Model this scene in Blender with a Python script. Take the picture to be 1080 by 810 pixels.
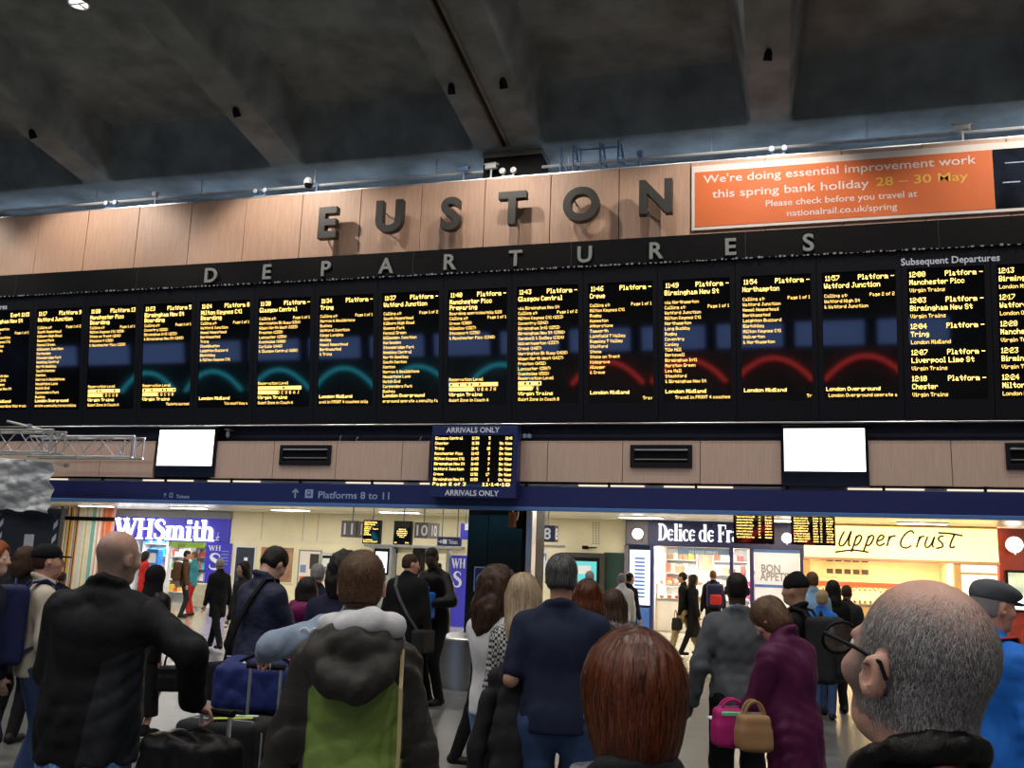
import bpy, bmesh, math, random
import numpy as np
from mathutils import Vector, Matrix
random.seed(7); RNG = np.random.default_rng(7)
SC = bpy.context.scene
COL = SC.collection
for o in list(bpy.data.objects): bpy.data.objects.remove(o)
rad = math.radians

# ------------------------------------------------------------------ camera
FPX, YAW, PITCH, ROLL = 1002.54, rad(-16.128), rad(10.74), rad(2.0688)
CAM = np.array([0.0, -15.636, 1.68])
_f = np.array([math.sin(YAW)*math.cos(PITCH), math.cos(YAW)*math.cos(PITCH), math.sin(PITCH)])
_r = np.array([math.cos(YAW), -math.sin(YAW), 0.0]); _u = np.cross(_r, _f)
CR = math.cos(ROLL)*_r + math.sin(ROLL)*_u
CU = -math.sin(ROLL)*_r + math.cos(ROLL)*_u
CF = _f
cd = bpy.data.cameras.new('camera'); cam = bpy.data.objects.new('camera', cd); COL.objects.link(cam)
cd.sensor_fit = 'HORIZONTAL'; cd.sensor_width = 36.0; cd.lens = FPX/1080*36.0
cd.clip_start = 0.05; cd.clip_end = 300
cam.matrix_world = Matrix(((CR[0], CU[0], -CF[0], CAM[0]), (CR[1], CU[1], -CF[1], CAM[1]), (CR[2], CU[2], -CF[2], CAM[2]), (0, 0, 0, 1)))
SC.camera = cam

# ------------------------------------------------------------------ world and exposure
w = bpy.data.worlds.new('dim_daylight'); SC.world = w; w.use_nodes = True
w.node_tree.nodes['Background'].inputs[0].default_value = (0.36, 0.48, 0.72, 1)
w.node_tree.nodes['Background'].inputs[1].default_value = 0.05
SC.view_settings.view_transform = 'Standard'; SC.view_settings.look = 'None'
SC.view_settings.exposure = 0.0; SC.view_settings.gamma = 1.0
SC.view_settings.use_curve_mapping = False

# ------------------------------------------------------------------ measuring helpers: photo pixel + a known plane -> world point
def ray(px, py): return CF + CR*(px-540)/FPX - CU*(py-405)/FPX
def P(px, py, Y=0.0):
    d = ray(px, py); return CAM + d*((Y-CAM[1])/d[1])
def G(px, py, Z=0.0):
    d = ray(px, py); return CAM + d*((Z-CAM[2])/d[2])
def PL(px, py, pt, n):
    d = ray(px, py); return CAM + d*(np.dot(np.array(pt)-CAM, n)/np.dot(d, n))
def PD(px, py, depth): return CAM + ray(px, py)*depth

# ------------------------------------------------------------------ materials
def mat(name, col, rough=0.6, metal=0.0, var=0.12, nscale=6.0, bump=0.0, bscale=60.0, emit=None, es=0.0, spec=0.5, sheen=0.0, stretch=None, coat=0.0):
    m = bpy.data.materials.new(name); m.use_nodes = True
    nt = m.node_tree; b = nt.nodes['Principled BSDF']; L = nt.links
    c = tuple(col)+(1,) if len(col) == 3 else col
    b.inputs['Roughness'].default_value = rough; b.inputs['Metallic'].default_value = metal
    b.inputs['Specular IOR Level'].default_value = spec
    if sheen: b.inputs['Sheen Weight'].default_value = sheen
    if coat: b.inputs['Coat Weight'].default_value = coat; b.inputs['Coat Roughness'].default_value = 0.1
    tc = nt.nodes.new('ShaderNodeTexCoord'); src = tc.outputs['Object']
    if stretch:
        mp = nt.nodes.new('ShaderNodeMapping'); mp.inputs['Scale'].default_value = stretch
        L.new(src, mp.inputs['Vector']); src = mp.outputs['Vector']
    n = nt.nodes.new('ShaderNodeTexNoise'); n.inputs['Scale'].default_value = nscale; n.inputs['Detail'].default_value = 4
    L.new(src, n.inputs['Vector'])
    r = nt.nodes.new('ShaderNodeValToRGB')
    r.color_ramp.elements[0].position = 0.3; r.color_ramp.elements[1].position = 0.7
    r.color_ramp.elements[0].color = tuple(max(0, x*(1-var)) for x in c[:3])+(1,)
    r.color_ramp.elements[1].color = tuple(min(1, x*(1+var)) for x in c[:3])+(1,)
    L.new(n.outputs['Fac'], r.inputs['Fac']); L.new(r.outputs['Color'], b.inputs['Base Color'])
    if bump:
        n2 = nt.nodes.new('ShaderNodeTexNoise'); n2.inputs['Scale'].default_value = bscale; n2.inputs['Detail'].default_value = 3
        L.new(src, n2.inputs['Vector'])
        bp = nt.nodes.new('ShaderNodeBump'); bp.inputs['Strength'].default_value = bump; bp.inputs['Distance'].default_value = 0.01
        L.new(n2.outputs['Fac'], bp.inputs['Height']); L.new(bp.outputs['Normal'], b.inputs['Normal'])
    if emit is not None:
        b.inputs['Emission Color'].default_value = tuple(emit)+(1,); b.inputs['Emission Strength'].default_value = es
    m['ramp'] = r.name
    return m
def glow(name, col, s, sample=False):
    m = mat(name, (0.02, 0.02, 0.02), 0.5, var=0, emit=col, es=s)
    if not sample: m.cycles.emission_sampling = 'NONE'
    return m
def two_tone(name, ca, cb, soft=0.002, rough=0.7, var=0.15, nscale=8, bump=0.2, bscale=80, stretch=None, rough_b=None, spec=0.4):
    """colour A where the mesh attribute 'zone' < 0, colour B where it is > 0"""
    m = mat(name, ca, rough, var=var, nscale=nscale, bump=bump, bscale=bscale, stretch=stretch, spec=spec)
    nt = m.node_tree; L = nt.links; b = nt.nodes['Principled BSDF']
    a = nt.nodes.new('ShaderNodeAttribute'); a.attribute_name = 'zone'
    mr = nt.nodes.new('ShaderNodeMapRange'); mr.inputs['From Min'].default_value = -soft; mr.inputs['From Max'].default_value = soft
    L.new(a.outputs['Fac'], mr.inputs['Value'])
    n = [x for x in nt.nodes if x.bl_idname == 'ShaderNodeTexNoise'][0]
    r2 = nt.nodes.new('ShaderNodeValToRGB'); r2.color_ramp.elements[0].position = 0.3; r2.color_ramp.elements[1].position = 0.7
    r2.color_ramp.elements[0].color = tuple(x*(1-var) for x in cb)+(1,); r2.color_ramp.elements[1].color = tuple(min(1, x*(1+var)) for x in cb)+(1,)
    L.new(n.outputs['Fac'], r2.inputs['Fac'])
    mx = nt.nodes.new('ShaderNodeMix'); mx.data_type = 'RGBA'
    L.new(mr.outputs['Result'], mx.inputs['Factor'])
    L.new(nt.nodes[m['ramp']].outputs['Color'], mx.inputs[6]); L.new(r2.outputs['Color'], mx.inputs[7])
    L.new(mx.outputs[2], b.inputs['Base Color'])
    if rough_b is not None:
        m2 = nt.nodes.new('ShaderNodeMapRange'); m2.inputs['To Min'].default_value = rough; m2.inputs['To Max'].default_value = rough_b
        L.new(mr.outputs['Result'], m2.inputs['Value']); L.new(m2.outputs['Result'], b.inputs['Roughness'])
    return m
def fiber(name, ca, cb, rough=0.45):
    """hair strands: per-strand random tone from the attribute 'tone'"""
    m = mat(name, ca, rough, var=0, spec=0.35)
    nt = m.node_tree; b = nt.nodes['Principled BSDF']
    a = nt.nodes.new('ShaderNodeAttribute'); a.attribute_name = 'tone'
    r = nt.nodes[m['ramp']]; r.color_ramp.elements[0].position = 0; r.color_ramp.elements[1].position = 1
    r.color_ramp.elements[0].color = tuple(ca)+(1,); r.color_ramp.elements[1].color = tuple(cb)+(1,)
    nt.links.new(a.outputs['Fac'], r.inputs['Fac'])
    return m

M = {}
M['wood'] = mat('beech_veneer', (0.53, 0.335, 0.24), 0.5, var=0.12, nscale=9, stretch=(9, 9, 0.35), bump=0.04, bscale=40)
M['wood2'] = mat('pale_beech_veneer', (0.60, 0.43, 0.355), 0.5, var=0.10, nscale=9, stretch=(9, 9, 0.35), bump=0.04, bscale=40)
M['concrete'] = mat('board_marked_concrete', (0.205, 0.24, 0.248), 0.85, var=0.32, nscale=1.6, bump=0.35, bscale=45)
M['concrete2'] = mat('joint_concrete', (0.19, 0.165, 0.14), 0.85, var=0.3, nscale=2.5, bump=0.35, bscale=45)
M['black'] = mat('black_metal', (0.004, 0.004, 0.005), 0.55, var=0.2, spec=0.12)
M['blackgloss'] = mat('black_gloss_panel', (0.006, 0.006, 0.008), 0.12, var=0.1)
M['screen'] = mat('black_screen_glass', (0.004, 0.004, 0.005), 0.04, var=0.0, spec=0.8)
M['housing'] = mat('dark_blue_black_housing', (0.005, 0.006, 0.011), 0.5, var=0.2, spec=0.25)
M['navy'] = mat('navy_fascia', (0.014, 0.022, 0.12), 0.35, var=0.06)
M['navytrim'] = mat('light_blue_trim', (0.08, 0.20, 0.50), 0.35, var=0.05)
M['bluewall'] = mat('dark_blue_wall', (0.014, 0.022, 0.05), 0.6, var=0.2)
M['steel'] = mat('brushed_steel', (0.55, 0.56, 0.58), 0.28, metal=1.0, var=0.08, stretch=(20, 20, 0.5), nscale=10)
M['alu'] = mat('aluminium', (0.62, 0.64, 0.67), 0.35, metal=0.9, var=0.08)
M['white'] = mat('white_plastic', (0.72, 0.74, 0.76), 0.4, var=0.04)
M['greyp'] = mat('grey_plastic', (0.25, 0.27, 0.30), 0.45, var=0.08)
M['bluegrey'] = mat('blue_grey_paint', (0.16, 0.27, 0.45), 0.45, var=0.1)
M['signgrey'] = mat('grey_letter_metal', (0.036, 0.033, 0.030), 0.45, metal=0.2, var=0.1)
M['palegrey'] = mat('pale_grey_letter', (0.24, 0.26, 0.255), 0.4, var=0.06)
M['orange'] = mat('orange_banner', (0.72, 0.15, 0.028), 0.6, var=0.04, nscale=2)
M['bannerwhite'] = mat('white_banner_print', (0.78, 0.70, 0.66), 0.6, var=0.03)
M['banneryellow'] = mat('yellow_banner_print', (0.85, 0.52, 0.06), 0.6, var=0.03)
M['signwhite'] = mat('white_sign_print', (0.72, 0.78, 0.90), 0.5, var=0.02)
M['signblue'] = mat('pale_blue_sign_print', (0.30, 0.42, 0.66), 0.5, var=0.02)
M['led'] = glow('amber_led', (1.0, 0.62, 0.15), 2.4)
M['ledhead'] = glow('amber_led_bright', (1.0, 0.66, 0.17), 3.2)
M['cream'] = mat('cream_wall', (0.78, 0.72, 0.52), 0.4, var=0.05, nscale=2)
M['ceil2'] = mat('cream_soffit', (0.72, 0.70, 0.60), 0.3, var=0.05, nscale=2)
M['tube'] = glow('fluorescent_tube', (1.0, 0.95, 0.86), 14.0, True)
M['lit'] = glow('white_lightbox', (1.0, 1.0, 1.0), 3.0, True)

# ------------------------------------------------------------------ objects
ORG = {}
def link(name, me, parent=None):
    o = bpy.data.objects.new(name, me); COL.objects.link(o)
    if parent is not None: o.parent = parent; ORG[o.name] = ORG.get(parent.name, (0, 0, 0))
    return o
def thing(name, label, cat, loc=(0, 0, 0), rotz=0.0, group=None):
    o = bpy.data.objects.new(name, None); COL.objects.link(o); o.empty_display_size = 0.1
    o.location = tuple(float(v) for v in loc); o.rotation_euler = (0, 0, rotz); o['label'] = label; o['category'] = cat
    if group: o['group'] = group
    ORG[o.name] = o.location[:]
    return o
def tag(o, label, cat, group=None):
    o['label'] = label; o['category'] = cat
    if group: o['group'] = group
    return o
def struct(o):
    o['kind'] = 'structure'; return o
def sroot(name):
    o = bpy.data.objects.new(name, None); COL.objects.link(o); o['kind'] = 'structure'; ORG[o.name] = (0, 0, 0); return o

class MB:
    def __init__(s): s.v = []; s.f = []
    def add(s, V, F):
        n = len(s.v); s.v += [tuple(map(float, q)) for q in V]; s.f += [tuple(n+i for i in f) for f in F]; return s
    def box(s, x0, x1, y0, y1, z0, z1, bev=0.0, R=None, c=None):
        x0, x1 = min(x0, x1), max(x0, x1); y0, y1 = min(y0, y1), max(y0, y1); z0, z1 = min(z0, z1), max(z0, z1)
        cen = np.array([(x0+x1)/2, (y0+y1)/2, (z0+z1)/2]); h = np.array([(x1-x0)/2, (y1-y0)/2, (z1-z0)/2])
        if bev <= 0:
            V = [(sx*h[0], sy*h[1], sz*h[2]) for sz in (-1, 1) for sy in (-1, 1) for sx in (-1, 1)]
            F = [(0, 2, 3, 1), (4, 5, 7, 6), (0, 1, 5, 4), (2, 6, 7, 3), (0, 4, 6, 2), (1, 3, 7, 5)]
        else:
            b = min(bev, h.min()*0.9); V = []; idx = {}
            for sx in (-1, 1):
                for sy in (-1, 1):
                    for sz in (-1, 1):
                        for a in range(3):
                            q = [sx*(h[0]-b), sy*(h[1]-b), sz*(h[2]-b)]; q[a] = (sx, sy, sz)[a]*h[a]
                            idx[(sx, sy, sz, a)] = len(V); V.append(tuple(q))
            F = []
            for a in range(3):
                o1, o2 = [k for k in range(3) if k != a]
                for sg in (-1, 1):
                    fc = []
                    for s1, s2 in ((-1, -1), (1, -1), (1, 1), (-1, 1)):
                        k = [0, 0, 0]; k[a] = sg; k[o1] = s1; k[o2] = s2; fc.append(idx[tuple(k)+(a,)])
                    F.append(tuple(fc))
                for s1 in (-1, 1):
                    for s2 in (-1, 1):
                        k0 = [0, 0, 0]; k1 = [0, 0, 0]; k0[a] = -1; k1[a] = 1
                        for k in (k0, k1): k[o1] = s1; k[o2] = s2
                        F.append((idx[tuple(k0)+(o1,)], idx[tuple(k1)+(o1,)], idx[tuple(k1)+(o2,)], idx[tuple(k0)+(o2,)]))
            for sx in (-1, 1):
                for sy in (-1, 1):
                    for sz in (-1, 1): F.append(tuple(idx[(sx, sy, sz, a)] for a in range(3)))
        V = np.array(V)
        if R is not None: V = V @ np.array(R).T
        V = V + (cen if c is None else np.array(c))
        return s.add(V, F)
    def tube(s, pts, r, n=8, cap=True):
        pts = [np.array(p, float) for p in pts]; rr = r if hasattr(r, '__len__') else [r]*len(pts)
        V = []; F = []; prev = None
        for i, p in enumerate(pts):
            t = pts[min(i+1, len(pts)-1)]-pts[max(i-1, 0)]; t = t/(np.linalg.norm(t)+1e-9)
            if prev is None:
                a = np.array([0, 0, 1.0]) if abs(t[2]) < 0.9 else np.array([1.0, 0, 0])
            else: a = prev
            u = a-t*np.dot(a, t); u /= (np.linalg.norm(u)+1e-9); prev = u; v = np.cross(t, u)
            for k in range(n):
                an = 2*math.pi*k/n; V.append(p+rr[i]*(math.cos(an)*u+math.sin(an)*v))
        for i in range(len(pts)-1):
            for k in range(n):
                F.append((i*n+k, i*n+(k+1) % n, (i+1)*n+(k+1) % n, (i+1)*n+k))
        if cap: F.append(tuple(range(n))[::-1]); F.append(tuple((len(pts)-1)*n+k for k in range(n)))
        return s.add(V, F)
    def lathe(s, c, prof, n=24, axis='z'):
        V = []; F = []
        for (r, h) in prof:
            for k in range(n):
                a = 2*math.pi*k/n; q = (r*math.cos(a), r*math.sin(a), h)
                if axis == 'y': q = (q[0], q[2], q[1])
                if axis == 'x': q = (q[2], q[0], q[1])
                V.append(np.array(c)+np.array(q))
        for i in range(len(prof)-1):
            for k in range(n): F.append((i*n+k, i*n+(k+1) % n, (i+1)*n+(k+1) % n, (i+1)*n+k))
        F.append(tuple(range(n))); F.append(tuple((len(prof)-1)*n+k for k in range(n)))
        return s.add(V, F)
    def quad(s, a, b, c, d): return s.add([a, b, c, d], [(0, 1, 2, 3)])
    def build(s, name, m, parent=None, smooth=False, local=False, org=None):
        V = np.array(s.v, float).reshape(-1, 3)
        top = org
        if parent is not None and not local: V = V-np.array(ORG.get(parent.name, (0, 0, 0)))
        if org is not None: V = V-np.array(org)
        me = bpy.data.meshes.new(name); me.from_pydata(V.tolist(), [], s.f)
        bm = bmesh.new(); bm.from_mesh(me); bmesh.ops.recalc_face_normals(bm, faces=bm.faces); bm.to_mesh(me); bm.free()
        if smooth:
            me.polygons.foreach_set('use_smooth', [True]*len(me.polygons))
            try: me.set_sharp_from_angle(angle=rad(42))
            except Exception: pass
        me.materials.append(M[m] if isinstance(m, str) else m)
        o = link(name, me, parent)
        if org is not None: o.location = tuple(map(float, org)); ORG[o.name] = tuple(map(float, org))
        return o
def B(*a, **k): return MB().box(*a, **k)

# ---- lettering: the built-in vector font turned into meshes
_TXT = []
def text(name, s, size, m, parent, origin, ux, uz, align='LEFT', ext=0.0, bold=0.0, xs=1.0, space=1.0, res=3, shear=0.0, fit=None):
    """queue a line of lettering: origin on a plane spanned by unit vectors ux (reading direction) and uz (up), world coords"""
    _TXT.append(dict(name=name, s=s, size=size, m=m, parent=parent, o=np.array(origin, float), ux=np.array(ux, float), uz=np.array(uz, float), align=align, ext=ext, bold=bold, xs=xs, space=space, res=res, shear=shear))
    if fit: _TXT[-1]['fit'] = fit
def flush_text():
    objs = []
    for t in _TXT:
        c = bpy.data.curves.new('t', 'FONT'); c.body = t['s']; c.size = t['size']; c.align_x = t['align']; c.extrude = t['ext']; c.offset = t['bold']
        c.space_character = t['space']; c.resolution_u = t['res']; c.shear = t['shear']
        if t['ext'] > 0.01: c.bevel_depth = 0.004
        o = bpy.data.objects.new('t', c); COL.objects.link(o); objs.append(o)
    bpy.context.view_layer.update(); dg = bpy.context.evaluated_depsgraph_get()
    groups = {}
    for t, o in zip(_TXT, objs):
        me = bpy.data.meshes.new_from_object(o.evaluated_get(dg)); n = len(me.vertices)
        co = np.empty(n*3); me.vertices.foreach_get('co', co); co = co.reshape(-1, 3)
        un = np.cross(t['ux'], t['uz'])
        if 'fit' in t:
            lo_, hi_ = co[:, 0].min(), co[:, 0].max(); t['xs'] = t['fit']/(hi_-lo_)
            co[:, 0] -= lo_ if t['align'] == 'LEFT' else 0.5*(lo_+hi_)
        Wd = t['o']+np.outer(co[:, 0]*t['xs'], t['ux'])+np.outer(co[:, 1], t['uz'])+np.outer(co[:, 2], un)
        F = [tuple(p.vertices) for p in me.polygons]; bpy.data.meshes.remove(me)
        key = (t['name'], t['parent'].name if t['parent'] else '', t['m'], t['s'], float(t['o'][2]))
        groups.setdefault(key, [t['parent'], MB()])[1].add(Wd, F)
    for o in objs: c = o.data; bpy.data.objects.remove(o); bpy.data.curves.remove(c)
    out = {}
    for (nm, pn, m, _, _), (par, mb) in groups.items(): out[(nm, pn)] = mb.build(nm, m, par)
    _TXT.clear(); return out

# ---- 5x7 dot-matrix font for the LED displays
_G = dict(zip("!&()+,-./0123456789:ABCDEFGHIJKLMNOPQRSTUVWXYZabcdefghijklmnopqrstuvwxyz",
 """00005F0000 3649562050 001C224100 0041221C00 08083E0808 0080703000 0808080808 0000606000 2010080402 3E5149453E 00427F4000 7249494946 2141494D33 1814127F10
 2745454539 3C4A494931 4121110907 3649494936 464949291E 0000140000 7C1211127C 7F49494936 3E41414122 7F4141413E 7F49494941 7F09090901 3E41415173 7F0808087F 00417F4100
 2040413F01 7F08142241 7F40404040 7F021C027F 7F0408107F 3E4141413E 7F09090906 3E4151215E 7F09192946 2649494932 03017F0103 3F4040403F 1F2040201F 3F4038403F 6314081463
 0304780403 6159494D43 2054547840 7F28444438 3844444428 384444287F 3854545418 00087E0902 18A4A49C78 7F08040478 00447D4000 2040403D00 7F10284400 00417F4000 7C04780478
 7C08040478 3844444438 FC18242418 18242418FC 7C08040408 4854545424 04043F4424 3C4040207C 1C2040201C 3C4030403C 4428102844 4C9090907C 4464544C44""".split()))
def glyph_cols(s, mono=False):
    cols = []
    for ch in s:
        if ch == ' ': cols += [0, 0, 0]; continue
        b = bytes.fromhex(_G.get(ch, '7F41414141')); b = list(b)
        if not mono:
            while b and b[0] == 0: b.pop(0)
            while b and b[-1] == 0: b.pop()
        cols += b+[0]
    return cols[:-1]
def led(mb, s, x, z, h, O, ux, uz, un, align='L', w=None, fat=0.98, mono=False):
    """write a line of dot-matrix text as quads; h = cap height, x/z = position of the baseline"""
    cols = glyph_cols(s, mono); px = h/7.0; pw = px*0.86 if w is None else w/len(cols)
    tot = pw*len(cols)
    if align == 'R': x = x-tot
    if align == 'C': x = x-tot/2
    V = []; F = []
    for i, c in enumerate(cols):
        k = 0
        while k < 8:
            if c >> k & 1:
                k2 = k
                while k2+1 < 8 and c >> (k2+1) & 1: k2 += 1
                x0 = x+i*pw; x1 = x0+pw*fat; z1 = z+(7-k)*px; z0 = z+(6-k2)*px
                n = len(V)
                for (a, b) in ((x0, z0), (x1, z0), (x1, z1), (x0, z1)): V.append(O+ux*a+uz*b+un*0.004)
                F.append((n, n+1, n+2, n+3)); k = k2+1
            else: k += 1
    mb.add(V, F)
# ================================================================== THE HALL
X = lambda px, py, Y=0: float(P(px, py, Y)[0])
Z = lambda px, py, Y=0: float(P(px, py, Y)[2])
XL, XR = -46.0, 11.0
ex = np.array([1.0, 0, 0]); ez = np.array([0, 0, 1.0])

# floor ------------------------------------------------------------
def floor_mat(name, ca, cb, rough):
    m = mat(name, ca, rough, var=0.0, nscale=3.0, bump=0.03, bscale=25)
    nt = m.node_tree; L = nt.links; b = nt.nodes['Principled BSDF']
    r = nt.nodes[m['ramp']]; r.color_ramp.elements[0].color = tuple(ca)+(1,); r.color_ramp.elements[1].color = tuple(cb)+(1,)
    n = [x for x in nt.nodes if x.bl_idname == 'ShaderNodeTexNoise'][0]; n.inputs['Detail'].default_value = 9; n.inputs['Roughness'].default_value = 0.75
    mr = nt.nodes.new('ShaderNodeMapRange'); mr.inputs['To Min'].default_value = rough*0.75; mr.inputs['To Max'].default_value = rough*1.5
    L.new(n.outputs['Fac'], mr.inputs['Value']); L.new(mr.outputs['Result'], b.inputs['Roughness'])
    return m
M['floor'] = floor_mat('polished_grey_granite', (0.035, 0.037, 0.037), (0.17, 0.175, 0.17), 0.27)
M['floor2'] = floor_mat('polished_cream_terrazzo', (0.30, 0.28, 0.22), (0.44, 0.41, 0.33), 0.16)
struct(B(XL, XR, -34, 0.6, -0.3, 0.0).build('floor', 'floor'))
struct(B(XL, XR, 0.6, 16, -0.3, 0.0).build('floor_rear', 'floor2'))

# ceiling: sloping ribs and coffers as one cast surface -------------------
RIBS = [-42.3, -38.1, -33.9, -29.7, -25.5, -21.3, -17.1, -12.93, -8.76, -4.5, -0.11, 4.1, 8.3]
RIBS = [r*1.0562 for r in RIBS]
def rib_half(i): return 0.63 if i == 9 else 0.32
def soffit(y): return 9.20+0.15*np.clip(-0.02-y, 0, 6.3)
def cofftop(y): return 10.17+0.10*np.clip(-0.5-y, 0, 6.3)
def ceiling_mesh():
    xs = [XL]
    for i, rx in enumerate(RIBS):
        h = rib_half(i)
        xs += list(np.linspace(rx-h-0.36, rx-h+0.04, 12))+list(np.linspace(rx-h+0.06, rx+h-0.06, 4))+list(np.linspace(rx+h-0.04, rx+h+0.36, 12))
        if i+1 < len(RIBS): xs += list(np.linspace(rx+h+0.46, RIBS[i+1]-rib_half(i+1)-0.46, 14))
    xs = np.array(sorted(xs+[XR])); ys = np.concatenate([np.linspace(2.5, 0.15, 6), np.linspace(0.1, -0.8, 22), np.linspace(-1.0, -34, 60)])
    XX, YY = np.meshgrid(xs, ys, indexing='ij')
    # distance inside the nearest coffer (rounded rectangle), positive inside
    dx = np.full_like(XX, -9.0)
    for i in range(len(RIBS)-1):
        a = RIBS[i]+rib_half(i); b = RIBS[i+1]-rib_half(i+1)
        dx = np.maximum(dx, np.minimum(XX-a, b-XX))
    dy = np.minimum(-0.02-YY, 9.0)
    dyy = np.minimum(dy*0.62, 3.0)
    r = 0.16
    inside = np.where((dx < r) & (dyy < r), r-np.hypot(np.clip(r-dx, 0, 9), np.clip(r-dyy, 0, 9)), np.minimum(dx, dyy))
    t = np.clip(inside/0.27, 0, 1); t = t*t*(3-2*t)*0.35+t*0.65
    zz = soffit(YY)*(1-t)+cofftop(YY)*t
    nx, ny = XX.shape
    V = np.stack([XX, YY, zz], -1).reshape(-1, 3)
    F = [(i*ny+j, (i+1)*ny+j, (i+1)*ny+j+1, i*ny+j+1) for i in range(nx-1) for j in range(ny-1)]
    n = len(V)                      # a slab on top, so the roof has thickness
    V = np.vstack([V, [(XL, 2.5, 12), (XR, 2.5, 12), (XR, -34, 12), (XL, -34, 12)]])
    F.append((n, n+1, n+2, n+3))
    mb = MB(); mb.v = V.tolist(); mb.f = F
    o = mb.build('ceiling', 'concrete', smooth=True)
    return struct(o)
CEIL = ceiling_mesh()
# the movement joint in the double rib: a recessed strip of packing between two concrete lips
jt = sroot('trim_1')
ys = np.linspace(-0.05, -7, 24)
for nm, off, wd, dz, m_ in (('joint_lip', -0.13, 0.05, 0.035, 'concrete2'), ('joint_lip', 0.02, 0.05, 0.03, 'concrete2'), ('joint_seal', -0.055, 0.06, 0.012, 'black')):
    mb = MB()
    for a, b in zip(ys[:-1], ys[1:]):
        za, zb = float(soffit(np.array(a)))-dz, float(soffit(np.array(b)))-dz; x0 = RIBS[9]+off-wd/2; x1 = x0+wd
        mb.add([(x0, a, za), (x1, a, za), (x1, b, zb), (x0, b, zb), (x0, a, za+.06), (x1, a, za+.06), (x1, b, zb+.06), (x0, b, zb+.06)],
               [(0, 1, 2, 3), (4, 7, 6, 5), (0, 4, 5, 1), (1, 5, 6, 2), (2, 6, 7, 3), (3, 7, 4, 0)])
    mb.build(nm, m_, jt)

# side and rear walls of the hall ------------------------------------------
struct(B(XL-0.3, XL, -34, 16, 0, 12).build('wall_left', 'concrete'))
struct(B(XR, XR+0.3, -34, 16, 0, 12).build('wall_right', 'concrete'))
wr = sroot('wall_rear')
B(XL, XR, -34.3, -34, 0, 4.6).build('wall_base', 'concrete', wr); B(XL, XR, -34.3, -34, 5.9, 12).build('wall_top', 'concrete', wr)
M['skyglass'] = glow('daylight_window', (0.25, 0.42, 1.0), 1.5, True)
for i in range(14):                       # glazing to the street, behind the photographer
    x0 = XL+0.2+i*3.85
    wn = sroot('window_%d' % (i+1))
    B(x0+0.3, x0+3.55, -34.2, -34.1, 4.65, 5.85).build('pane', 'skyglass', wn)
    mb = MB(); mb.box(x0, x0+0.3, -34.3, -34, 4.6, 5.9); mb.box(x0+3.55, x0+3.85, -34.3, -34, 4.6, 5.9); mb.build('mullion', 'black', wn)
# neon arches over the kiosks on the street side (behind the photographer; the displays mirror them)
M['neoncyan'] = glow('cyan_neon', (.05, .60, .80), 3.2, False); M['neonred'] = glow('red_neon', (1.0, .07, .06), 3.2, False)
for k, (xa_, m_) in enumerate([(-36.9, 0), (-32.4, 0), (-28.0, 0), (-23.9, 0), (-19.4, 0), (-14.6, 0), (-8.8, 1), (-4.6, 1), (-.4, 1), (3.95, 1)]):
    tt_ = thing('arch_light', '%s neon arch on the street wall behind the viewer, %s' % (('cyan', 'red')[m_], ('leftmost', 'second', 'third', 'fourth', 'fifth', 'rightmost of the cyan ones', 'leftmost of the red ones', 'second red', 'third red', 'rightmost')[k]), 'lamp', (xa_, -33.9, 2.4), group='neon arches')
    mb = MB(); mb.tube([(xa_+1.9*q_, -33.62, 4.1-1.15*q_*q_) for q_ in np.linspace(-1, 1, 15)], .11, 8); mb.build('neon_tube', ('neoncyan', 'neonred')[m_], tt_, True)
    mb = MB(); mb.tube([(xa_+1.9*q_, -33.78, 4.1-1.15*q_*q_) for q_ in np.linspace(-1, 1, 15)], .14, 6); mb.build('backing', 'black', tt_, True)
struct(B(XL, XR, 2.5, 2.8, 3.2, 12).build('wall_front', 'black'))

# upper beech fascia ---------------------------------------------------------
ZA, ZB = 8.593, 7.10
wu = sroot('wall_front_upper')
seams = [X(40, 255), X(147, 255)]
pw = (X(653, 215)-X(40, 255))/10.0; s0 = X(40, 255)
for k in range(-7, 18):
    x0 = s0+k*pw
    if x0 > XR-1: break
    B(x0+0.006, x0+pw-0.006, -0.03, 0.05, ZB, ZA, bev=0.004).build('panel', 'wood', wu)
B(XL, XR, 0.05, 0.12, ZB-0.1, ZA-0.02).build('backing', 'black', wu)
B(XL, XR, -0.035, 0.10, ZA, ZA+0.02).build('cap_rail', 'alu', wu)

# black band that carries DEPARTURES
YB = -0.42
zb1, zb0 = Z(540, 258.5, YB), Z(540, 285.5, YB)
wb = sroot('trim_2')
B(XL, XR, YB, 0.0, zb0, zb1, bev=0.01).build('band', 'black', wb)
mb = MB()                                   # a scuffed bright lower lip of the band
random.seed(3)
xx = X(0, 312, YB)-3
while xx < XR-1:
    l = random.uniform(0.01, 0.05); mb.box(xx, xx+l, YB-0.012, YB, zb0-0.005, zb0+random.uniform(0.004, 0.03)); xx += l+random.uniform(0.01, 0.10)
mb.build('bristle_seal', 'greyp', wb)
for k in range(-5, 9):
    B(s0+k*2.9-.004, s0+k*2.9+.004, YB-0.004, YB, zb0+.02, zb1-.01).build('joint', 'signgrey', wb)

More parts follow.
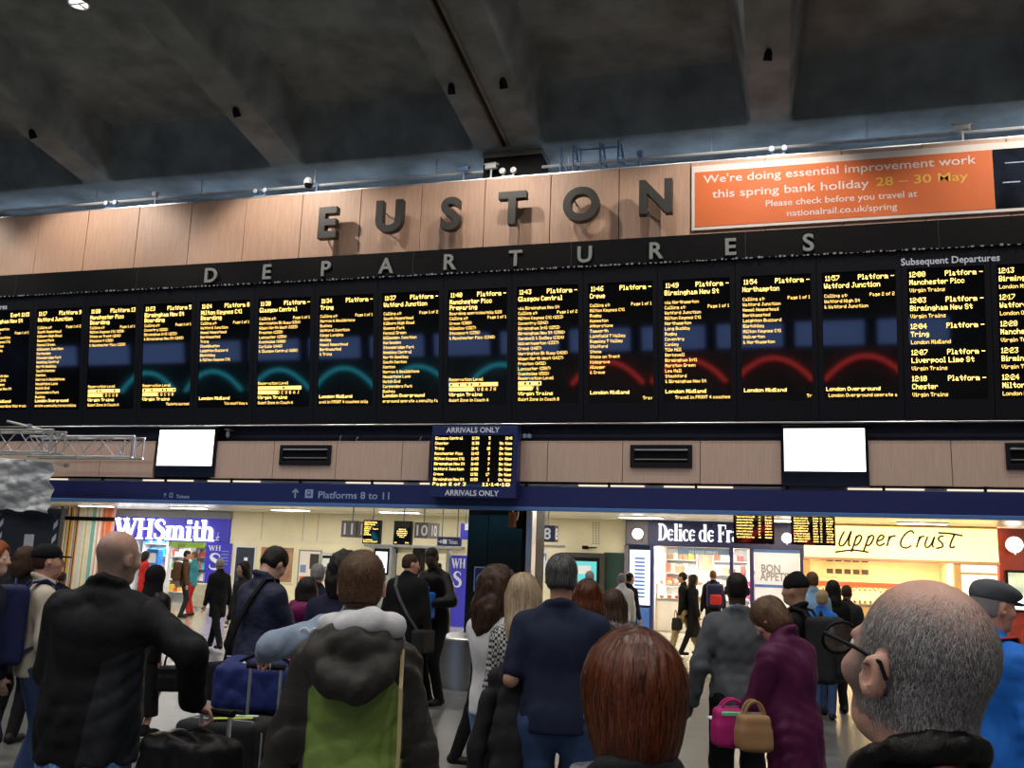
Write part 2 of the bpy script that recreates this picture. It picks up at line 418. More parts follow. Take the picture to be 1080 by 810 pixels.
# ------------------------------------------------------------------ EUSTON and DEPARTURES letters
for ch, px, py in zip('EUSTON', (346, 411.5, 476, 541, 613.5, 692), (235.5, 228.5, 226, 220, 216, 208)):
    o = P(px, py, -0.34); zc = o[2]
    sz = (Z(347, 220, -.34)-Z(347, 250, -.34))/0.70
    t = thing('station_letter', 'large grey metal letter %s of the station name on the wood fascia' % ch, 'letter', (o[0], -0.34, zc-0.35*sz), group='large raised letters on the fascia')
    text('letter', ch, sz, 'signgrey', t, (o[0], -0.34, zc-0.35*sz), ex, ez, 'CENTER', ext=0.07, bold=0.028, xs=0.98, res=6)
    mb = MB()
    for dz in (0.1, 0.5): mb.tube([(o[0]-(0.15 if ch in 'EUON' else 0.0), -0.32, zc-0.35*sz+dz*sz), (o[0]-(0.15 if ch in 'EUON' else 0.0), -0.03, zc-0.35*sz+dz*sz)], 0.015, 6)
    mb.build('stand_off', 'greyp', t)
for i, (ch, px, py) in enumerate(zip('DEPARTURES', (222, 281, 343, 407, 473.5, 543.5, 616.5, 691, 770, 852.5), (290, 286.5, 283, 280, 276, 272, 268, 264, 260, 255.5))):
    o = P(px, py, YB-0.03); sz = (Z(540, 263, YB)-Z(540, 279, YB))/0.70
    word = ('second ' if i == 4 else 'first ' if i == 1 else 'last ' if i == 8 else '')
    t = thing('board_letter', 'small pale letter %s on the black band, %s' % (ch, ['left end of the word', 'first E after the D', 'between E and A', 'between P and R', 'first R after the A', 'between R and U', 'between T and R', 'second R after the U', 'last E before the S', 'right end of the word'][i]), 'letter', (o[0], YB-0.03, o[2]-0.35*sz), group='pale letters on the black band')
    text('letter', ch, sz, 'palegrey', t, (o[0], YB-0.02, o[2]-0.35*sz), ex, ez, 'CENTER', ext=0.012, bold=0.006, res=4)

# ------------------------------------------------------------------ departure displays (leaning forward)
bp0 = np.array([0, -0.06, 4.06]); vup = np.array([0, -0.34, 2.75]); vup /= np.linalg.norm(vup); bn = np.cross(ex, vup)   # bn points to the viewer
TP = [(44, 331), (98.5, 331), (155.7, 329), (215, 327), (276, 324), (340, 321), (406.5, 318), (475.6, 315), (547.6, 312), (622.4, 308), (700.3, 305), (782.3, 301.7), (868, 297.8), (957.9, 293.6), (1051, 289.4)]
BP_ = [(33, 428), (89, 427), (147.4, 422), (207, 421), (269, 421), (334, 419.4), (401.5, 418), (472, 417.6), (545, 417), (621.7, 415), (702, 414.4), (785.3, 413), (873, 411), (964.8, 415), (1060.7, 414)]
xs_ = [0.5*(PL(*a, bp0, bn)[0]+PL(*b, bp0, bn)[0]) for a, b in zip(TP, BP_)]
pit, x00 = np.polyfit(np.arange(15), xs_, 1)
def vv(px, py): q = PL(px, py, bp0, bn); return float(np.dot(q-bp0, vup))
VT = np.mean([vv(547, 302.5), vv(204, 319), vv(870, 287)]); VB_ = np.mean([vv(547, 426.5), vv(205, 431), vv(880, 421)])
VTOP = vv(540, 284); SW = pit*0.865; SH = VT-VB_
bb = sroot('trim_3')
q0 = bp0+vup*0.0
def bquad(mb, x0, x1, v0, v1, d0, d1):
    V = []
    for (x, v) in ((x0, v0), (x1, v0), (x1, v1), (x0, v1)):
        for d in (d0, d1): q = bp0+vup*v+bn*d; V.append((x, q[1], q[2]))
    mb.add(V, [(0, 2, 4, 6), (1, 7, 5, 3), (0, 1, 3, 2), (2, 3, 5, 4), (4, 5, 7, 6), (6, 7, 1, 0)])
mb = MB(); bquad(mb, XL, XR, 0.0, VTOP, -0.12, -0.05); mb.build('board_backing', 'black', bb)
mb = MB(); mb.tube([(XL, -0.12, 4.045), (XR, -0.12, 4.045)], 0.016, 8); mb.build('silver_rail', 'steel', bb, True)

DEP = [
 dict(t='11:13', r='Expt 11:15', d='Birmingham New St', via='via Northampton', c=['Watford Junction', 'Milton Keynes Ctl', 'Northampton', 'Long Buckby', 'Rugby', 'Coventry', 'Canley', 'Tile Hill', 'Berkswell', 'Hampton in Arden', 'Birmingham Intl', 'Marston Green', '& Birmingham New St'], op='London Midland', msg='boarding this train', pg='Page 1 of 1'),
 dict(t='11:17', r='Platform 9', d='Watford Junction', c=['South Hampstead', 'Kilburn High Road', 'Queens Park', 'Kensal Green', 'Willesden Junction', 'Harlesden', 'Stonebridge Park', 'Wembley Central', 'North Wembley', 'South Kenton', 'Kenton', 'Harrow & Wealdstone', 'Headstone Lane', 'Hatch End', 'Carpenders Park', 'Bushey'], op='London Overground', msg='erate a penalty fares policy', ma='L', pg='Page 1 of 2'),
 dict(t='11:20', r='Platform 13', d='Manchester Picc', st='Boarding', c=['Milton Keynes Ctl (1150)', 'Stoke on Trent (1248)', 'Stockport (1316)', '& Manchester Picc (1328)'], op='Virgin Trains', msg='Quiet Zone in Coach A', ma='L', rl=9, pg='Page 1 of 1'),
 dict(t='11:23', r='Platform 5', d='Birmingham New St', st='Boarding', c=['Coventry (1222)', 'Birmingham Intl (1233)', '& Birmingham New St (1245)'], op='Virgin Trains', msg='Tickets marked', rl=9, pg='Page 1 of 1'),
 dict(t='11:24', r='Platform 8', d='Milton Keynes Ctl', st='Boarding', c=['Watford Junction', 'Hemel Hempstead', 'Berkhamsted', 'Tring', 'Cheddington', 'Leighton Buzzard', 'Bletchley', '& Milton Keynes Ctl'], op='London Midland', msg='You must buy a', pg='Page 1 of 1'),
 dict(t='11:30', r='Platform -', d='Glasgow Central', c=['Warrington Bk Quay (1314)', 'Wigan North West (1325)', 'Preston (1339)', 'Lancaster (1354)', 'Oxenholme (1408)', 'Carlisle (1446)', '& Glasgow Central (1601)'], op='Virgin Trains', msg='Quiet Zone in Coach A', ma='L', rl=11, pg='Page 1 of 1'),
 dict(t='11:34', r='Platform -', d='Tring', c=['Harrow & Wealdstone', 'Bushey', 'Watford Junction', 'Kings Langley', 'Apsley', 'Hemel Hempstead', 'Berkhamsted', '& Tring'], op='London Midland', msg='avel in FRONT 4 coaches only', ma='L', pg='Page 1 of 1'),
 dict(t='11:37', r='Platform -', d='Watford Junction', c=['South Hampstead', 'Kilburn High Road', 'Queens Park', 'Kensal Green', 'Willesden Junction', 'Harlesden', 'Stonebridge Park', 'Wembley Central', 'North Wembley', 'South Kenton', 'Kenton', 'Harrow & Wealdstone', 'Headstone Lane', 'Hatch End', 'Carpenders Park', 'Bushey'], op='London Overground', msg='erground operate a penalty fa', ma='L', pg='Page 1 of 2'),
 dict(t='11:40', r='Platform -', d='Manchester Picc', st='Preparing', via='Boarding approximately 1128', c=['Crewe (1309)', 'Wilmslow (1327)', 'Stockport (1336)', '& Manchester Picc (1348)'], op='Virgin Trains', msg='Quiet Zone in Coach A', ma='L', rl=12, pg='Page 1 of 1'),
 dict(t='11:43', r='Platform -', d='Glasgow Central', via='via Birmingham New St', c=['Milton Keynes Ctl (1213)', 'Coventry (1242)', 'Birmingham Intl (1253)', 'Birmingham New St (1308)', 'Sandwell & Dudley (1324)', 'Wolverhampton (1337)', 'Crewe (1407)', 'Warrington Bk Quay (1426)', 'Wigan North West (1437)', 'Preston (1452)', 'Lancaster (1507)', 'Oxenholme (1521)'], op='Virgin Trains', msg='Quiet Zone in Coach B', ma='L', rl=5, pg='Page 1 of 2'),
 dict(t='11:46', r='Platform -', d='Crewe', c=['Milton Keynes Ctl', 'Rugby', 'Nuneaton', 'Atherstone', 'Tamworth', 'Lichfield T Valley', 'Rugeley T Valley', 'Stafford', 'Stone', 'Stoke on Trent', 'Kidsgrove', 'Alsager', '& Crewe'], op='London Midland', msg='Trav', pg='Page 1 of 1'),
 dict(t='11:49', r='Platform -', d='Birmingham New St', via='via Northampton', c=['Watford Junction', 'Milton Keynes Ctl', 'Northampton', 'Long Buckby', 'Rugby', 'Coventry', 'Canley', 'Tile Hill', 'Berkswell', 'Birmingham Intl', 'Marston Green', 'Lea Hall', 'Stechford', '& Birmingham New St'], op='London Midland', msg='Travel in FRONT 4 coaches', pg='Page 1 of 1'),
 dict(t='11:54', r='Platform -', d='Northampton', c=['Watford Junction', 'Hemel Hempstead', 'Berkhamsted', 'Leighton Buzzard', 'Bletchley', 'Milton Keynes Ctl', 'Wolverton', '& Northampton'], op='London Midland', msg='Tr', pg='Page 1 of 1'),
 dict(t='11:57', r='Platform -', d='Watford Junction', c=['Watford High St', '& Watford Junction'], op='London Overground', msg='London Overground operate a', pg='Page 2 of 2'),
 dict(sub=[('12:00', 'Manchester Picc', 'Virgin Trains'), ('12:03', 'Birmingham New St', 'Virgin Trains'), ('12:04', 'Tring', 'London Midland'), ('12:07', 'Liverpool Lime St', 'Virgin Trains'), ('12:10', 'Chester', 'Virgin Trains')]),
 dict(sub=[('12:13', 'Birmingham New St', 'London Midland'), ('12:17', 'Watford Junction', 'London Overground'), ('12:20', 'Manchester Picc', 'Virgin Trains'), ('12:23', 'Birmingham New St', 'Virgin Trains'), ('12:24', 'Milton Keynes Ctl', 'London Midland')]),
]
DLAB = ['leftmost departure display, cut by the left edge, expected Birmingham New St', 'departure display with a long list for Watford Junction on Platform 9', 'departure display reading Manchester Picc Boarding, Platform 13', 'departure display reading Birmingham New St Boarding, Platform 5',
        'departure display reading Milton Keynes Ctl Boarding, Platform 8', 'departure display for Glasgow Central left of the Tring one', 'departure display reading Tring, eight stops', 'departure display with a long list for Watford Junction, no platform yet', 'departure display reading Manchester Picc Preparing',
        'departure display for Glasgow Central via Birmingham, above the arrivals board', 'departure display reading Crewe', 'departure display for Birmingham New St via Northampton, no platform yet', 'departure display reading Northampton', 'departure display with only two stops for Watford Junction', 'display titled Subsequent Departures starting with Manchester Picc', 'rightmost display of subsequent departures, cut by the right edge']
ORD = ['leftmost', 'second from left', 'third from left', 'fourth from left', 'fifth from left', 'sixth from left', 'seventh from left', 'eighth from left', 'ninth from left']
for i, D in enumerate(DEP):
    xl = x00+pit*(i-1)                      # left edge of the text
    lab = DLAB[i]
    base = bp0+vup*0.02; t = thing('departure_display', lab, 'display', (xl+SW/2, base[1], base[2]), group='row of departure displays')
    xa, xb = xl-0.03, xl-0.03+SW; c0 = xl-0.03-(pit-SW)/2; c1 = c0+pit
    mb = MB()
    bquad(mb, c0+.004, c1-.004, 0.03, VB_, -0.05, 0.0); bquad(mb, c0+.004, c1-.004, VT, VTOP-.01, -0.05, 0.0)
    bquad(mb, c0+.004, xa, VB_, VT, -0.05, 0.0); bquad(mb, xb, c1-.004, VB_, VT, -0.05, 0.0); mb.build('housing', 'housing', t)
    mb = MB(); bquad(mb, xa, xb, VB_, VT, -0.05, -0.012); sc = mb.build('screen', 'screen', t)
    O = np.array([xl, bp0[1], bp0[2]])+vup*VB_+bn*(-0.010)
    yy = lambda pc: SH*(1-pc/100.0)
    WT = SW-0.05
    hi, lo = MB(), MB()
    H1, H2 = SH*0.040, SH*0.0265
    if 't' in D:
        led(hi, D['t'], 0.02, yy(6.6), H1, O, ex, vup, bn); led(hi, D['r'], WT, yy(6.6), H1, O, ex, vup, bn, 'R')
        led(hi, D['d'], 0.0, yy(12.6), H1, O, ex, vup, bn, w=min(WT, 0.052*len(D['d'])))
        r = 19.8
        if 'st' in D: led(hi, D['st'], 0.0, yy(17.6), H1, O, ex, vup, bn); r = 22.0
        if 'via' in D: led(lo, D['via'], 0.0, yy(r), H2, O, ex, vup, bn); r += 4.3
        led(lo, 'Calling at:', 0.0, yy(r), H2, O, ex, vup, bn); led(lo, D['pg'], WT, yy(r), H2, O, ex, vup, bn, 'R')
        for c in D['c']:
            r += 4.3; led(lo, c, 0.0, yy(r), H2, O, ex, vup, bn)
        if 'rl' in D:
            led(lo, 'Reservation Level', 0.0, yy(79.5), H2, O, ex, vup, bn)
            n = D['rl']; bw = min(WT*0.86, 0.082*n); rnd = random.Random(i)
            for k in range(n):
                xk = bw*k/n
                def cell(z0, z1, a, b): 
                    q = [O+ex*x_+vup*z_+bn*0.004 for x_, z_ in ((a, z0), (b, z0), (b, z1), (a, z1))]; lo.add(q, [(0, 1, 2, 3)])
                cw = bw/n; z0, z1 = yy(84.3), yy(81.0)
                if rnd.random() < 0.45: cell(z0, z0+.012, xk, xk+cw); cell(z1-.012, z1, xk, xk+cw); cell(z0, z1, xk, xk+cw*.3); cell(z0, z1, xk+cw*.75, xk+cw)
                else: cell(z0, z1, xk, xk+cw)
                if k < n*0.42: cell(yy(88.3), yy(85.0), xk, xk+cw*.96)
                else: led(lo, 'JHGFEDCUBA'[k % 10], xk, yy(88.2), H2*1.1, O, ex, vup, bn)
        led(hi, D['op'], 0.0, yy(92.6), H1*0.74, O, ex, vup, bn, w=min(WT, 0.047*len(D['op'])))
        al = D.get('ma', 'R'); led(lo, D['msg'], 0.0 if al == 'L' else WT, yy(97.3), H2, O, ex, vup, bn, al)
    else:
        for k, (a, b, c) in enumerate(D['sub']):
            r = 6.6+k*19.9
            led(hi, a, 0.0, yy(r), H1, O, ex, vup, bn); led(hi, 'Platform -', WT, yy(r), H1, O, ex, vup, bn, 'R')
            led(hi, b, 0.0, yy(r+6.0), H1, O, ex, vup, bn, w=min(WT, 0.052*len(b))); led(lo, c, 0.0, yy(r+11.6), H2*1.12, O, ex, vup, bn)
    hi.build('heading_text', 'ledhead', t); lo.build('list_text', 'led', t)
    if i in (0, 14):
        q = PL(950, 280, bp0, bn) if i == 14 else PL(-35, 328, bp0, bn)
        text('title', 'Subsequent Departures' if i == 14 else 'Next Departures', 0.150, 'signwhite', t, q+bn*0.006, ex, vup, bold=0.003, xs=0.98)

# ------------------------------------------------------------------ banner on the right
t = thing('banner', 'orange banner about essential improvement work with a white border', 'banner', (X(729, 245, -.06), -0.06, Z(729, 245, -.06)), group=None)
bx0, bx1 = X(729.5, 220, -.06), XR-2.0; bz1, bz0 = Z(729.5, 176, -.06), Z(731, 243.5, -.06)
B(bx0, bx1, -0.075, -0.032, bz0, bz1, bev=0.004).build('backing', 'bannerwhite', t)
ox1 = X(1048, 190, -.08)
oz1, oz0 = Z(733, 182, -.08), Z(735, 239.5, -.08)
B(bx0+0.055, ox1, -0.082, -0.076, oz0, oz1).build('orange_field', 'orange', t)
M['photo'] = mat('dark_photo_print', (0.008, 0.012, 0.024), 0.8, var=0.9, nscale=2.2, spec=.1)
B(ox1+0.005, bx1-0.1, -0.082, -0.076, oz0, oz1).build('photo_panel', 'photo', t)
mb = MB()
for (a, b, c, d) in ((1.0, 0.28, 0.9, 0.04), (0.35, 0.75, 1.5, 0.015), (0.9, 0.6, 0.25, 0.012), (0.25, 0.42, 0.5, 0.02)): mb.box(ox1+a*0.5, ox1+a*0.5+c*0.5, -0.0835, -0.082, oz0+(oz1-oz0)*b, oz0+(oz1-oz0)*b+d)
mb.build('photo_highlight', 'signblue', t)
def btext(s, px, py, px2, m, h):
    a = P(px, py, -0.085); b = P(px2, py, -0.085)
    text('lettering' if m == 'bannerwhite' else 'date_lettering', s, h, m, t, (a[0], -0.085, a[2]), ex, ez, bold=0.0015, xs=1.0)
    _TXT[-1]['fit'] = b[0]-a[0]
btext("We're doing essential improvement work", 741.7, 193.3, 1031, 'bannerwhite', 0.205)
btext("this spring bank holiday", 751, 208.7, 917, 'bannerwhite', 0.205)
btext("28 \u2013 30 May", 924, 196.2, 1021.7, 'banneryellow', 0.205)
btext("Please check before you travel at", 807.7, 217.7, 968, 'bannerwhite', 0.155)
btext("nationalrail.co.uk/spring", 830, 228, 946.7, 'bannerwhite', 0.155)

# ------------------------------------------------------------------ lower fascia
ZE, ZF, ZG, ZH = 4.045, 3.764, 3.070, 2.601
struct(B(XL, XR, 0.22, 0.5, 3.0, 4.4).build('wall_front_recess', 'bluewall'))
wl = sroot('wall_front_lower')
cuts_lo = [-17.5, X(40, 480), X(107, 485), X(160.5, 485)]
edges = []                                 # (left, right) of every veneer panel, read off the joints
def run(xs): edges.extend(list(zip(xs[:-1], xs[1:])))
run([X(-200, 485), X(-95, 485), X(-30, 485), X(40, 485), X(107, 485), X(163.5, 485)])
run([X(223.5, 485), X(289, 487), X(355, 487), X(424.5, 487), X(453, 487)])
run([X(546, 487), X(577.7, 487), X(656.8, 487), X(738.6, 488), X(826, 488)])
run([X(915, 488), X(1003.5, 488), X(1098, 488), X(1200, 488), X(1310, 488)])
for a, b in edges: B(a+0.005, b-0.005, -0.03, 0.04, ZG, ZF, bev=0.004).build('panel', 'wood2', wl)
B(XL, XR, 0.04, 0.22, ZG-0.02, ZF-0.03).build('backing', 'black', wl)
M['warmstrip'] = glow('warm_strip_light', (1.0, 0.85, 0.65), 1.1)
# slot of strip light between wood and navy band, with brackets
wsl = sroot('trim_4')
B(XL, XR, 0.03, 0.20, 2.985, ZG-0.03).build('slot_back', 'greyp', wsl)
for k in range(16):
    a = -17.5+1.42*k
    B(a, a+1.1, 0.0, 0.028, 3.005, 3.028).build('slot_glow', 'warmstrip' if k % 3 else 'greyp', wsl)
    B(a+0.5, a+0.54, -0.03, 0.03, 2.98, ZG).build('bracket', 'black', wsl)
# navy band
nb = sroot('trim_5')
B(XL, XR, -0.06, 0.30, ZH+0.035, 2.985, bev=0.006).build('band', 'navy', nb)
B(XL, XR, -0.075, 0.10, ZH-0.02, ZH+0.04, bev=0.006).build('lower_edge', 'navytrim', nb)
B(XL, XR, 0.06, 0.30, 2.9, 3.07).build('top_plate', 'black', nb)
# band signs
t = thing('wayfinding_sign', 'white platforms 8 to 11 lettering with arrow and train symbol on the navy band', 'sign', (X(360, 525, -.065), -0.065, Z(360, 525, -.065)))
def sgn(part, s, px, py, px2, m, h, par, Y, bold=0.002):
    a = P(px, py, Y); b = P(px2, py, Y); text(part, s, h, m, par, (a[0], Y, a[2]), ex, ez, bold=bold, fit=b[0]-a[0])
sgn('lettering', 'Platforms 8 to 11', 335.5, 525.3, 410.5, 'signblue', 0.175, t, -0.066)
def arrow_up(px, py, h, par, Y, m='signblue', part='arrow', ang=0):
    c = P(px, py, Y); mb = MB(); w_ = h*0.085
    def st(a, b):
        a = np.array(a)*h; b = np.array(b)*h; d = b-a; d /= np.linalg.norm(d); n_ = np.array([-d[1], d[0]])*w_
        ca, sa = math.cos(ang), math.sin(ang)
        q = []
        for v in (a-n_, b-n_, b+n_, a+n_): q.append((c[0]+v[0]*ca-v[1]*sa, Y, c[2]+v[0]*sa+v[1]*ca))
        q2 = [(x, Y-0.004, z) for x, _, z in q]
        mb.add(q+q2, [(0, 1, 2, 3), (7, 6, 5, 4), (0, 4, 5, 1), (1, 5, 6, 2), (2, 6, 7, 3), (3, 7, 4, 0)])
    st((0, -.5), (0, .45)); st((-.36, .12), (.03, .5)); st((.36, .12), (-.03, .5))
    mb.build(part, m, par)
arrow_up(311.5, 520.5, 0.16, t, -0.062)
def train_icon(px, py, h, par, Y):
    c = P(px, py, Y); x, z = c[0], c[2]
    B(x-h*.5, x+h*.5, Y-.004, Y, z-h*.5, z+h*.5).build('symbol_square', 'signblue', par)
    mb = MB(); mb.box(x-h*.26, x+h*.26, Y-.008, Y-.004, z-h*.22, z+h*.36, bev=0.003); mb.build('symbol_train', 'navy', par)
    mb = MB(); mb.box(x-h*.2, x+h*.2, Y-.011, Y-.008, z+h*.02, z+h*.24); mb.box(x-h*.17, x-h*.08, Y-.011, Y-.008, z-h*.14, z-h*.06); mb.box(x+h*.08, x+h*.17, Y-.011, Y-.008, z-h*.14, z-h*.06)
    mb.box(x-h*.3, x-h*.1, Y-.011, Y-.008, z-h*.4, z-h*.34); mb.box(x+h*.1, x+h*.3, Y-.011, Y-.008, z-h*.4, z-h*.34); mb.build('symbol_detail', 'signblue', par)
train_icon(326, 520.8, 0.155, t, -0.062)
t = thing('wayfinding_sign', 'small tickets lettering with arrow on the navy band above the newsagent', 'sign', (X(190, 524, -.065), -0.065, Z(190, 524, -.065)))
sgn('lettering', 'Tickets', 185.5, 525.3, 199.5, 'signblue', 0.09, t, -0.066)
arrow_up(174, 522.3, 0.08, t, -0.062)
c = P(180.5, 522.3, -.062); B(c[0]-.035, c[0]+.035, -.066, -.062, c[2]-.045, c[2]+.045).build('symbol_square', 'signblue', t)
c2 = mb = MB(); mb.box(c[0]-.015, c[0]+.02, -.069, -.066, c[2]-.03, c[2]+.03); mb.build('symbol_ticket', 'navy', t)

# white lit screens
for lab, q in (('blank white lit screen above the newsagent, left of the arrivals board', ((166, 225, 453.5, 491), (163.5, 223.5, 503))), ('blank white lit screen above the bakery, right of the arrivals board', ((826, 913, 452, 497), (826, 916, 513)))):
    (a, b, z1, z0), (ha, hb, zb) = q
    Yc = -0.10; pm = (a+b)/2
    t = thing('advert_screen', lab, 'screen', (X(pm, zb, Yc), Yc, Z(pm, zb, Yc)), group='blank lit advert screens')
    x0, x1 = X(a+1.0, (z0+z1)/2, Yc), X(b-0.5, (z0+z1)/2, Yc)
    zt, zl, zz0 = Z(pm, z1, Yc), Z(pm, z0, Yc), Z(pm, zb, Yc)
    B(x0-0.05, x1+0.05, -0.09, 0.036, zz0, zt+0.06, bev=0.01).build('housing', 'blackgloss', t)
    B(x0, x1, -0.105, -0.092, zl, zt).build('lit_face', 'lit', t)
# dark slot vents / projectors boxes in the lower fascia
for lab, a, b, z1, z0 in (('black slotted vent box in the pale wood left of the arrivals board', 294.5, 348.5, 469.3, 490.3), ('black slotted vent box in the pale wood right of the arrivals board', 664.5, 730, 469, 493), ('black slotted vent box in the pale wood at the right edge of the view', 1061, 1132, 467, 495)):
    Yc = -0.07; t = thing('vent_box', lab, 'vent', (X((a+b)/2, z0, Yc), -.03, Z((a+b)/2, z0, Yc)), group='slotted vent boxes')
    x0, x1 = X(a, 480, Yc), X(b, 480, Yc); zz0, zz1 = Z((a+b)/2, z0, Yc), Z((a+b)/2, z1, Yc); h = zz1-zz0; wd = x1-x0
    mb = MB(); mb.box(x0, x1, Yc, -.031, zz0, zz0+h*.2, bev=.004); mb.box(x0, x1, Yc, -.031, zz1-h*.16, zz1, bev=.004); mb.box(x0, x0+wd*.07, Yc, -.031, zz0+h*.2, zz1-h*.16, bev=.004); mb.box(x1-wd*.07, x1, Yc, -.031, zz0+h*.2, zz1-h*.16, bev=.004)
    mb.build('frame', 'housing', t)
    B(x0+.01, x1-.01, -.038, -.031, zz0+.01, zz1-.01).build('recess', 'black', t)
    B(x0+wd*.07, x1-wd*.07, Yc-.004, Yc+.012, zz1-h*.26, zz1-h*.19, bev=.003).build('louvre', 'alu', t)
    B(x0+wd*.08, x1-wd*.08, Yc+.01, Yc+.02, zz0+h*.34, zz0+h*.38).build('louvre', 'greyp', t)

# arrivals-only board
YA = -0.32
t = thing('arrivals_board', 'navy framed arrivals only display hanging at the centre of the fascia', 'display', (X(500, 525, YA), YA, Z(500, 525, YA)))
x0, x1 = X(454, 490, YA), X(545, 490, YA); z1, z0 = Z(500, 449, YA), Z(500, 525, YA)
B(x0, x1, YA, -0.08, z0, z1, bev=0.01).build('housing', 'navy', t)
sx0, sx1 = X(456.5, 487, YA), X(540.5, 487, YA); sz1, sz0 = Z(500, 459, YA), Z(500, 513.6, YA)
B(sx0, sx1, YA-.006, YA, sz0, sz1).build('screen', 'screen', t)
sgn('title', 'ARRIVALS ONLY', 470.5, 456.3, 527, 'signwhite', 0.13, t, YA-.006, .003)
sgn('title', 'ARRIVALS ONLY', 469, 522.3, 526, 'signwhite', 0.13, t, YA-.006, .003)
mb = MB(); O = np.array([sx0, YA-.008, sz0]); sw, sh = sx1-sx0, sz1-sz0; un = np.array([0, -1.0, 0])
AR = [('Glasgow Central', '11:34', '5', '11:41'), ('Chester', '11:38', '6', 'On time'), ('Tring', '11:41', '10', 'On time'), ('Manchester Picc', '11:43', '3', 'On time'), ('Milton Keynes Ctl', '11:45', '8', 'On time'), ('Birmingham New St', '11:48', '7', 'On time'), ('Watford Junction', '11:50', '9', 'On time'), ('Crewe', '11:52', '17', 'On time'), ('Birmingham New St', '11:55', '1', 'On time')]
for k, (a, b, c, d) in enumerate(AR):
    zb = sh*(1-(k+0.86)/10.0); hh = sh*0.056
    led(mb, a, .03, zb, hh, O, ex, ez, un); led(mb, b, sw*.49, zb, hh, O, ex, ez, un); led(mb, c, sw*.72, zb, hh, O, ex, ez, un, 'R'); led(mb, d, sw*.99, zb, hh, O, ex, ez, un, 'R')
led(mb, 'Page 2 of 3', .02, sh*.02, sh*.062, O, ex, ez, un, w=sw*.42); led(mb, '11:14:18', sw*.98, sh*.02, sh*.062, O, ex, ez, un, 'R', w=sw*.34)
mb.build('timetable_text', 'ledhead', t)
# little lamps and brackets in the recess
t = thing('floodlight', 'small twin pale floodlight right beside the arrivals board', 'lamp', (X(556, 463, .1), .1, Z(556, 463, .1)))
c = P(556, 460, .05); mb = MB(); mb.box(c[0]-.075, c[0]-.008, .02, .1, c[2]-.035, c[2]+.035, bev=.008); mb.box(c[0]+.008, c[0]+.075, .02, .1, c[2]-.035, c[2]+.035, bev=.008); mb.build('lamp_head', 'signblue', t)
mb = MB(); mb.tube([(c[0]-.03, .1, c[2]), (c[0]-.03, .22, c[2]+.12)], .01, 6); mb.tube([(c[0]+.03, .1, c[2]), (c[0]+.03, .22, c[2]+.14)], .01, 6); mb.build('bracket', 'black', t)
for k, (px, py, lab) in enumerate(((358.5, 461, 'short cable stub above the pale wood left of the arrivals board, the leftmost one'), (376, 462.5, 'short cable stub above the pale wood left of the arrivals board, the middle one'), (443, 463, 'short cable stub above the pale wood close to the arrivals board'))):
    c = P(px, py+3.5, .05); mb = MB(); mb.tube([(c[0], .05, c[2]-.03), (c[0], .05, c[2]+.05), (c[0]+.01, .08, c[2]+.10)], .011, 6); mb.box(c[0]-.02, c[0]+.02, .03, .07, c[2]-.05, c[2]-.02)
    tag(mb.build('cable_stub', 'bluegrey', org=(c[0], .05, c[2])), lab, 'cable')
t = thing('security_camera', 'small dome camera under the board beside the left white screen', 'camera', (X(240, 458, 0), .05, Z(240, 458, 0)))
c = P(240.5, 458, .05); mb = MB(); mb.lathe((c[0], .05, c[2]-.03), [(.012, .11), (.035, .07), (.04, .0), (.03, -.03), (.008, -.045)], 14); mb.build('dome', 'greyp', t, True)
B(c[0]-.05, c[0]+.05, .0, .22, c[2]+.07, c[2]+.1).build('bracket', 'greyp', t)

# ------------------------------------------------------------------ things along the top edge
rp = sroot('trim_6')
za_ = Z(118, 213.3, 0.25)
mb = MB(); mb.tube([(XL, .25, za_), (XR, .25, za_)], 0.03, 8); mb.build('conduit', 'white', rp, True)
mb = MB()
for k in range(12): mb.tube([(s0+k*2.56-4, .25, za_), (s0+k*2.56-4, .25, 9.21)], .012, 6)
mb.build('hanger', 'alu', rp)
B(XL, XR, 0.13, 2.5, 8.30, 8.36).build('ledge', 'black', rp)
M['coldtube'] = glow('added_batten_tube', (0.66, 0.78, 1.0), 10.0, True)  # tubes added out of sight to give the soffit edge its bluish glow
for k in range(9):
    a = -17.2+2.55*k
    t = thing('added_batten_light', 'cool white batten light behind the fascia top, %s' % ORD[k], 'lamp', (a+.75, 0.81, 8.36), group='batten lights behind the fascia')
    B(a, a+2.3, 0.75, 0.87, 8.36, 8.76, bev=.01).build('base', 'white', t); mb = MB(); mb.tube([(a+.03, .81, 8.80), (a+2.27, .81, 8.80)], .022, 8); mb.build('tube', 'coldtube', t, True)
def twin_spot(px, py, lab, m_='bluegrey'):
    c = P(px, py, .03); zb = ZA+.02
    t = thing('twin_spotlight', lab, 'lamp', (c[0], .03, zb), group='twin spotlights on the fascia top')
    B(c[0]-.12, c[0]+.12, -.02, .1, zb, zb+.03).build('base', m_, t)
    for s in (-1, 1):
        mb = MB(); mb.tube([(c[0]+s*.09, .03, zb+.03), (c[0]+s*.10, .03, zb+.10)], .014, 6); mb.build('stem', m_, t)
        mb = MB(); mb.lathe((c[0]+s*.105, .03, zb+.135), [(.02, .07), (.05, .045), (.062, -.02), (.055, -.045)], 14, 'y'); h = mb.build('lamp_head', m_, t, True)
        mb = MB(); mb.lathe((c[0]+s*.105, -.018, zb+.135), [(.045, 0), (.02, -.008)], 14, 'y'); mb.build('lens', 'white', h, True)
twin_spot(117, 218, 'twin spotlight on the fascia top at the far left')
twin_spot(275, 205.5, 'twin spotlight on the fascia top left of the dome camera')
twin_spot(536, 184, 'twin white spotlight above the letter T of the station name', 'white')
twin_spot(820.5, 161, 'twin spotlight on the fascia top above the orange banner')
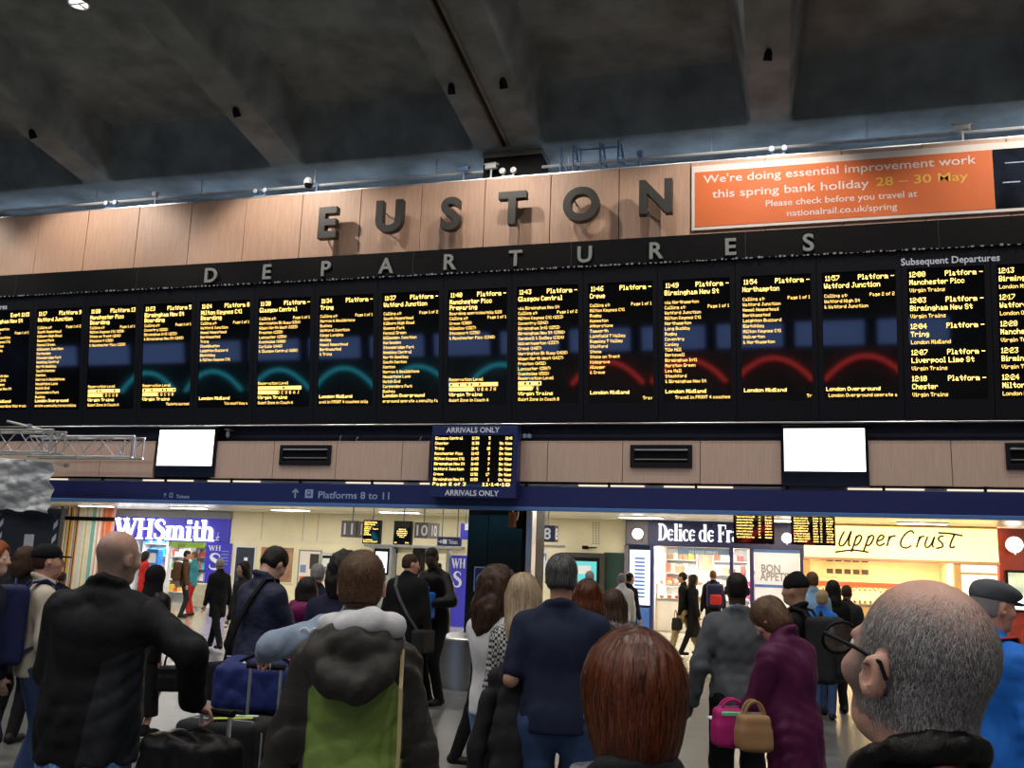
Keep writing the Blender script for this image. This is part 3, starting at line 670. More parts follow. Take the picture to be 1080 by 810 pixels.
def post_cam(px, py, lab, kind, m_='white'):
    c = P(px, py, .03); zb = ZA+.02; t = thing('security_camera', lab, 'camera', (c[0], .03, zb), group='cameras on the fascia top')
    if kind == 'dome':
        mb = MB(); mb.tube([(c[0]+.10, .03, zb), (c[0]+.10, .03, zb+.2)], .03, 8); mb.tube([(c[0]+.10, .03, zb+.18), (c[0]-.02, -.02, zb+.2)], .02, 8); mb.build('arm', 'bluegrey', t)
        mb = MB(); mb.lathe((c[0]-.06, -.02, zb+.19), [(.02, .12), (.07, .10), (.095, .05), (.1, -.01), (.095, -.02)], 18); mb.build('housing', 'white', t, True)
        mb = MB(); mb.lathe((c[0]-.06, -.02, zb+.17), [(.085, 0), (.08, -.04), (.055, -.075), (.015, -.09)], 18); mb.build('dome', 'blackgloss', t, True)
        return
    mb = MB(); mb.tube([(c[0], .03, zb), (c[0], .03, zb+.2)], .018, 8); mb.build('post', m_, t, True)
    if kind == 'bullet':
        Rm = np.array(Matrix.Rotation(rad(-25), 3, 'Z') @ Matrix.Rotation(rad(8), 3, 'Y'))
        mb = MB(); mb.box(-.13, .13, -.045, .045, -.045, .045, bev=.012, R=Rm, c=(c[0], .03, zb+.245)); h = mb.build('housing', m_, t)
        mb = MB(); mb.box(-.15, .15, -.055, .055, -.006, .006, R=Rm, c=(c[0], .03, zb+.298)); mb.build('sunshield', m_, h)
        q = np.array((c[0], .03, zb+.245))+Rm @ np.array((.135, 0, 0)); mb = MB(); mb.lathe(q, [(.035, 0), (.02, .012)], 12, 'x'); mb.build('lens', 'blackgloss', h)
    else:
        mb = MB(); mb.box(c[0]-.05, c[0]+.05, -.04, .09, zb+.2, zb+.29, bev=.012); mb.build('sensor_head', m_, t)
post_cam(164, 208, 'small square sensor on a post at the left of the fascia top', 'sensor')
post_cam(330, 192, 'white dome security camera above the letter E', 'dome')
post_cam(489, 184, 'white camera on a post left of the dark beam end', 'bullet', 'bluegrey')
post_cam(518, 180, 'white camera in front of the dark beam end', 'bullet')
post_cam(675, 170, 'lone post on the fascia top above the letter N', 'sensor', 'bluegrey')
post_cam(1015, 140, 'white camera on a post above the right part of the banner', 'bullet')
# dark beam-end box with vents under the double rib
t = thing('beam_end_box', 'black plant box under the double concrete rib', 'box', (RIBS[9], .3, 8.36))
x0, x1 = X(510, 175, .18), X(571, 170, .18)
B(x0, x1, .18, .7, 8.36, 9.12).build('body', 'black', t)
mb = MB(); mb.box(x0-.02, x1+.02, .14, .72, 9.10, 9.2, bev=.01); mb.build('lintel', 'concrete2', t)
# blue lattice frame: a maintenance ladder cradle standing on the ledge
t = thing('access_cradle', 'blue steel ladder cradle standing behind the letters O and N', 'frame', (X(622, 178, .6), .6, 8.36))
ya, yb = .16, .55
fx = [X(591, 170, ya), X(604, 170, ya), X(633, 168, ya), X(652, 166, ya)]
zt = Z(620, 150, ya)
for k, x in enumerate(fx):
    if k == 0:
        mb = MB(); mb.tube([(x, ya, 8.36), (x, ya, zt-.02)], .016, 6); mb.tube([(x, ya, zt-.1), (fx[1]-.02, ya, 8.4)], .013, 6); mb.build('brace', 'bluegrey', t); continue
    mb = MB(); mb.tube([(x, ya, 8.36), (x, ya, zt+.06)], .018, 6); mb.tube([(x+.14, yb, 8.36), (x+.02, ya+.05, zt+.04)], .018, 6)
    for j in range(6): q = j/6; zz = 8.4+(zt-8.4)*q; mb.tube([(x, ya, zz), (x+.14*(1-q)+.02*q, yb*(1-q)+(ya+.05)*q, zz)], .012, 6)
    mb.build('ladder', 'bluegrey', t)
for zz in (8.55, zt-.14, zt-.02): 
    mb = MB(); mb.tube([(fx[1], ya, zz), (fx[3], ya, zz)], .014, 6); mb.build('rail', 'bluegrey', t)
mb = MB(); mb.tube([(fx[1]+.15, ya, 8.55), (fx[1]+.15, ya, zt-.1)], .012, 6); mb.build('rail', 'bluegrey', t)

# ------------------------------------------------------------------ hall lamps
def downlight(x, y, z, energy, lab, r=.16, col=(1, .96, .90), spot=None, size=.25):
    t = thing('ceiling_lamp', lab, 'lamp', (x, y, z), group='round ceiling lamps')
    mb = MB(); mb.lathe((x, y, z), [(r*.8, .20), (r*.95, .12), (r*1.08, .02), (r*1.08, -.012), (r*.93, -.012), (r*.9, .04)], 28); mb.build('rim', 'alu', t, True)
    mb = MB(); mb.lathe((x, y, z+.03), [(r*.9, .006), (r*.9, 0), (r*.62, 0), (r*.6, .006)], 28); mb.build('ring_tube', 'lit', t, True)
    mb = MB(); mb.box(x-r*.9, x+r*.9, y-.018, y+.018, z+.0, z+.03); mb.box(x-.018, x+.018, y-.0, y+r*.9, z+.0, z+.03); mb.build('cross_bar', 'alu', t)
    ld = bpy.data.lights.new('lamp_light', 'SPOT' if spot else 'AREA'); ld.energy = energy; ld.color = col
    if spot: ld.spot_size = rad(spot); ld.spot_blend = .6; ld.shadow_soft_size = .06
    else: ld.shape = 'DISK'; ld.size = size; ld.spread = rad(150)
    lo = bpy.data.objects.new('lamp_light', ld); COL.objects.link(lo); lo.parent = t; lo.location = (0, 0, -.03)
    return lo
yl_ = -5.2
for _ in range(20): yl_ = yl_+.5*(float(P(83, 4, yl_)[2])-(float(cofftop(np.array(yl_)))-.05))*-1.5
ql = P(83, 4, yl_)
coff = [(RIBS[k]+RIBS[k+1])/2 for k in range(5, len(RIBS)-1)]
LAMP_W = 120
for r_, y in enumerate((yl_, -11.0, -17.0, -24.0)):
    for k, x in enumerate(coff):
        xx = ql[0] if (k == 2 and r_ == 0) else x+(ql[0]-coff[2] if r_ == 0 else 0)
        zc = float(cofftop(np.array(y)))-.05 if not (k == 2 and r_ == 0) else min(float(ql[2]), float(cofftop(np.array(y)))-.05)
        where = ['row nearest the fascia', 'second row from the fascia', 'third row from the fascia', 'rearmost row'][r_]
        downlight(xx, y, zc, LAMP_W*(1.0 if r_ else 0.55), 'round ring lamp in the coffers, %s, %s' % (where, ORD[k]))
# spots added on the ribs, none seen there, to cast the letters' shadows
for k, (x, tgt) in enumerate(((RIBS[5], -22), (RIBS[6], -17.6), (RIBS[7], -13), (RIBS[8], -8.4), (RIBS[9]-.45, -5.7), (RIBS[9]+.45, -3.8), (RIBS[10], -1.2), (RIBS[11], 3.8), (RIBS[12], 8))):
    y = -1.9; z = float(soffit(np.array(y)))-.10
    t = thing('spotlight', 'small dark spotlight aimed at the fascia, %s' % ORD[k], 'lamp', (x, y, z), group='spotlights aimed at the fascia')
    d = Vector(((tgt-x)*.5, -y, -3.1)).normalized(); q = d.to_track_quat('-Z', 'Y'); Rm = np.array(q.to_matrix())
    V = MB(); V.lathe((0, 0, 0), [(.03, .12), (.06, .06), (.07, -.05), (.06, -.055)], 14); W_ = MB(); W_.add(np.array(V.v) @ Rm.T+np.array((x, y, z)), V.f); W_.build('lamp_head', 'black', t, True)
    mb = MB(); mb.tube([(x, y, z+.06), (x, y, z+.11)], .02, 6); mb.build('stem', 'black', t)
    ld = bpy.data.lights.new('added_spot_light', 'SPOT'); ld.energy = (120 if k in (4, 5) else 290); ld.spot_size = rad(112); ld.spot_blend = .45; ld.shadow_soft_size = .05; ld.color = (1, .90, .78)
    lo = bpy.data.objects.new('added_spot_light', ld); COL.objects.link(lo); lo.parent = t; lo.rotation_euler = q.to_euler(); lo.location = tuple(d*.08)
# ================================================================== LEFT: truss, tarpaulin, hoarding
def truss(name, lab, xa, xb, y, z0, z1, dep, step):
    t = thing(name, lab, 'truss', (xa, y, z0), group='aluminium trusses')
    for (yy, zz, nm) in ((y, z0, 'chord'), (y, z1, 'chord'), (y+dep, z0, 'chord'), (y+dep, z1, 'chord')):
        mb = MB(); mb.tube([(xa, yy, zz), (xb, yy, zz)], .024, 8); mb.build(nm, 'alu', t, True)
    n = int(round((xb-xa)/step)); xs = np.linspace(xb, xa, n+1)
    for k in range(n):
        for yy in (y, y+dep):
            a, b = (z0, z1) if k % 2 else (z1, z0)
            mb = MB(); mb.tube([(xs[k], yy, a), (xs[k+1], yy, b)], .013, 6); mb.build('lacing', 'alu', t, True)
        a, b = (y, y+dep) if k % 2 else (y+dep, y)
        mb = MB(); mb.tube([(xs[k], a, z1), (xs[k+1], b, z1)], .012, 6); mb.tube([(xs[k], a, z0), (xs[k+1], b, z0)], .012, 6); mb.build('lacing', 'alu', t, True)
    for x in (xb-.02, xb-.2):
        mb = MB(); mb.tube([(x, y, z0), (x, y, z1)], .028 if x > xb-.1 else .015, 8); mb.build('end_post', 'alu', t, True); mb = MB(); mb.tube([(x, y+dep, z0), (x, y+dep, z1)], .015, 8); mb.build('end_post', 'alu', t, True)
YT = -0.9
truss('lighting_truss', 'silver truss section ending under the departure board, the farther one', X(30, 470, YT), X(141, 470, YT), YT, Z(90, 481.5, YT), Z(90, 460.3, YT), .30, .40)
YT2 = -1.5
truss('lighting_truss', 'silver truss section at the left edge above the tarpaulin, the nearer one', X(-120, 470, YT2), X(54, 470, YT2), YT2, Z(25, 476.5, YT2), Z(25, 453.5, YT2), .34, .40)
t = thing('scaffold_tube', 'loose silver pole lying across the trusses', 'pole', (X(7, 444, -1.2), -1.2, Z(7, 444, -1.2)))
a, b = P(7, 444, -1.75), P(74, 460.5, -0.85); mb = MB(); mb.tube([a, b], .022, 8); mb.build('tube', 'alu', t, True)
for q in (.35, .8): c = a+(b-a)*q; B(c[0]-.04, c[0]+.04, c[1]-.04, c[1]+.04, c[2]-.045, c[2]+.045, bev=.01).build('clamp', 'greyp', t)
t = thing('scaffold_tube', 'loose silver pole sloping below the truss over the tarpaulin', 'pole', (X(27, 485, -1.4), -1.4, Z(27, 485, -1.4)))
a, b = P(26, 485, -1.9), P(70, 490.5, -0.9); mb = MB(); mb.tube([a, b], .02, 8); mb.build('tube', 'alu', t, True); c = b; B(c[0]-.04, c[0]+.04, c[1]-.04, c[1]+.04, c[2]-.04, c[2]+.04, bev=.01).build('clamp', 'greyp', t)
# crumpled tarpaulin hanging over the frame
M['tarp'] = mat('grey_tarpaulin', (0.52, 0.54, 0.56), 0.38, var=0.15, nscale=3, bump=.25, bscale=14)
def tarp():
    YC = -1.75
    c = [P(-60, 478, YC), P(60.5, 488, YC), P(55, 541, YC), P(-60, 533, YC)]
    nu, nv = 130, 70; rng = np.random.default_rng(5)
    u, v = np.meshgrid(np.linspace(0, 1, nu), np.linspace(0, 1, nv), indexing='ij')
    top = np.outer(1-u.ravel(), c[0])+np.outer(u.ravel(), c[1]); bot = np.outer(1-u.ravel(), c[3])+np.outer(u.ravel(), c[2])
    Q = top*(1-v.ravel()[:, None])+bot*v.ravel()[:, None]
    h = np.zeros(nu*nv)
    for k in range(16):
        kx, kz = rng.normal(0, 5, 2)*(1+k/14); ph = rng.uniform(0, 6.3); a_ = .034/(1+.10*(abs(kx)+abs(kz)))
        h += a_*(1-2*np.abs(np.sin(kx*u.ravel()*1.3+kz*v.ravel()+ph)))
    h += -.10*np.exp(-((u.ravel()-.36)/.02)**2)*0.5
    Q[:, 1] += h; Q[:, 2] += .02*np.sin(u.ravel()*23)*v.ravel()
    F = [(i*nv+j, (i+1)*nv+j, (i+1)*nv+j+1, i*nv+j+1) for i in range(nu-1) for j in range(nv-1)]
    mb = MB(); mb.v = Q.tolist(); mb.f = F
    o = mb.build('tarpaulin', 'tarp', smooth=True, org=tuple(c[3])); s = o.modifiers.new('thickness', 'SOLIDIFY'); s.thickness = .006
    tag(o, 'crumpled grey tarpaulin hanging below the left truss', 'tarpaulin')
tarp()
YHO = -1.55
t = thing('hoarding', 'dark navy hoarding box with striped edges at the far left', 'hoarding', (X(20, 560, YHO), YHO, 0))
M['hoard'] = mat('dark_hoarding', (0.022, 0.026, 0.036), .5, var=.15)
x1 = X(62, 560, YHO); x0 = x1-3.6
B(x0, x1, YHO, YHO+.12, 0, Z(40, 541.5, YHO), bev=.01).build('panel', 'hoard', t)
B(x0, x1+.03, YHO-.03, YHO+.15, Z(40, 541.5, YHO)-.02, Z(40, 535.5, YHO), bev=.01).build('cap', 'hoard', t)
M['stripew'] = mat('white_stripe', (.55, .57, .6), .5, var=.1)
for px in (0.5, 58):
    xc = X(px, 560, YHO); mb = MB()
    for k in range(9):
        z0 = .3+k*.24; q = [(xc-.04, YHO-.004, z0), (xc+.04, YHO-.004, z0+.09), (xc+.04, YHO-.004, z0+.20), (xc-.04, YHO-.004, z0+.11)]; mb.add(q, [(0, 1, 2, 3)])
    mb.build('hazard_strip', 'stripew', t)
c = P(30, 572, YHO-.01); B(c[0]-.10, c[0]+.10, YHO-.012, YHO, c[2]-.14, c[2]+.14).build('notice', 'stripew', t)

# ================================================================== REAR CONCOURSE
YW = 11.5; ZC = 3.03
cs = sroot('ceiling_rear')
B(XL, XR, .30, YW+4.5, ZC, ZC+.15).build('soffit', 'ceil2', cs)
B(XL, XR, .30, .34, 2.6, ZC).build('downstand', 'ceil2', cs)
for k in range(1, 5): B(XL, XR, .3+k*2.4-.01, .3+k*2.4+.01, ZC-.006, ZC).build('joint', 'greyp', cs)
def rect(px0, py0, px1, py1, Y):
    mx, my = (px0+px1)/2, (py0+py1)/2
    return X(px0, my, Y), X(px1, my, Y), Z(mx, py1, Y), Z(mx, py0, Y)
def panel_lamp(x, y, wx, wy, lab, e, col=(1, .94, .82)):
    t = thing('soffit_lamp', lab, 'lamp', (x, y, ZC), group='flat lamps in the low soffit')
    B(x-wx/2-.03, x+wx/2+.03, y-wy/2-.03, y+wy/2+.03, ZC-.035, ZC, bev=.008).build('frame', 'white', t); B(x-wx/2, x+wx/2, y-wy/2, y+wy/2, ZC-.045, ZC-.034).build('diffuser', 'tube', t)
    ld = bpy.data.lights.new('lamp_light', 'AREA'); ld.shape = 'RECTANGLE'; ld.size = wx; ld.size_y = wy; ld.energy = e; ld.color = col
    lo = bpy.data.objects.new('lamp_light', ld); COL.objects.link(lo); lo.parent = t; lo.location = (0, 0, -.06)
n_ = 0
for y in (2.6, 6.0, 9.4):
    for x in (-20.5, -17.2, -13.8, -10.4, -7.0, -3.6, -.2, 3.2, 6.6):
        n_ += 1; col = (1, .94, .82) if x < -1 else (1, .74, .42)
        panel_lamp(x, y, 1.1, .26, 'flat lamp in the low soffit, %s row, %s' % ({2.6: 'front', 6.0: 'middle', 9.4: 'back'}[y], ORD[(n_-1) % 9]), 40 if x < -1 else 62, col)
struct(B(XL, X(117, 560, YW), YW+.05, YW+.3, 0, ZC).build('wall_rear_left', 'cream'))
cw0, cw1 = X(243.5, 560, YW), X(660, 560, YW)
struct(B(cw0, cw1, YW, YW+.3, 0, ZC).build('wall_rear_centre', 'cream'))
struct(B(X(1052, 580, YW), XR, YW-.1, YW+.3, 0, ZC).build('wall_rear_right', mat('dark_red_wall', (.20, .018, .018), .45, var=.1)))
# dado joints of the cream wall
zz = Z(330, 571, YW); wj = sroot('trim_7')
B(cw0, X(490, 575, YW), YW-.02, YW, zz-.03, zz).build('dado_rail', 'ceil2', wj)
for px in (276, 319.5, 335): x = X(px, 560, YW); B(x-.008, x+.008, YW-.004, YW, zz, ZC).build('joint', 'greyp', wj)

# striped wall ------------------------------------------------------------
YS = 10.6
t = thing('striped_wall', 'wall of thin multicoloured vertical stripes left of the newsagent', 'panel wall', (X(90, 640, YS), YS, 0))
sx0, sx1 = X(58, 590, YS), X(115.5, 590, YS); rnd = random.Random(11)
SC_ = [(.62, .16, .05), (.75, .40, .08), (.20, .45, .40), (.75, .68, .55), (.10, .16, .14), (.65, .30, .28), (.72, .72, .66), (.55, .55, .18), (.30, .42, .22), (.05, .05, .06), (.80, .78, .72)]
SM = [mat('stripe_%d' % k, c, .18, var=.05) for k, c in enumerate(SC_)]
nst = 46; xx = sx0
for k in range(nst):
    wd = (sx1-sx0)/nst; mm = SM[rnd.choice([0, 0, 1, 5] if k > nst*.78 else [2, 3, 4, 5, 6, 7, 8, 9, 10, 1, 6, 10])]
    B(xx, xx+wd, YS-rnd.uniform(.0, .02), YS+.06, 0, ZC-.01).build('stripe', mm, t); xx += wd
B(sx0, sx1+.05, YS-.06, YS-.03, Z(90, 549, YS), Z(90, 545, YS)).build('cross_rail', 'black', t)


# ---- serif lettering drawn as ribbons with thick and thin strokes ------------
def ribbon(mb, pts, ws, O, ux, uz, un, dep):
    pts = np.array(pts, float); n = len(pts); ws = ws if hasattr(ws, '__len__') else [ws]*n
    V = []
    for i in range(n):
        d = pts[min(i+1, n-1)]-pts[max(i-1, 0)]; d /= (np.linalg.norm(d)+1e-9); nn = np.array([-d[1], d[0]])*ws[i]/2
        for q in (pts[i]-nn, pts[i]+nn):
            for k in (0, dep): V.append(O+ux*q[0]+uz*q[1]+un*k)
    F = []
    for i in range(n-1):
        a, b = 4*i, 4*i+4; F += [(a+1, a+3, b+3, b+1), (a, b, b+2, a+2), (a, a+1, b+1, b), (a+2, b+2, b+3, a+3)]
    F += [(0, 2, 3, 1), (4*n-4, 4*n-3, 4*n-1, 4*n-2)]
    mb.add(V, F)
def arc(cx, cy, rx, ry, a0, a1, w0, w1, n=18):
    A = np.radians(np.linspace(a0, a1, n)); return [(cx+rx*math.cos(a), cy+ry*math.sin(a)) for a in A], [w1+(w0-w1)*abs(math.cos(a))**1.3 for a in A]
TK, TN = .19, .075
def stem(x, y0, y1, sb=True, stp=True, sl=None):
    r = [([(x, y0), (x, y1)], TK)]
    if sb: r.append(([(x-.19, y0+.035), (x+.19, y0+.035)], .07))
    if stp: r.append(([(x-(.19 if sl is None else sl), y1-.035), (x+(.19 if sl is None else .0), y1-.035)], .07))
    return r
XH = .68
SERIF = {
 'W': ([([(.05, 1), (.40, 0)], .2), ([(.38, 0), (.62, .95)], TN), ([(.55, 1), (.88, 0)], .2), ([(.86, 0), (1.14, 1)], TN), ([(-.12, .965), (.26, .965)], .07), ([(.42, .965), (.74, .965)], .07), ([(.98, .965), (1.27, .965)], .07)], 1.24),
 'H': (stem(.2, 0, 1)+stem(.78, 0, 1)+[([(.2, .52), (.78, .52)], TN)], 1.0),
 'S': ([([(.57, .74), (.56, .86), (.44, .95), (.3, .965), (.17, .9), (.12, .77), (.18, .66), (.32, .56), (.48, .46), (.575, .34), (.56, .18), (.45, .06), (.3, .035), (.16, .07), (.085, .16), (.08, .3)], [.05, .06, .07, .09, .14, .19, .2, .21, .21, .2, .18, .13, .09, .07, .06, .05])], .68),
 'm': (stem(.18, 0, XH, sl=.17)+[arc(.36, .44, .18, .21, 175, 0, TK, TN)]+stem(.54, 0, .46, True, False)+[arc(.73, .44, .19, .21, 175, 0, TK, TN)]+stem(.92, 0, .46, True, False), 1.12),
 'i': (stem(.2, 0, XH, sl=.17)+[([(.2, .80), (.2, .98)], .2)], .40),
 't': ([([(.2, .95), (.2, .17), (.26, .06), (.38, .05), (.44, .12)], [.1, TK, TK, .09, .05]), ([(.02, .63), (.42, .63)], TN)], .46),
 'h': (stem(.18, 0, 1.0, sl=.17)+[arc(.38, .44, .2, .21, 175, 0, TK, TN)]+stem(.58, 0, .46, True, False), .80),
 'D': (stem(.2, 0, 1)+[arc(.3, .5, .42, .46, -90, 90, .2, .08)], .84),
 'e': ([arc(.31, .34, .23, .31, -40, -325, .17, .07, 26), ([(.1, .36), (.52, .36)], .07)], .60),
 'l': (stem(.2, 0, 1.0, sl=.17), .40),
 'c': ([arc(.31, .34, .23, .31, -45, -310, .17, .07, 26), ([(.44, .54), (.46, .52)], .13)], .56),
 'd': ([arc(.32, .34, .23, .31, 0, 360, .16, .07, 28)]+stem(.56, 0, 1.0, True, False)+[([(.40, .965), (.56, .965)], .07)], .78),
 'F': (stem(.2, 0, 1)+[([(.2, .965), (.72, .965)], .07), ([(.70, .98), (.70, .74)], .06), ([(.2, .5), (.5, .5)], .07), ([(.5, .62), (.5, .4)], .06)], .74),
 'r': (stem(.18, 0, XH, sl=.17)+[arc(.36, .46, .18, .19, 170, 50, TK, .08), ([(.46, .58), (.48, .56)], .15)], .52),
 'a': ([arc(.28, .48, .18, .17, 150, 0, .14, .07)]+[([(.46, .5), (.46, .1), (.56, .05)], [.17, .17, .06]), arc(.27, .18, .19, .15, 70, 360, .14, .07)], .60),
 'n': (stem(.18, 0, XH, sl=.17)+[arc(.38, .44, .2, .21, 175, 0, TK, TN)]+stem(.58, 0, .46, True, False), .78), ' ': ([], .3)}
def serif(mb, s, O, ux, uz, un, h, width=None, dep=.03):
    tot = sum(SERIF[c][1] for c in s); sx = h if width is None else width/tot; x = 0
    for c in s:
        st, adv = SERIF[c]
        for pts, ws in st:
            pts = [((x+p_[0])*sx, p_[1]*h) for p_ in pts]
            ws = [w_*(h+sx)/2 for w_ in ws] if hasattr(ws, '__len__') else ws*(h+sx)/2
            ribbon(mb, pts, ws, O, ux, uz, un, dep)
        x += adv
UN = np.array([0, -1.0, 0])

# ================================================================== NEWSAGENT
Y1 = YW
t = thing('newsagent_shop', 'newsagent shop front with glowing white sign on purple', 'shop front', (X(180, 640, Y1), Y1, 0))
M['purple'] = mat('purple_blue_fascia', (.035, .03, .30), .3, var=.25, nscale=.8, emit=(.05, .05, .5), es=.35)
M['whitelet'] = glow('white_lit_letter', (1, 1, 1), 5.0)
fx0, fx1, fz0, fz1 = rect(117, 546, 243, 571, Y1)
B(fx0, fx1, Y1-.10, Y1+.2, fz0, fz1, bev=.01).build('fascia', 'purple', t)
B(fx0-.05, fx1+.05, Y1-.14, Y1+.2, fz1, ZC-.02).build('header', 'greyp', t)
a, b = P(120.5, 566.5, Y1-.16), P(225.5, 570, Y1-.16)
mb = MB(); serif(mb, 'WHSmith', np.array([a[0], Y1-.13, (a[2]+b[2])/2-.03]), ex, ez, UN, .66, b[0]-a[0]); mb.build('sign_letters', 'whitelet', t)
q = P(227.5, 569.5, Y1-.13); mb = MB(); ribbon(mb, [(0, 0), (.12, 0)], .02, q, ex, ez, UN, .01)
ribbon(mb, [(.02, .03), (.08, .12), (.05, .2), (.10, .24)], .02, q, ex, ez, UN, .01); ribbon(mb, [(.0, .1), (.06, .06), (.13, .1)], .02, q, ex, ez, UN, .01); mb.build('emblem', 'signwhite', t)
px0, px1, pz0, pz1 = rect(217, 571.5, 243, 634, Y1)
B(px0, px1, Y1-.12, Y1+.2, .12, fz0-.005, bev=.01).build('side_panel', 'purple', t)
B(px0-.02, px1+.02, Y1-.14, Y1+.2, 0, .12).build('plinth', 'white', t)
q0_, q1_ = P(220, 580.5, Y1-.13), P(232, 580.5, Y1-.13)
mb = MB(); serif(mb, 'WH', np.array([q0_[0], Y1-.125, q0_[2]]), ex, ez, UN, .16, q1_[0]-q0_[0]+.03, .01)
q0_, q1_ = P(217.5, 600.5, Y1-.13), P(232, 600.5, Y1-.13); serif(mb, 'S', np.array([q0_[0]+.05, Y1-.125, q0_[2]]), ex, ez, UN, .52, q1_[0]-q0_[0]-.03, .01); mb.build('panel_letters', 'signwhite', t)
mb = MB(); zt_ = fz1-.12
for k in range(5): mb.box(px1-.3, px1-.05, Y1-.125, Y1-.12, pz1-.3-k*.10, pz1-.28-k*.10)
mb.build('panel_lines', 'signblue', t)
# interior
B(fx0, px1, Y1+3.6, Y1+3.7, 0, ZC).build('back_wall', 'white', t)
B(fx0-.06, fx0, Y1, Y1+3.6, 0, ZC).build('inner_wall', 'white', t); B(px1-.06, px1, Y1+.2, Y1+3.6, 0, ZC).build('inner_wall', 'white', t)
B(fx0, px1, Y1+.2, Y1+3.6, fz0+.05, fz0+.1).build('shop_ceiling', 'white', t)
for k in range(3): B(fx0+.4+k*1.3, fx0+1.4+k*1.3, Y1+.9, Y1+1.5, fz0+.03, fz0+.045).build('lit_panel', 'tube', t)
M['lime'] = mat('lime_banner', (.35, .55, .06), .4, var=.05, emit=(.35, .55, .06), es=.4)
gx0, gx1, gz0, gz1 = rect(178, 571.5, 216, 577.5, Y1+.3); B(gx0, gx1, Y1+.28, Y1+.32, gz0, gz1).build('hanging_banner', 'lime', t)
sgn('banner_lettering', 'GO', 187.5, 577, 195, 'floor', .16, t, Y1+.27)
post = P(178, 600, Y1+.25); B(post[0]-.03, post[0]+.03, Y1+.2, Y1+.28, 0, fz0+.04).build('door_post', 'white', t)
GOODS = [mat('goods_%d' % k, c, .4, var=.1) for k, c in enumerate([(.02, .22, .75), (.75, .72, .66), (.7, .10, .06), (.75, .5, .06), (.12, .45, .12), (.05, .5, .6), (.75, .55, .35), (.3, .2, .12), (.85, .85, .85), (.6, .3, .5), (.35, .05, .05)])]
def shelf_unit(name, lab, x0, x1, y0, y1, levels, seed, pal, item='goods_box', ilab=None, hh=(.12, .26), pw_=(.09, .22)):
    t2 = thing(name, lab, 'shelf', ((x0+x1)/2, (y0+y1)/2, 0))
    B(x0, x1, y1-.02, y1, 0, levels[-1]+.35).build('back', 'white', t2)
    for s_, xx_ in (('side', x0), ('side', x1-.03)): B(xx_, xx_+.03, y0, y1, 0, levels[-1]+.35).build(s_, 'white', t2)
    rnd = random.Random(seed); kinds = {}
    for li, z in enumerate(levels):
        B(x0, x1, y0, y1, z-.02, z, bev=.004).build('shelf_board', 'white', t2)
        xx_ = x0+.04
        while xx_ < x1-.14:
            w_ = rnd.uniform(*pw_); h_ = rnd.uniform(*hh)
            if xx_+w_ > x1-.03: break
            g = rnd.choice(pal); mb = MB(); mb.box(xx_, xx_+w_*.93, y0+.02, y0+.02+rnd.uniform(.1, .2), z, z+h_, bev=.008); mb.box(xx_+w_*.15, xx_+w_*.78, y0+.014, y0+.021, z+h_*.3, z+h_*.7)
            o = mb.build(item, GOODS[g], org=(xx_+w_/2, y0+.1, z))
            tag(o, (ilab or 'packaged item on '+' '.join(lab.split()[:9])), 'package', 'goods on the '+lab); xx_ += w_
    return t2
lv = [.35, .75, 1.15, 1.55, 1.95]
shelf_unit('shop_shelf', 'blue and white display shelf inside the newsagent, left of the door post', X(150, 600, Y1+1.6), X(176, 600, Y1+1.6), Y1+1.5, Y1+1.9, lv, 1, [0, 0, 8, 1, 5, 9])
shelf_unit('shop_shelf', 'bright snack shelf inside the newsagent, right of the door post', X(180, 600, Y1+1.9), X(200, 600, Y1+1.9), Y1+1.8, Y1+2.2, lv, 2, [3, 4, 1, 6, 8, 2])
shelf_unit('shop_shelf', 'tall white shelf deep inside the newsagent by the blue panel', X(203, 600, Y1+2.6), X(220, 600, Y1+2.6), Y1+2.5, Y1+2.9, lv, 3, [8, 8, 1, 2, 5])
t = thing('shop_display', 'bright blue standing display box in the newsagent entrance', 'display box', (X(162, 600, Y1+.9), Y1+.9, 0))
x0, x1, z0, z1 = rect(156, 579, 168, 596, Y1+.9); B(x0, x1, Y1+.8, Y1+1.1, z0, z1, bev=.02).build('header_card', GOODS[0], t); B(x0, x1, Y1+.8, Y1+1.2, 0, z0-.35, bev=.02).build('bin', GOODS[0], t); B(x0+.1, x0+.16, Y1+.9, Y1+.96, z0-.36, z0).build('post', 'white', t); B(x0+.05, x1-.05, Y1+.792, Y1+.8, z0+.08, z1-.12).build('print', GOODS[8], t)

# ================================================================== CENTRE REAR WALL
def poster(px0, py0, px1, py1, lab, m_, fr='white', Y=YW, parts=()):
    x0, x1, z0, z1 = rect(px0, py0, px1, py1, Y-.03); t = thing('poster', lab, 'poster', ((x0+x1)/2, Y-.03, z0), group='posters on the cream wall')
    mb = MB(); mb.box(x0, x1, Y-.04, Y-.001, z0, z0+.04); mb.box(x0, x1, Y-.04, Y-.001, z1-.04, z1); mb.box(x0, x0+.04, Y-.04, Y-.001, z0+.04, z1-.04); mb.box(x1-.04, x1, Y-.04, Y-.001, z0+.04, z1-.04); mb.build('frame', fr, t)
    B(x0+.03, x1-.03, Y-.02, Y-.001, z0+.03, z1-.03).build('print', m_, t)
    for k, (a, b, c, d, mm) in enumerate(parts): B(x0+(x1-x0)*a, x0+(x1-x0)*c, Y-.024, Y-.02, z0+(z1-z0)*b, z0+(z1-z0)*d, bev=.002).build('print_detail', mm, t)
poster(246.5, 576, 268.5, 622, 'dark navy framed poster right of the purple shop panel', 'bluewall', parts=((.45, .62, .62, .74, 'signwhite'), (.2, .2, .8, .23, 'signblue')))
poster(273, 576, 310, 615, 'brown picture poster behind the man looking down', mat('brown_print', (.35, .2, .12), .4, var=.6, nscale=1.5), 'cream', parts=((.1, .3, .4, .9, 'orange'),))
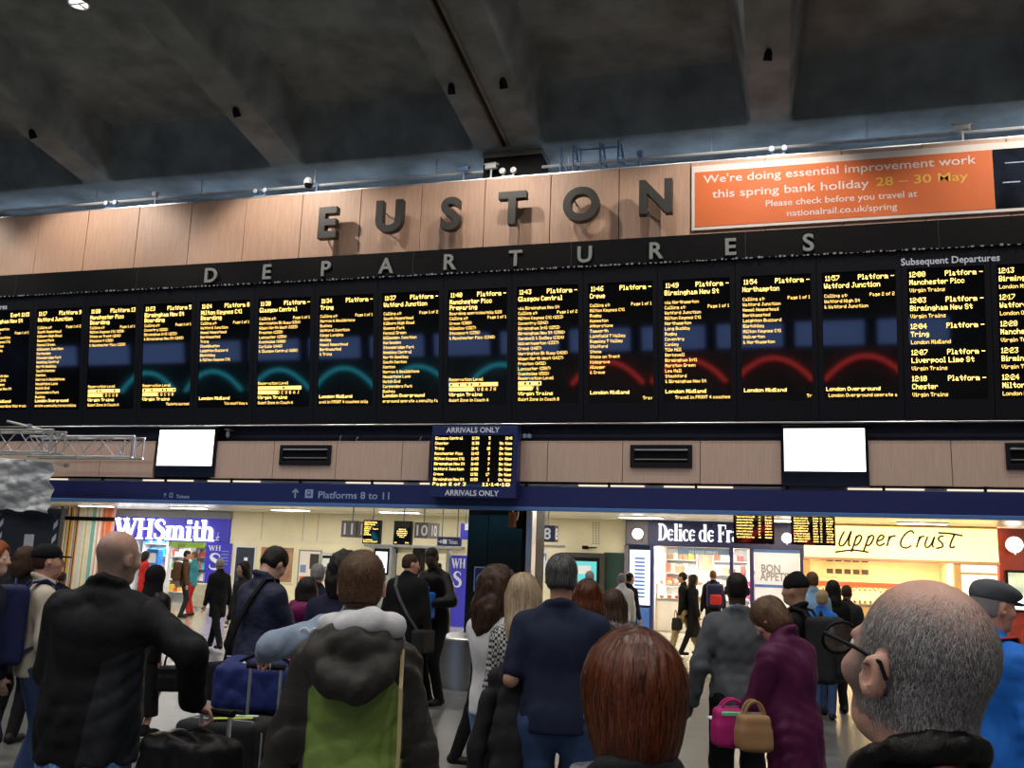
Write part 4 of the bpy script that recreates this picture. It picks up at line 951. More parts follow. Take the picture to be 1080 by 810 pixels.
poster(314, 580, 338, 620, 'white notice poster with small pictures on the cream wall', 'bannerwhite', 'greyp', parts=((.1, .1, .35, .3, 'orange'), (.1, .4, .35, .6, 'bluegrey'), (.5, .2, .9, .25, 'greyp'), (.5, .5, .9, .9, 'signgrey')))
poster(338, 583, 352, 612, 'narrow notice board by the ticket machines', 'white', 'alu', parts=((.1, .8, .9, .9, 'black'), (.2, .2, .8, .5, 'greyp')))
t = thing('ticket_machine', 'grey ticket machine with a lit white screen on the rear wall', 'machine', (X(402, 600, YW-.4), YW-.4, 0))
x0, x1, z0, z1 = rect(391, 577, 412, 620, YW-.5); B(x0, x1, YW-.5, YW-.012, 0, z1, bev=.03).build('cabinet', 'greyp', t); a0, a1, b0, b1 = rect(396, 582, 408, 604, YW-.52); B(a0-.06, a1+.06, YW-.52, YW-.5, b0-.06, b1+.1, bev=.01).build('bezel', 'black', t); B(a0, a1, YW-.53, YW-.52, b0, b1).build('screen', 'lit', t)
t = thing('ticket_machine', 'dark narrow cabinet left of the black column on the rear wall', 'machine', (X(435, 600, YW-.4), YW-.4, 0))
x0, x1, z0, z1 = rect(434, 578, 442, 620, YW-.5); B(x0, x1, YW-.5, YW-.012, 0, z1, bev=.03).build('cabinet', 'black', t); B(x0+.04, x1-.04, YW-.52, YW-.5, 1.2, 1.6, bev=.01).build('screen', 'screen', t)
t = thing('wall_lamp', 'little black wall lamp between the ticket machines', 'lamp', (X(418, 580, YW), YW, Z(418, 580, YW)))
c = P(418, 578, YW); mb = MB(); mb.lathe((c[0], YW-.1, c[2]-.1), [(.03, .22), (.035, .12), (.08, .05), (.09, -.05), (.07, -.06)], 12); mb.build('shade', 'black', t, True); B(c[0]-.03, c[0]+.03, YW-.1, YW, c[2]+.06, c[2]+.1).build('bracket', 'black', t)
zt_ = Z(430, 577, YW); struct(B(X(388, 577, YW), X(490, 577, YW), YW-.3, YW, zt_-.02, zt_+.05).build('trim_8', 'greyp'))
# hanging two-faced platform numbers
def number_sign(px0, px1, py0, py1, pxs, s, lab, Y, m_face='signgrey2'):
    x0, x1, z0, z1 = rect(px0, py0, px1, py1, Y); t = thing('platform_sign', lab, 'sign', ((x0+x1)/2, Y, z0), group='hanging platform number signs')
    w_ = x1-x0; side = (X(pxs, (py0+py1)/2, Y)-x1)
    dep = abs(side)*2.2
    V = [(x0, Y), (x1, Y), (x1+side, Y+dep), (x0+side, Y+dep)]
    mb = MB(); mb.add([(a, b, z) for z in (z0, z1) for a, b in V], [(0, 1, 2, 3), (4, 5, 6, 7), (0, 1, 5, 4), (1, 2, 6, 5), (2, 3, 7, 6), (3, 0, 4, 7)]); mb.build('box', m_face, t)
    h = (z1-z0)
    text('number', s, h*.95, 'signwhite', t, ((x0+x1)/2, Y-.006, z0+h*.17), ex, ez, 'CENTER', bold=.006)
    if side > .02:
        u = np.array([side, dep, 0]); u /= np.linalg.norm(u); c = np.array([x1+side/2, Y+dep/2, z0+h*.17])+np.array([u[1], -u[0], 0])*.006
        text('number', s, h*.95, 'signwhite', t, c, u, ez, 'CENTER', bold=.006, xs=.6)
    mb = MB(); mb.tube([((x0+x1)/2, Y+dep/2, z1), ((x0+x1)/2, Y+dep/2, ZC)], .02, 6); mb.build('hanger', 'greyp', t)
M['signgrey2'] = mat('slate_sign', (.12, .11, .13), .4, var=.05)
number_sign(360, 375, 549, 566.5, 383, '11', 'grey hanging platform 11 sign on the cream wall', 5.0)
number_sign(437, 451, 551, 567.5, 458, '10', 'grey hanging platform 10 sign left of the black column', 5.0)
M['signnavy2'] = mat('dark_navy_sign', (.03, .03, .10), .4, var=.05)
number_sign(569.5, 585, 554, 571.5, 587.5, '8', 'navy hanging platform 8 sign right of the black column', 4.0, 'signnavy2')
def led_box(px0, py0, px1, py1, Y, lab, lines, hang=True, two=False):
    x0, x1, z0, z1 = rect(px0, py0, px1, py1, Y); t = thing('platform_display', lab, 'display', ((x0+x1)/2, Y, z0), group='small amber displays under the soffit')
    B(x0, x1, Y, Y+.14, z0, z1, bev=.008).build('housing', 'black', t); B(x0+.02, x1-.02, Y-.006, Y, z0+.02, z1-.02).build('screen', 'screen', t)
    mb = MB(); O = np.array([x0, Y-.008, z0]); W_, H_ = x1-x0, z1-z0
    for (s, u, v, hh, wd) in lines: led(mb, s, W_*u, H_*v, H_*hh, O, ex, ez, UN, w=W_*wd, fat=1.25)
    mb.build('lettering', 'ledhead', t)
    if hang: mb = MB(); mb.tube([((x0+x1)/2, Y+.07, z1), ((x0+x1)/2, Y+.07, max(ZC, z1+.05))], .02, 6); mb.build('hanger', 'greyp', t)
led_box(382.5, 548.5, 400.5, 573.5, 5.0, 'small amber platform display beside the platform 11 sign',
        [('11:24 Platform', .1, .87, .07, .72), ('Milton Keynes', .1, .78, .07, .62), ('Calling at', .1, .68, .06, .4), ('Watford', .1, .60, .06, .35), ('Page 1', .6, .60, .06, .3), ('Hemel', .1, .52, .06, .3), ('Tring', .1, .44, .06, .25), ('Bletchley', .1, .36, .06, .4), ('London', .1, .14, .06, .5), ('buy a ticket', .1, .06, .06, .8)])
led_box(415, 549.5, 433.5, 574.5, 5.0, 'small amber platform display beside the platform 10 sign, message in the middle',
        [('Special', .3, .62, .06, .4), ('notice for', .2, .54, .06, .6), ('passengers', .2, .46, .06, .6), ('please ask', .25, .38, .06, .5), ('staff', .35, .3, .06, .3), ('11', .1, .06, .05, .12), ('11:14', .7, .06, .05, .2)])
rnd = random.Random(4)
def busy(n, cols, v0=.12, v1=.9):
    out = []
    for k in range(n):
        v = v1-(v1-v0)*k/(n-1)
        for (u, w_) in cols: out.append((''.join(rnd.choice('aeionrstlmdcgpW:10') for _ in range(max(3, int(w_*26)))), u, v, .055, w_*rnd.uniform(.8, 1)))
    return out
led_box(773.5, 543, 816.5, 573.5, 1.2, 'amber departures display hanging in front of the bakery sign', busy(8, [(.08, .45), (.62, .06), (.78, .18)], .2))
led_box(834.5, 544.5, 881, 575, 1.2, 'amber departures display hanging left of the script sign', busy(10, [(.06, .36), (.5, .12), (.66, .05), (.8, .16)], .1))
t = thing('direction_sign', 'navy tickets sign with arrow hanging left of the black column', 'sign', (X(473, 571, 5), 5, Z(473, 576, 5)))
x0, x1, z0, z1 = rect(461, 566.3, 486, 576, 5); B(x0, x1, 5, 5.08, z0, z1, bev=.006).build('board', 'navy', t); sgn('lettering', 'Tickets', 473, 573.5, 482.5, 'signwhite', .13, t, 4.99); arrow_up(464, 571.2, .1, t, 4.995, 'signwhite', ang=rad(-90)); c = P(469, 571.2, 4.99); B(c[0]-.05, c[0]+.05, 4.99, 5, c[2]-.05, c[2]+.05).build('symbol_square', 'signwhite', t)
mb = MB(); mb.tube([(x0+.1, 5.04, z1), (x0+.1, 5.04, ZC)], .015, 6); mb.tube([(x1-.1, 5.04, z1), (x1-.1, 5.04, ZC)], .015, 6); mb.build('hanger', 'greyp', t)
t = thing('blade_sign', 'purple blade sign at the upper edge of the black column', 'sign', (X(488, 560, 4), 4, Z(488, 569, 4)))
x0, x1, z0, z1 = rect(485.5, 552, 496, 569, 4); B(x0, x1, 4, 4.1, z0, z1, bev=.008).build('board', 'purple', t); B(x0+.1, x1-.04, 3.99, 4, z0+.2, z0+.34).build('logo', 'signwhite', t); mb = MB(); mb.tube([(x0+.1, 4.05, z1), (x0+.1, 4.05, ZC)], .015, 6); mb.build('hanger', 'greyp', t)
t = thing('kiosk_panel', 'blue panel with white capitals low beside the black column', 'sign', (X(481, 600, 9), 9, 0))
x0, x1, z0, z1 = rect(474.5, 585.5, 492, 640, 9); B(x0, x1, 9, 9.2, 0, z1, bev=.01).build('board', 'purple', t)
q0_, q1_ = P(475.5, 599, 8.99), P(487.5, 599, 8.99); mb = MB(); serif(mb, 'WH', np.array([q0_[0]+.03, 8.99, q0_[2]]), ex, ez, UN, .26, q1_[0]-q0_[0]+.06, .01); serif(mb, 'S', np.array([q0_[0]+.07, 8.99, q0_[2]-.50]), ex, ez, UN, .42, (q1_[0]-q0_[0])*.8, .01); mb.build('lettering', 'signwhite', t)
x0_ = X(470, 600, 9); B(x0_, x0_+.08, 9, 9.2, 0, z1+.1).build('side_post', 'greyp', t)

# ---- the black column --------------------------------------------------
YK = .75
ck = sroot('wall_column')
kx0, kx1 = X(492.5, 600, YK), X(560, 600, YK); kd = 1.4
B(kx0+.02, kx1-.12, YK+.02, YK+kd, 0, ZC+.02).build('core', 'black', ck)
km = X(513.5, 600, YK)
zrow = [0.02, 1.55, 3.04]
for a, b in ((kx0, km), (km, kx1-.17)):
    for z0, z1 in zip(zrow[:-1], zrow[1:]): B(a+.004, b-.004, YK-.012, YK+.02, z0+.003, z1-.003, bev=.003).build('panel', 'blackgloss', ck)
B(kx1-.165, kx1-.125, YK-.02, YK+.1, 0, ZC).build('edge_strip', 'black', ck); B(kx1-.12, kx1, YK-.02, YK+.3, 0, ZC, bev=.02).build('steel_edge', 'steel', ck)
B(kx0-.006, kx0, YK-.01, YK+kd, 0, ZC).build('panel', 'blackgloss', ck)
t = thing('information_sign', 'square navy hearing loop sign with white border on the black column', 'sign', (X(511, 611, YK-.03), YK-.03, Z(511, 624, YK-.03)))
x0, x1, z0, z1 = rect(500, 598, 524, 624, YK-.02); B(x0, x1, YK-.035, YK-.013, z0, z1, bev=.003).build('border', 'signblue', t); B(x0+.02, x1-.02, YK-.038, YK-.035, z0+.02, z1-.02).build('field', 'navy', t)
mb = MB(); ribbon(mb, [(.10, .10), (.30, .30)], .07, np.array([x0, YK-.038, z0]), ex, ez, UN, .003); A_, w_ = arc(.2, .2, .13, .13, 70, 200, .04, .04); ribbon(mb, A_, .04, np.array([x0, YK-.038, z0]), ex, ez, UN, .003); mb.build('symbol', 'signblue', t)
t = thing('hanging_sign', 'small orange box hanging under the navy band at the black column', 'sign', (X(540.5, 556, .5), .5, Z(540.5, 556, .5)))
x0, x1, z0, z1 = rect(537.5, 540, 543.5, 556, .5); B(x0, x1, .42, .58, z0, z1, bev=.01).build('box', mat('rust_orange', (.32, .11, .03), .5), t); mb = MB(); mb.tube([((x0+x1)/2, .5, z1-.02), ((x0+x1)/2, .5, ZC)], .012, 6); mb.tube([(x1+.03, .5, ZC), (x1+.05, .5, z1-.05), (x1+.03, .5, z0+.12)], .012, 6); mb.build('hook', 'alu', t)

# ---- right of the column: cream wall, cabinet with teal screen ----------------------
t = thing('information_screen', 'dark cabinet with a glowing teal screen on the rear wall', 'screen', (X(618, 600, YW-.4), YW-.4, 0))
x0, x1, z0, z1 = rect(594, 583, 637, 630, YW-.5); B(x0, x1, YW-.5, YW-.012, 0, z1, bev=.02).build('cabinet', 'signgrey', t)
a0, a1, b0, b1 = rect(603, 588, 632, 626, YW-.52); B(a0, a1, YW-.52, YW-.5, b0, b1, bev=.01).build('bezel', 'black', t); a0, a1, b0, b1 = rect(605.5, 592, 629, 617, YW-.53)
M['teal'] = glow('teal_screen', (.10, .62, .62), 1.1); B(a0, a1, YW-.535, YW-.52, b0, b1).build('screen', 'teal', t)
B(a0+.1, a1-.15, YW-.54, YW-.535, b1-.35, b1-.12).build('screen_text', 'signwhite', t)
x0, x1, z0, z1 = rect(637, 583, 660, 640, YW); struct(B(x0, x1, YW-.1, YW-.001, 0, z1).build('trim_9', mat('dark_green_panel', (.012, .05, .035), .4)))
mb = MB()
for i in range(3):
    for j in range(9):
        c = P(625.5+i*3, 551.5+j*2.7, YW-.005); mb.box(c[0]-.02, c[0]+.02, YW-.008, YW-.001, c[2]-.02, c[2]+.02)
vt = thing('wall_vent', 'perforated vent grille on the cream wall above the teal screen', 'vent', (X(628, 575, YW), YW-.005, Z(628, 575, YW))); mb.build('hole_grid', 'greyp', vt)
c = P(618, 577.5, YW-.1); t = thing('security_camera', 'small camera on a bracket above the teal screen', 'camera', (c[0], YW-.1, c[2])); B(c[0]-.08, c[0]+.08, YW-.3, YW-.1, c[2]-.05, c[2]+.05, bev=.02).build('housing', 'black', t); mb = MB(); mb.tube([(c[0], YW-.1, c[2]), (c[0]+.3, YW, c[2]+.01)], .015, 6); mb.build('bracket', 'black', t)
zz = Z(595, 576, YW); struct(B(X(566, 576, YW), X(596, 576, YW), YW-.08, YW, zz-.03, zz+.02).build('trim_10', 'greyp'))
t = thing('poster', 'white poster with black capitals half hidden beside the black column', 'poster', (X(570, 590, YW), YW, Z(570, 600, YW))); x0, x1, z0, z1 = rect(566, 580, 577, 604, YW-.02); B(x0, x1, YW-.03, YW-.001, z0, z1).build('print', 'signwhite', t); sgn('lettering', 'WI', 567, 591, 576, 'black', .3, t, YW-.04)

# ================================================================== BAKERY
Y2 = YW-.3
M['delnavy'] = mat('bakery_navy', (.018, .022, .10), .35, var=.1)
M['delblue'] = mat('bakery_blue', (.05, .14, .45), .35, var=.08)
t = thing('bakery_shop', 'navy bakery shop front with white serif sign', 'shop front', (X(750, 640, Y2), Y2, 0))
x0, x1, z0, z1 = rect(660, 549, 848, 577.5, Y2); B(x0, x1, Y2-.06, Y2+.3, z0, ZC-.01, bev=.01).build('fascia', 'delnavy', t); ZD0 = z0
a, b = X(661, 563, Y2), X(684, 563, Y2); B(a, b, Y2-.09, Y2-.06, z0+.02, ZC-.03, bev=.008).build('lamp_panel', 'signgrey2', t)
q0_, q1_ = P(694, 570, Y2-.08), P(772, 571, Y2-.08); mb = MB(); serif(mb, 'Delice de Fr', np.array([q0_[0], Y2-.065, q0_[2]]), ex, ez, UN, .47, q1_[0]-q0_[0], .03); q2_ = P(772, 571, Y2-.08); serif(mb, 'ance', np.array([q2_[0], Y2-.065, q0_[2]]), ex, ez, UN, .47, (q1_[0]-q0_[0])*.37, .03); mb.build('sign_letters', glow('white_bakery_letter', (1, 1, 1), 1.5), t)
for px, py0_, py1_ in ((687.5, 577, 665), (771.5, 577, 650), (793, 577, 650), (846, 577, 650)): xx = X(px, 600, Y2); B(xx-.05, xx+.05, Y2-.05, Y2+.2, 0, ZD0).build('mullion', 'delnavy', t)
xx = X(660.8, 600, Y2); B(xx-.06, xx+.06, Y2-.05, Y2+.2, 0, ZD0).build('mullion', 'signgrey2', t)
# menu light box
x0, x1, z0, z1 = rect(664, 580, 685.5, 638, Y2-.06)
M['menu'] = mat('menu_lightbox', (.6, .7, .9), .4, var=.03, emit=(.55, .68, 1.0), es=1.1)
B(x0, x1, Y2-.07, Y2, z0, z1, bev=.005).build('menu_box', 'menu', t); mb = MB()
for k in range(11): zz = z1-.22-k*(z1-z0-.35)/11; mb.box(x0+.14, x1-.14, Y2-.075, Y2-.07, zz-.035, zz+.01)
mb.build('menu_lines', 'delblue', t)
x0, x1, _, _ = rect(661, 600, 688, 640, Y2); B(x0, x1, Y2-.04, Y2+.2, 0, Z(675, 641, Y2), bev=.01).build('base_panel', 'delblue', t)
# interior
ix0, ix1 = X(689, 600, Y2), X(846, 600, Y2)
M['shopwhite'] = mat('bright_shop_wall', (.82, .78, .72), .5, var=.08, nscale=2)
B(ix0, ix1, Y2+3.4, Y2+3.5, 0, ZC).build('back_wall', 'shopwhite', t); B(ix0-.05, ix0, Y2+.2, Y2+3.4, 0, ZC).build('inner_wall', 'shopwhite', t); B(ix1, ix1+.05, Y2+.2, Y2+3.4, 0, ZC).build('inner_wall', 'shopwhite', t)
B(ix0, ix1, Y2+.3, Y2+3.4, ZD0+.05, ZD0+.1).build('shop_ceiling', 'shopwhite', t)
M['tubewarm'] = glow('warm_shop_panel', (1, .92, .80), 70, True)
for k in range(4): B(ix0+.4+k*1.25, ix0+1.3+k*1.25, Y2+.8, Y2+1.5, ZD0+.03, ZD0+.045).build('lit_panel', 'tubewarm', t)
x0, x1, z0, z1 = rect(715, 577.8, 772, 585, Y2+.05); B(x0, x1, Y2+.02, Y2+.06, z0, z1).build('drinks_header', 'bluegrey', t); sgn('header_lettering', 'ICE COLD DRINKS', 727, 583.8, 757, 'signwhite', .12, t, Y2+.015)
x0, x1, z0, z1 = rect(741, 586, 755, 602, Y2+3.3); B(x0, x1, Y2+3.34, Y2+3.4, z0, z1).build('wall_print', GOODS[6], t)
# poster with lettering
x0, x1, z0, z1 = rect(796, 583, 843, 634, Y2-.02); B(x0, x1, Y2-.02, Y2+.1, z0, z1).build('poster_panel', mat('pale_poster', (.62, .64, .75), .4, var=.08, nscale=1.2, emit=(.6, .62, .8), es=.22), t)
B(x0-.05, x1+.05, Y2-.03, Y2+.1, z1, z1+.16).build('poster_header', 'delblue', t); B(x0, x1, Y2-.03, Y2+.1, z0+.35, z0+.42).build('poster_rail', 'delblue', t)
sgn('poster_lettering', 'BON', 803, 603.5, 823, 'greyp', .3, t, Y2-.03, .008); sgn('poster_lettering', 'APPETIT', 801.5, 612, 835, 'greyp', .3, t, Y2-.03, .008)
# counter
t = thing('bakery_counter', 'glazed bakery counter with trays of pastries', 'counter', (X(730, 640, Y2+.6), Y2+.8, 0))
cx0, cx1 = X(692, 600, Y2+.6), X(790, 600, Y2+.6)
B(cx0, cx1, Y2+.6, Y2+1.2, 0, .85, bev=.02).build('base', 'shopwhite', t); B(cx0-.02, cx1+.02, Y2+.55, Y2+1.25, .85, .9, bev=.01).build('worktop', 'steel', t); B(cx0, cx1, Y2+.62, Y2+1.15, 1.28, 1.3).build('glass_shelf', 'alu', t)
for k in range(5): xk = cx0+(cx1-cx0)*k/4; B(xk-.012, xk+.012, Y2+.62, Y2+.65, .9, 1.3).build('upright', 'alu', t)
rnd = random.Random(9); CRUST = [mat('crust_%d' % k, c, .5, var=.25, nscale=20) for k, c in enumerate([(.55, .28, .08), (.62, .38, .14), (.42, .18, .06), (.65, .12, .06), (.6, .55, .4)])]
k = 0; xx = cx0+.08
while xx < cx1-.12:
    for zz in (.9, 1.3):
        L_ = rnd.uniform(.10, .16); mb = MB(); a_ = rnd.uniform(-.5, .5); n = 7
        pts = [(xx+L_/2+(j/(n-1)-.5)*L_*math.cos(a_), Y2+.78+(j/(n-1)-.5)*L_*math.sin(a_)-.03*math.sin(math.pi*j/(n-1)), zz+.045) for j in range(n)]
        mb.tube(pts, [.012+.036*math.sin(math.pi*(j+.4)/(n-.2)) for j in range(n)], 8)
        o = mb.build('pastry', CRUST[rnd.randrange(5)], smooth=True, org=(xx+L_/2, Y2+.78, zz)); tag(o, 'small baked pastry on the %s shelf of the bakery counter' % ('upper' if zz > 1 else 'lower'), 'pastry', 'pastries on the %s shelf' % ('upper' if zz > 1 else 'lower'))
    xx += .21
shelf_unit('shop_shelf', 'white drinks shelf on the back wall of the bakery, left one', X(694, 600, Y2+3), X(736, 600, Y2+3), Y2+2.9, Y2+3.3, [1.2, 1.6, 2.0], 5, [2, 6, 8, 3, 1, 7], hh=(.15, .28), pw_=(.12, .25))
shelf_unit('shop_shelf', 'white shelf with dark boxes on the back wall of the bakery, right one', X(752, 600, Y2+3), X(790, 600, Y2+3), Y2+2.9, Y2+3.3, [1.2, 1.6, 2.0], 6, [7, 2, 6, 8, 1, 10], hh=(.15, .28), pw_=(.12, .25))

# round wall lamps
M['globe'] = glow('globe_lamp', (1, .98, .95), 7.0, True)
def round_lamp(px, py, r, Y, lab):
    c = P(px, py, Y); t = thing('wall_lamp', lab, 'lamp', (c[0], Y, c[2]-r), group='round globe lamps')
    mb = MB(); mb.lathe((c[0], Y, c[2]), [(r*1.1, .06), (r*1.1, 0), (r*.9, 0)], 24, 'y'); mb.build('rim', 'alu', t, True)
    mb = MB(); mb.lathe((c[0], Y, c[2]), [(r, 0.01), (r*.97, -.04), (r*.8, -.09), (r*.45, -.13), (.01, -.14)], 24, 'y'); mb.build('globe', 'globe', t, True)
    mb = MB(); mb.tube([(c[0], Y-.05, c[2]-r), (c[0], Y-.05, c[2]-r-.06)], .02, 6); mb.build('finial', 'alu', t)
round_lamp(672.5, 563, .145, Y2-.15, 'round white globe lamp left of the bakery sign')
round_lamp(830, 567.5, .13, Y2-.12, 'round white globe lamp between the bakery and the script sign')

# ================================================================== BAGUETTE SHOP with the script sign
Y3 = YW-.6
M['yellowbox'] = mat('pale_yellow_lightbox', (.85, .70, .35), .4, var=.03, emit=(1.0, .76, .27), es=1.9)
M['warmlet'] = mat('dark_brown_script', (.04, .02, .01), .5, var=0)
t = thing('baguette_shop', 'glowing yellow baguette shop front with a brown script sign', 'shop front', (X(950, 640, Y3), Y3, 0))
x0, x1, z0, z1 = rect(848, 556, 1052, 590, Y3); B(x0, x1, Y3-.06, Y3+.2, z0, z1, bev=.02).build('sign_box', 'yellowbox', t)
B(x0, x1, Y3-.1, Y3+.2, z1, ZC-.005).build('header', mat('amber_panel', (.55, .36, .14), .4), t)
B(x0-.02, x1+.02, Y3-.10, Y3+.15, z0-.07, z0, bev=.01).build('lower_rail', 'wood', t)
mb = MB(); sc_ = 4.32
def st(pts, w_=.048):
    P2 = []; pts = np.array(pts, float); n = len(pts)
    # Catmull-Rom through the traced points
    pp = np.vstack([2*pts[0]-pts[1], pts, 2*pts[-1]-pts[-2]])
    for i in range(1, n):
        for q in np.linspace(0, 1, 5, endpoint=(i == n-1)):
            a, b, c, d = pp[i-1], pp[i], pp[i+1], pp[i+2]
            P2.append(.5*((2*b)+(c-a)*q+(2*a-5*b+4*c-d)*q*q+(3*b-a-3*c+d)*q**3))
    W_ = [P(830+p_[0]/sc_, 540+p_[1]/sc_, Y3-.065) for p_ in P2]; O = np.array([W_[0][0], Y3-.062, W_[0][2]])
    ribbon(mb, [(v[0]-O[0], v[2]-O[2]) for v in W_], w_, O, ex, ez, UN, .012)
for s_ in ([(262, 88), (248, 112), (238, 142), (243, 154), (258, 150), (276, 124), (293, 86)], [(293, 86), (284, 120), (281, 150), (290, 152)], [(318, 108), (306, 145), (293, 182)], [(311, 122), (328, 107), (340, 114), (330, 138), (316, 151), (304, 149)],
           [(374, 108), (361, 145), (348, 182)], [(367, 122), (384, 107), (395, 114), (386, 138), (372, 152), (359, 150)], [(410, 133), (432, 126), (441, 112), (428, 105), (414, 122), (410, 144), (424, 153), (446, 142)], [(468, 108), (462, 132), (455, 157)], [(461, 130), (476, 112), (496, 108)],
           [(580, 98), (566, 86), (542, 98), (521, 128), (520, 154), (544, 164), (568, 152)], [(606, 110), (598, 136), (590, 162)], [(597, 132), (612, 113), (627, 112)], [(641, 112), (629, 146), (636, 162), (655, 150), (673, 112)], [(673, 112), (663, 146), (668, 163)],
           [(714, 110), (697, 112), (690, 126), (708, 144), (706, 160), (678, 166)], [(766, 97), (746, 142), (746, 162), (766, 158)], [(688, 95), (740, 98), (800, 108)], [(218, 183), (300, 174), (372, 183)]): st(s_)
mb.build('script_letters', 'warmlet', t)
M['blond'] = mat('blond_wood', (.55, .36, .17), .4, var=.15, stretch=(8, 8, .4))
for px in (851, 1010): xx = X(px, 610, Y3); B(xx-.08, xx+.08, Y3-.06, Y3+.3, 0, z0-.07, bev=.01).build('post', 'blond', t)
B(X(1013, 610, Y3), X(1052, 610, Y3), Y3-.02, Y3+.1, 0, z0-.08).build('lit_side_panel', mat('cream_lit_panel', (.8, .75, .6), .4, emit=(1, .93, .75), es=.9), t)
B(X(1013, 610, Y3), X(1052, 610, Y3), Y3-.05, Y3-.02, z0-.32, z0-.27).build('panel_rail', 'blond', t)
ix0, ix1 = X(853, 600, Y3), X(1010, 600, Y3)
M['warmwall'] = mat('warm_shop_wall', (.85, .72, .50), .5, var=.1, nscale=2)
B(ix0, ix1, Y3+3.0, Y3+3.1, 0, ZC-.05).build('back_wall', 'warmwall', t); B(ix0-.05, ix0, Y3+.3, Y3+3, 0, ZC-.05).build('inner_wall', 'warmwall', t); B(ix1, ix1+.05, Y3+.3, Y3+3, 0, ZC-.05).build('inner_wall', 'warmwall', t); B(ix0, ix1, Y3+.2, Y3+3, z0+.02, z0+.06).build('shop_ceiling', 'warmwall', t)
M['tubeamber'] = glow('amber_shop_panel', (1, .80, .50), 45, True)
for k in range(4): B(ix0+.3+k*1.05, ix0+1.1+k*1.05, Y3+.7, Y3+1.4, z0, z0+.015).build('lit_panel', 'tubeamber', t)
a0, a1, b0, b1 = rect(868, 592, 908, 609, Y3+2.9); B(a0, a1, Y3+2.94, Y3+3, b0, b1).build('menu_board', GOODS[6], t); mb = MB()
for k in range(10): mb.box(a0+.1+(k % 5)*.24, a0+.28+(k % 5)*.24, Y3+2.935, Y3+2.94, b0+.1+(k//5)*.35, b0+.14+(k//5)*.35+.1)
mb.build('menu_print', 'warmlet', t)
B(ix0, ix1, Y3+2.9, Y3+3.0, b0-.25, b0-.12).build('red_band', mat('red_band', (.5, .06, .02), .5), t)
t = thing('baguette_counter', 'warm wooden counter of the baguette shop', 'counter', (X(930, 640, Y3+.5), Y3+.7, 0))
B(ix0+.05, ix1-.05, Y3+.5, Y3+1.1, 0, .95, bev=.02).build('base', 'blond', t); B(ix0, ix1, Y3+.45, Y3+1.15, .95, 1.0, bev=.01).build('worktop', 'steel', t); B(ix0+.1, ix1-.1, Y3+.55, Y3+1.0, 1.3, 1.32).build('glass_shelf', 'alu', t)
for k in range(5): xk = ix0+.12+(ix1-ix0-.24)*k/4; B(xk-.012, xk+.012, Y3+.56, Y3+.59, 1.0, 1.3).build('upright', 'alu', t)
xx = ix0+.25
while xx < ix1-.25:
    for zz in (1.0, 1.32):
        n = 9; L_ = .30; mb = MB(); mb.tube([(xx, Y3+.62+L_*j/(n-1), zz+.04) for j in range(n)], [.014+.026*math.sin(math.pi*(j+.3)/(n-.4)) for j in range(n)], 8)
        o = mb.build('baguette', CRUST[rnd.randrange(3)], smooth=True, org=(xx, Y3+.77, zz)); tag(o, 'golden baguette on the %s shelf of the baguette shop counter' % ('upper' if zz > 1.1 else 'lower'), 'bread', 'baguettes on the %s shelf' % ('upper' if zz > 1.1 else 'lower'))
    xx += .13
round_lamp(1070, 574.5, .19, YW-.3, 'large round white globe lamp on the red wall at the right edge')
t = thing('wall_screen', 'bright picture screen on the red wall at the right edge', 'screen', (X(1078, 640, YW-.2), YW-.2, Z(1078, 644, YW-.2)))
x0, x1, z0, z1 = rect(1061.5, 602, 1110, 646, YW-.2); B(x0, x1, YW-.2, YW-.1, z0, z1, bev=.01).build('housing', 'black', t)
B(x0+.06, x1-.04, YW-.21, YW-.2, z0+.06, z1-.06).build('picture', mat('food_picture', (.4, .5, .3), .4, var=.7, nscale=3, emit=(.6, .8, .75), es=.5), t)
B(x0+.06, x1-.04, YW-.215, YW-.21, z0+.06, z0+.35).build('caption', 'lit', t)

# ================================================================== round steel desk in front of the column
cg = G(484, 728); cr = .56; cx_, cy_ = cg[0], cg[1]+cr
ct = P(470, 672, cy_-cr)[2]
t = thing('round_desk', 'round brushed steel desk in front of the black column', 'desk', (cx_, cy_, 0))
mb = MB(); mb.lathe((cx_, cy_, 0), [(cr-.05, 0), (cr-.05, .06), (cr, .06), (cr, ct-.05)], 48); mb.build('drum', 'steel', t, True)
mb = MB(); mb.lathe((cx_, cy_, 0), [(cr-.02, ct-.05), (cr+.04, ct-.045), (cr+.05, ct-.02), (cr+.04, ct), (.01, ct)], 48); mb.build('top', 'steel', t, True)
def cup(x, y, z, lab, hcup=.13):
    t = thing('paper_cup', lab, 'cup', (x, y, z)); mb = MB(); mb.lathe((x, y, z), [(.028, 0), (.041, hcup)], 18); mb.build('cup', mat('brown_cup', (.16, .07, .03), .5), t, True)
    mb = MB(); mb.lathe((x, y, z+hcup), [(.044, 0), (.044, .008), (.038, .016), (.03, .018)], 18); mb.build('lid', 'white', t, True); mb = MB(); mb.lathe((x, y, z+.03), [(.0345, 0), (.0395, .05)], 18); mb.build('sleeve', 'white', t, True)
cq = P(499, 670, cy_-.15); cup(cq[0], cy_-.15, ct, 'paper coffee cup standing on the round steel desk')
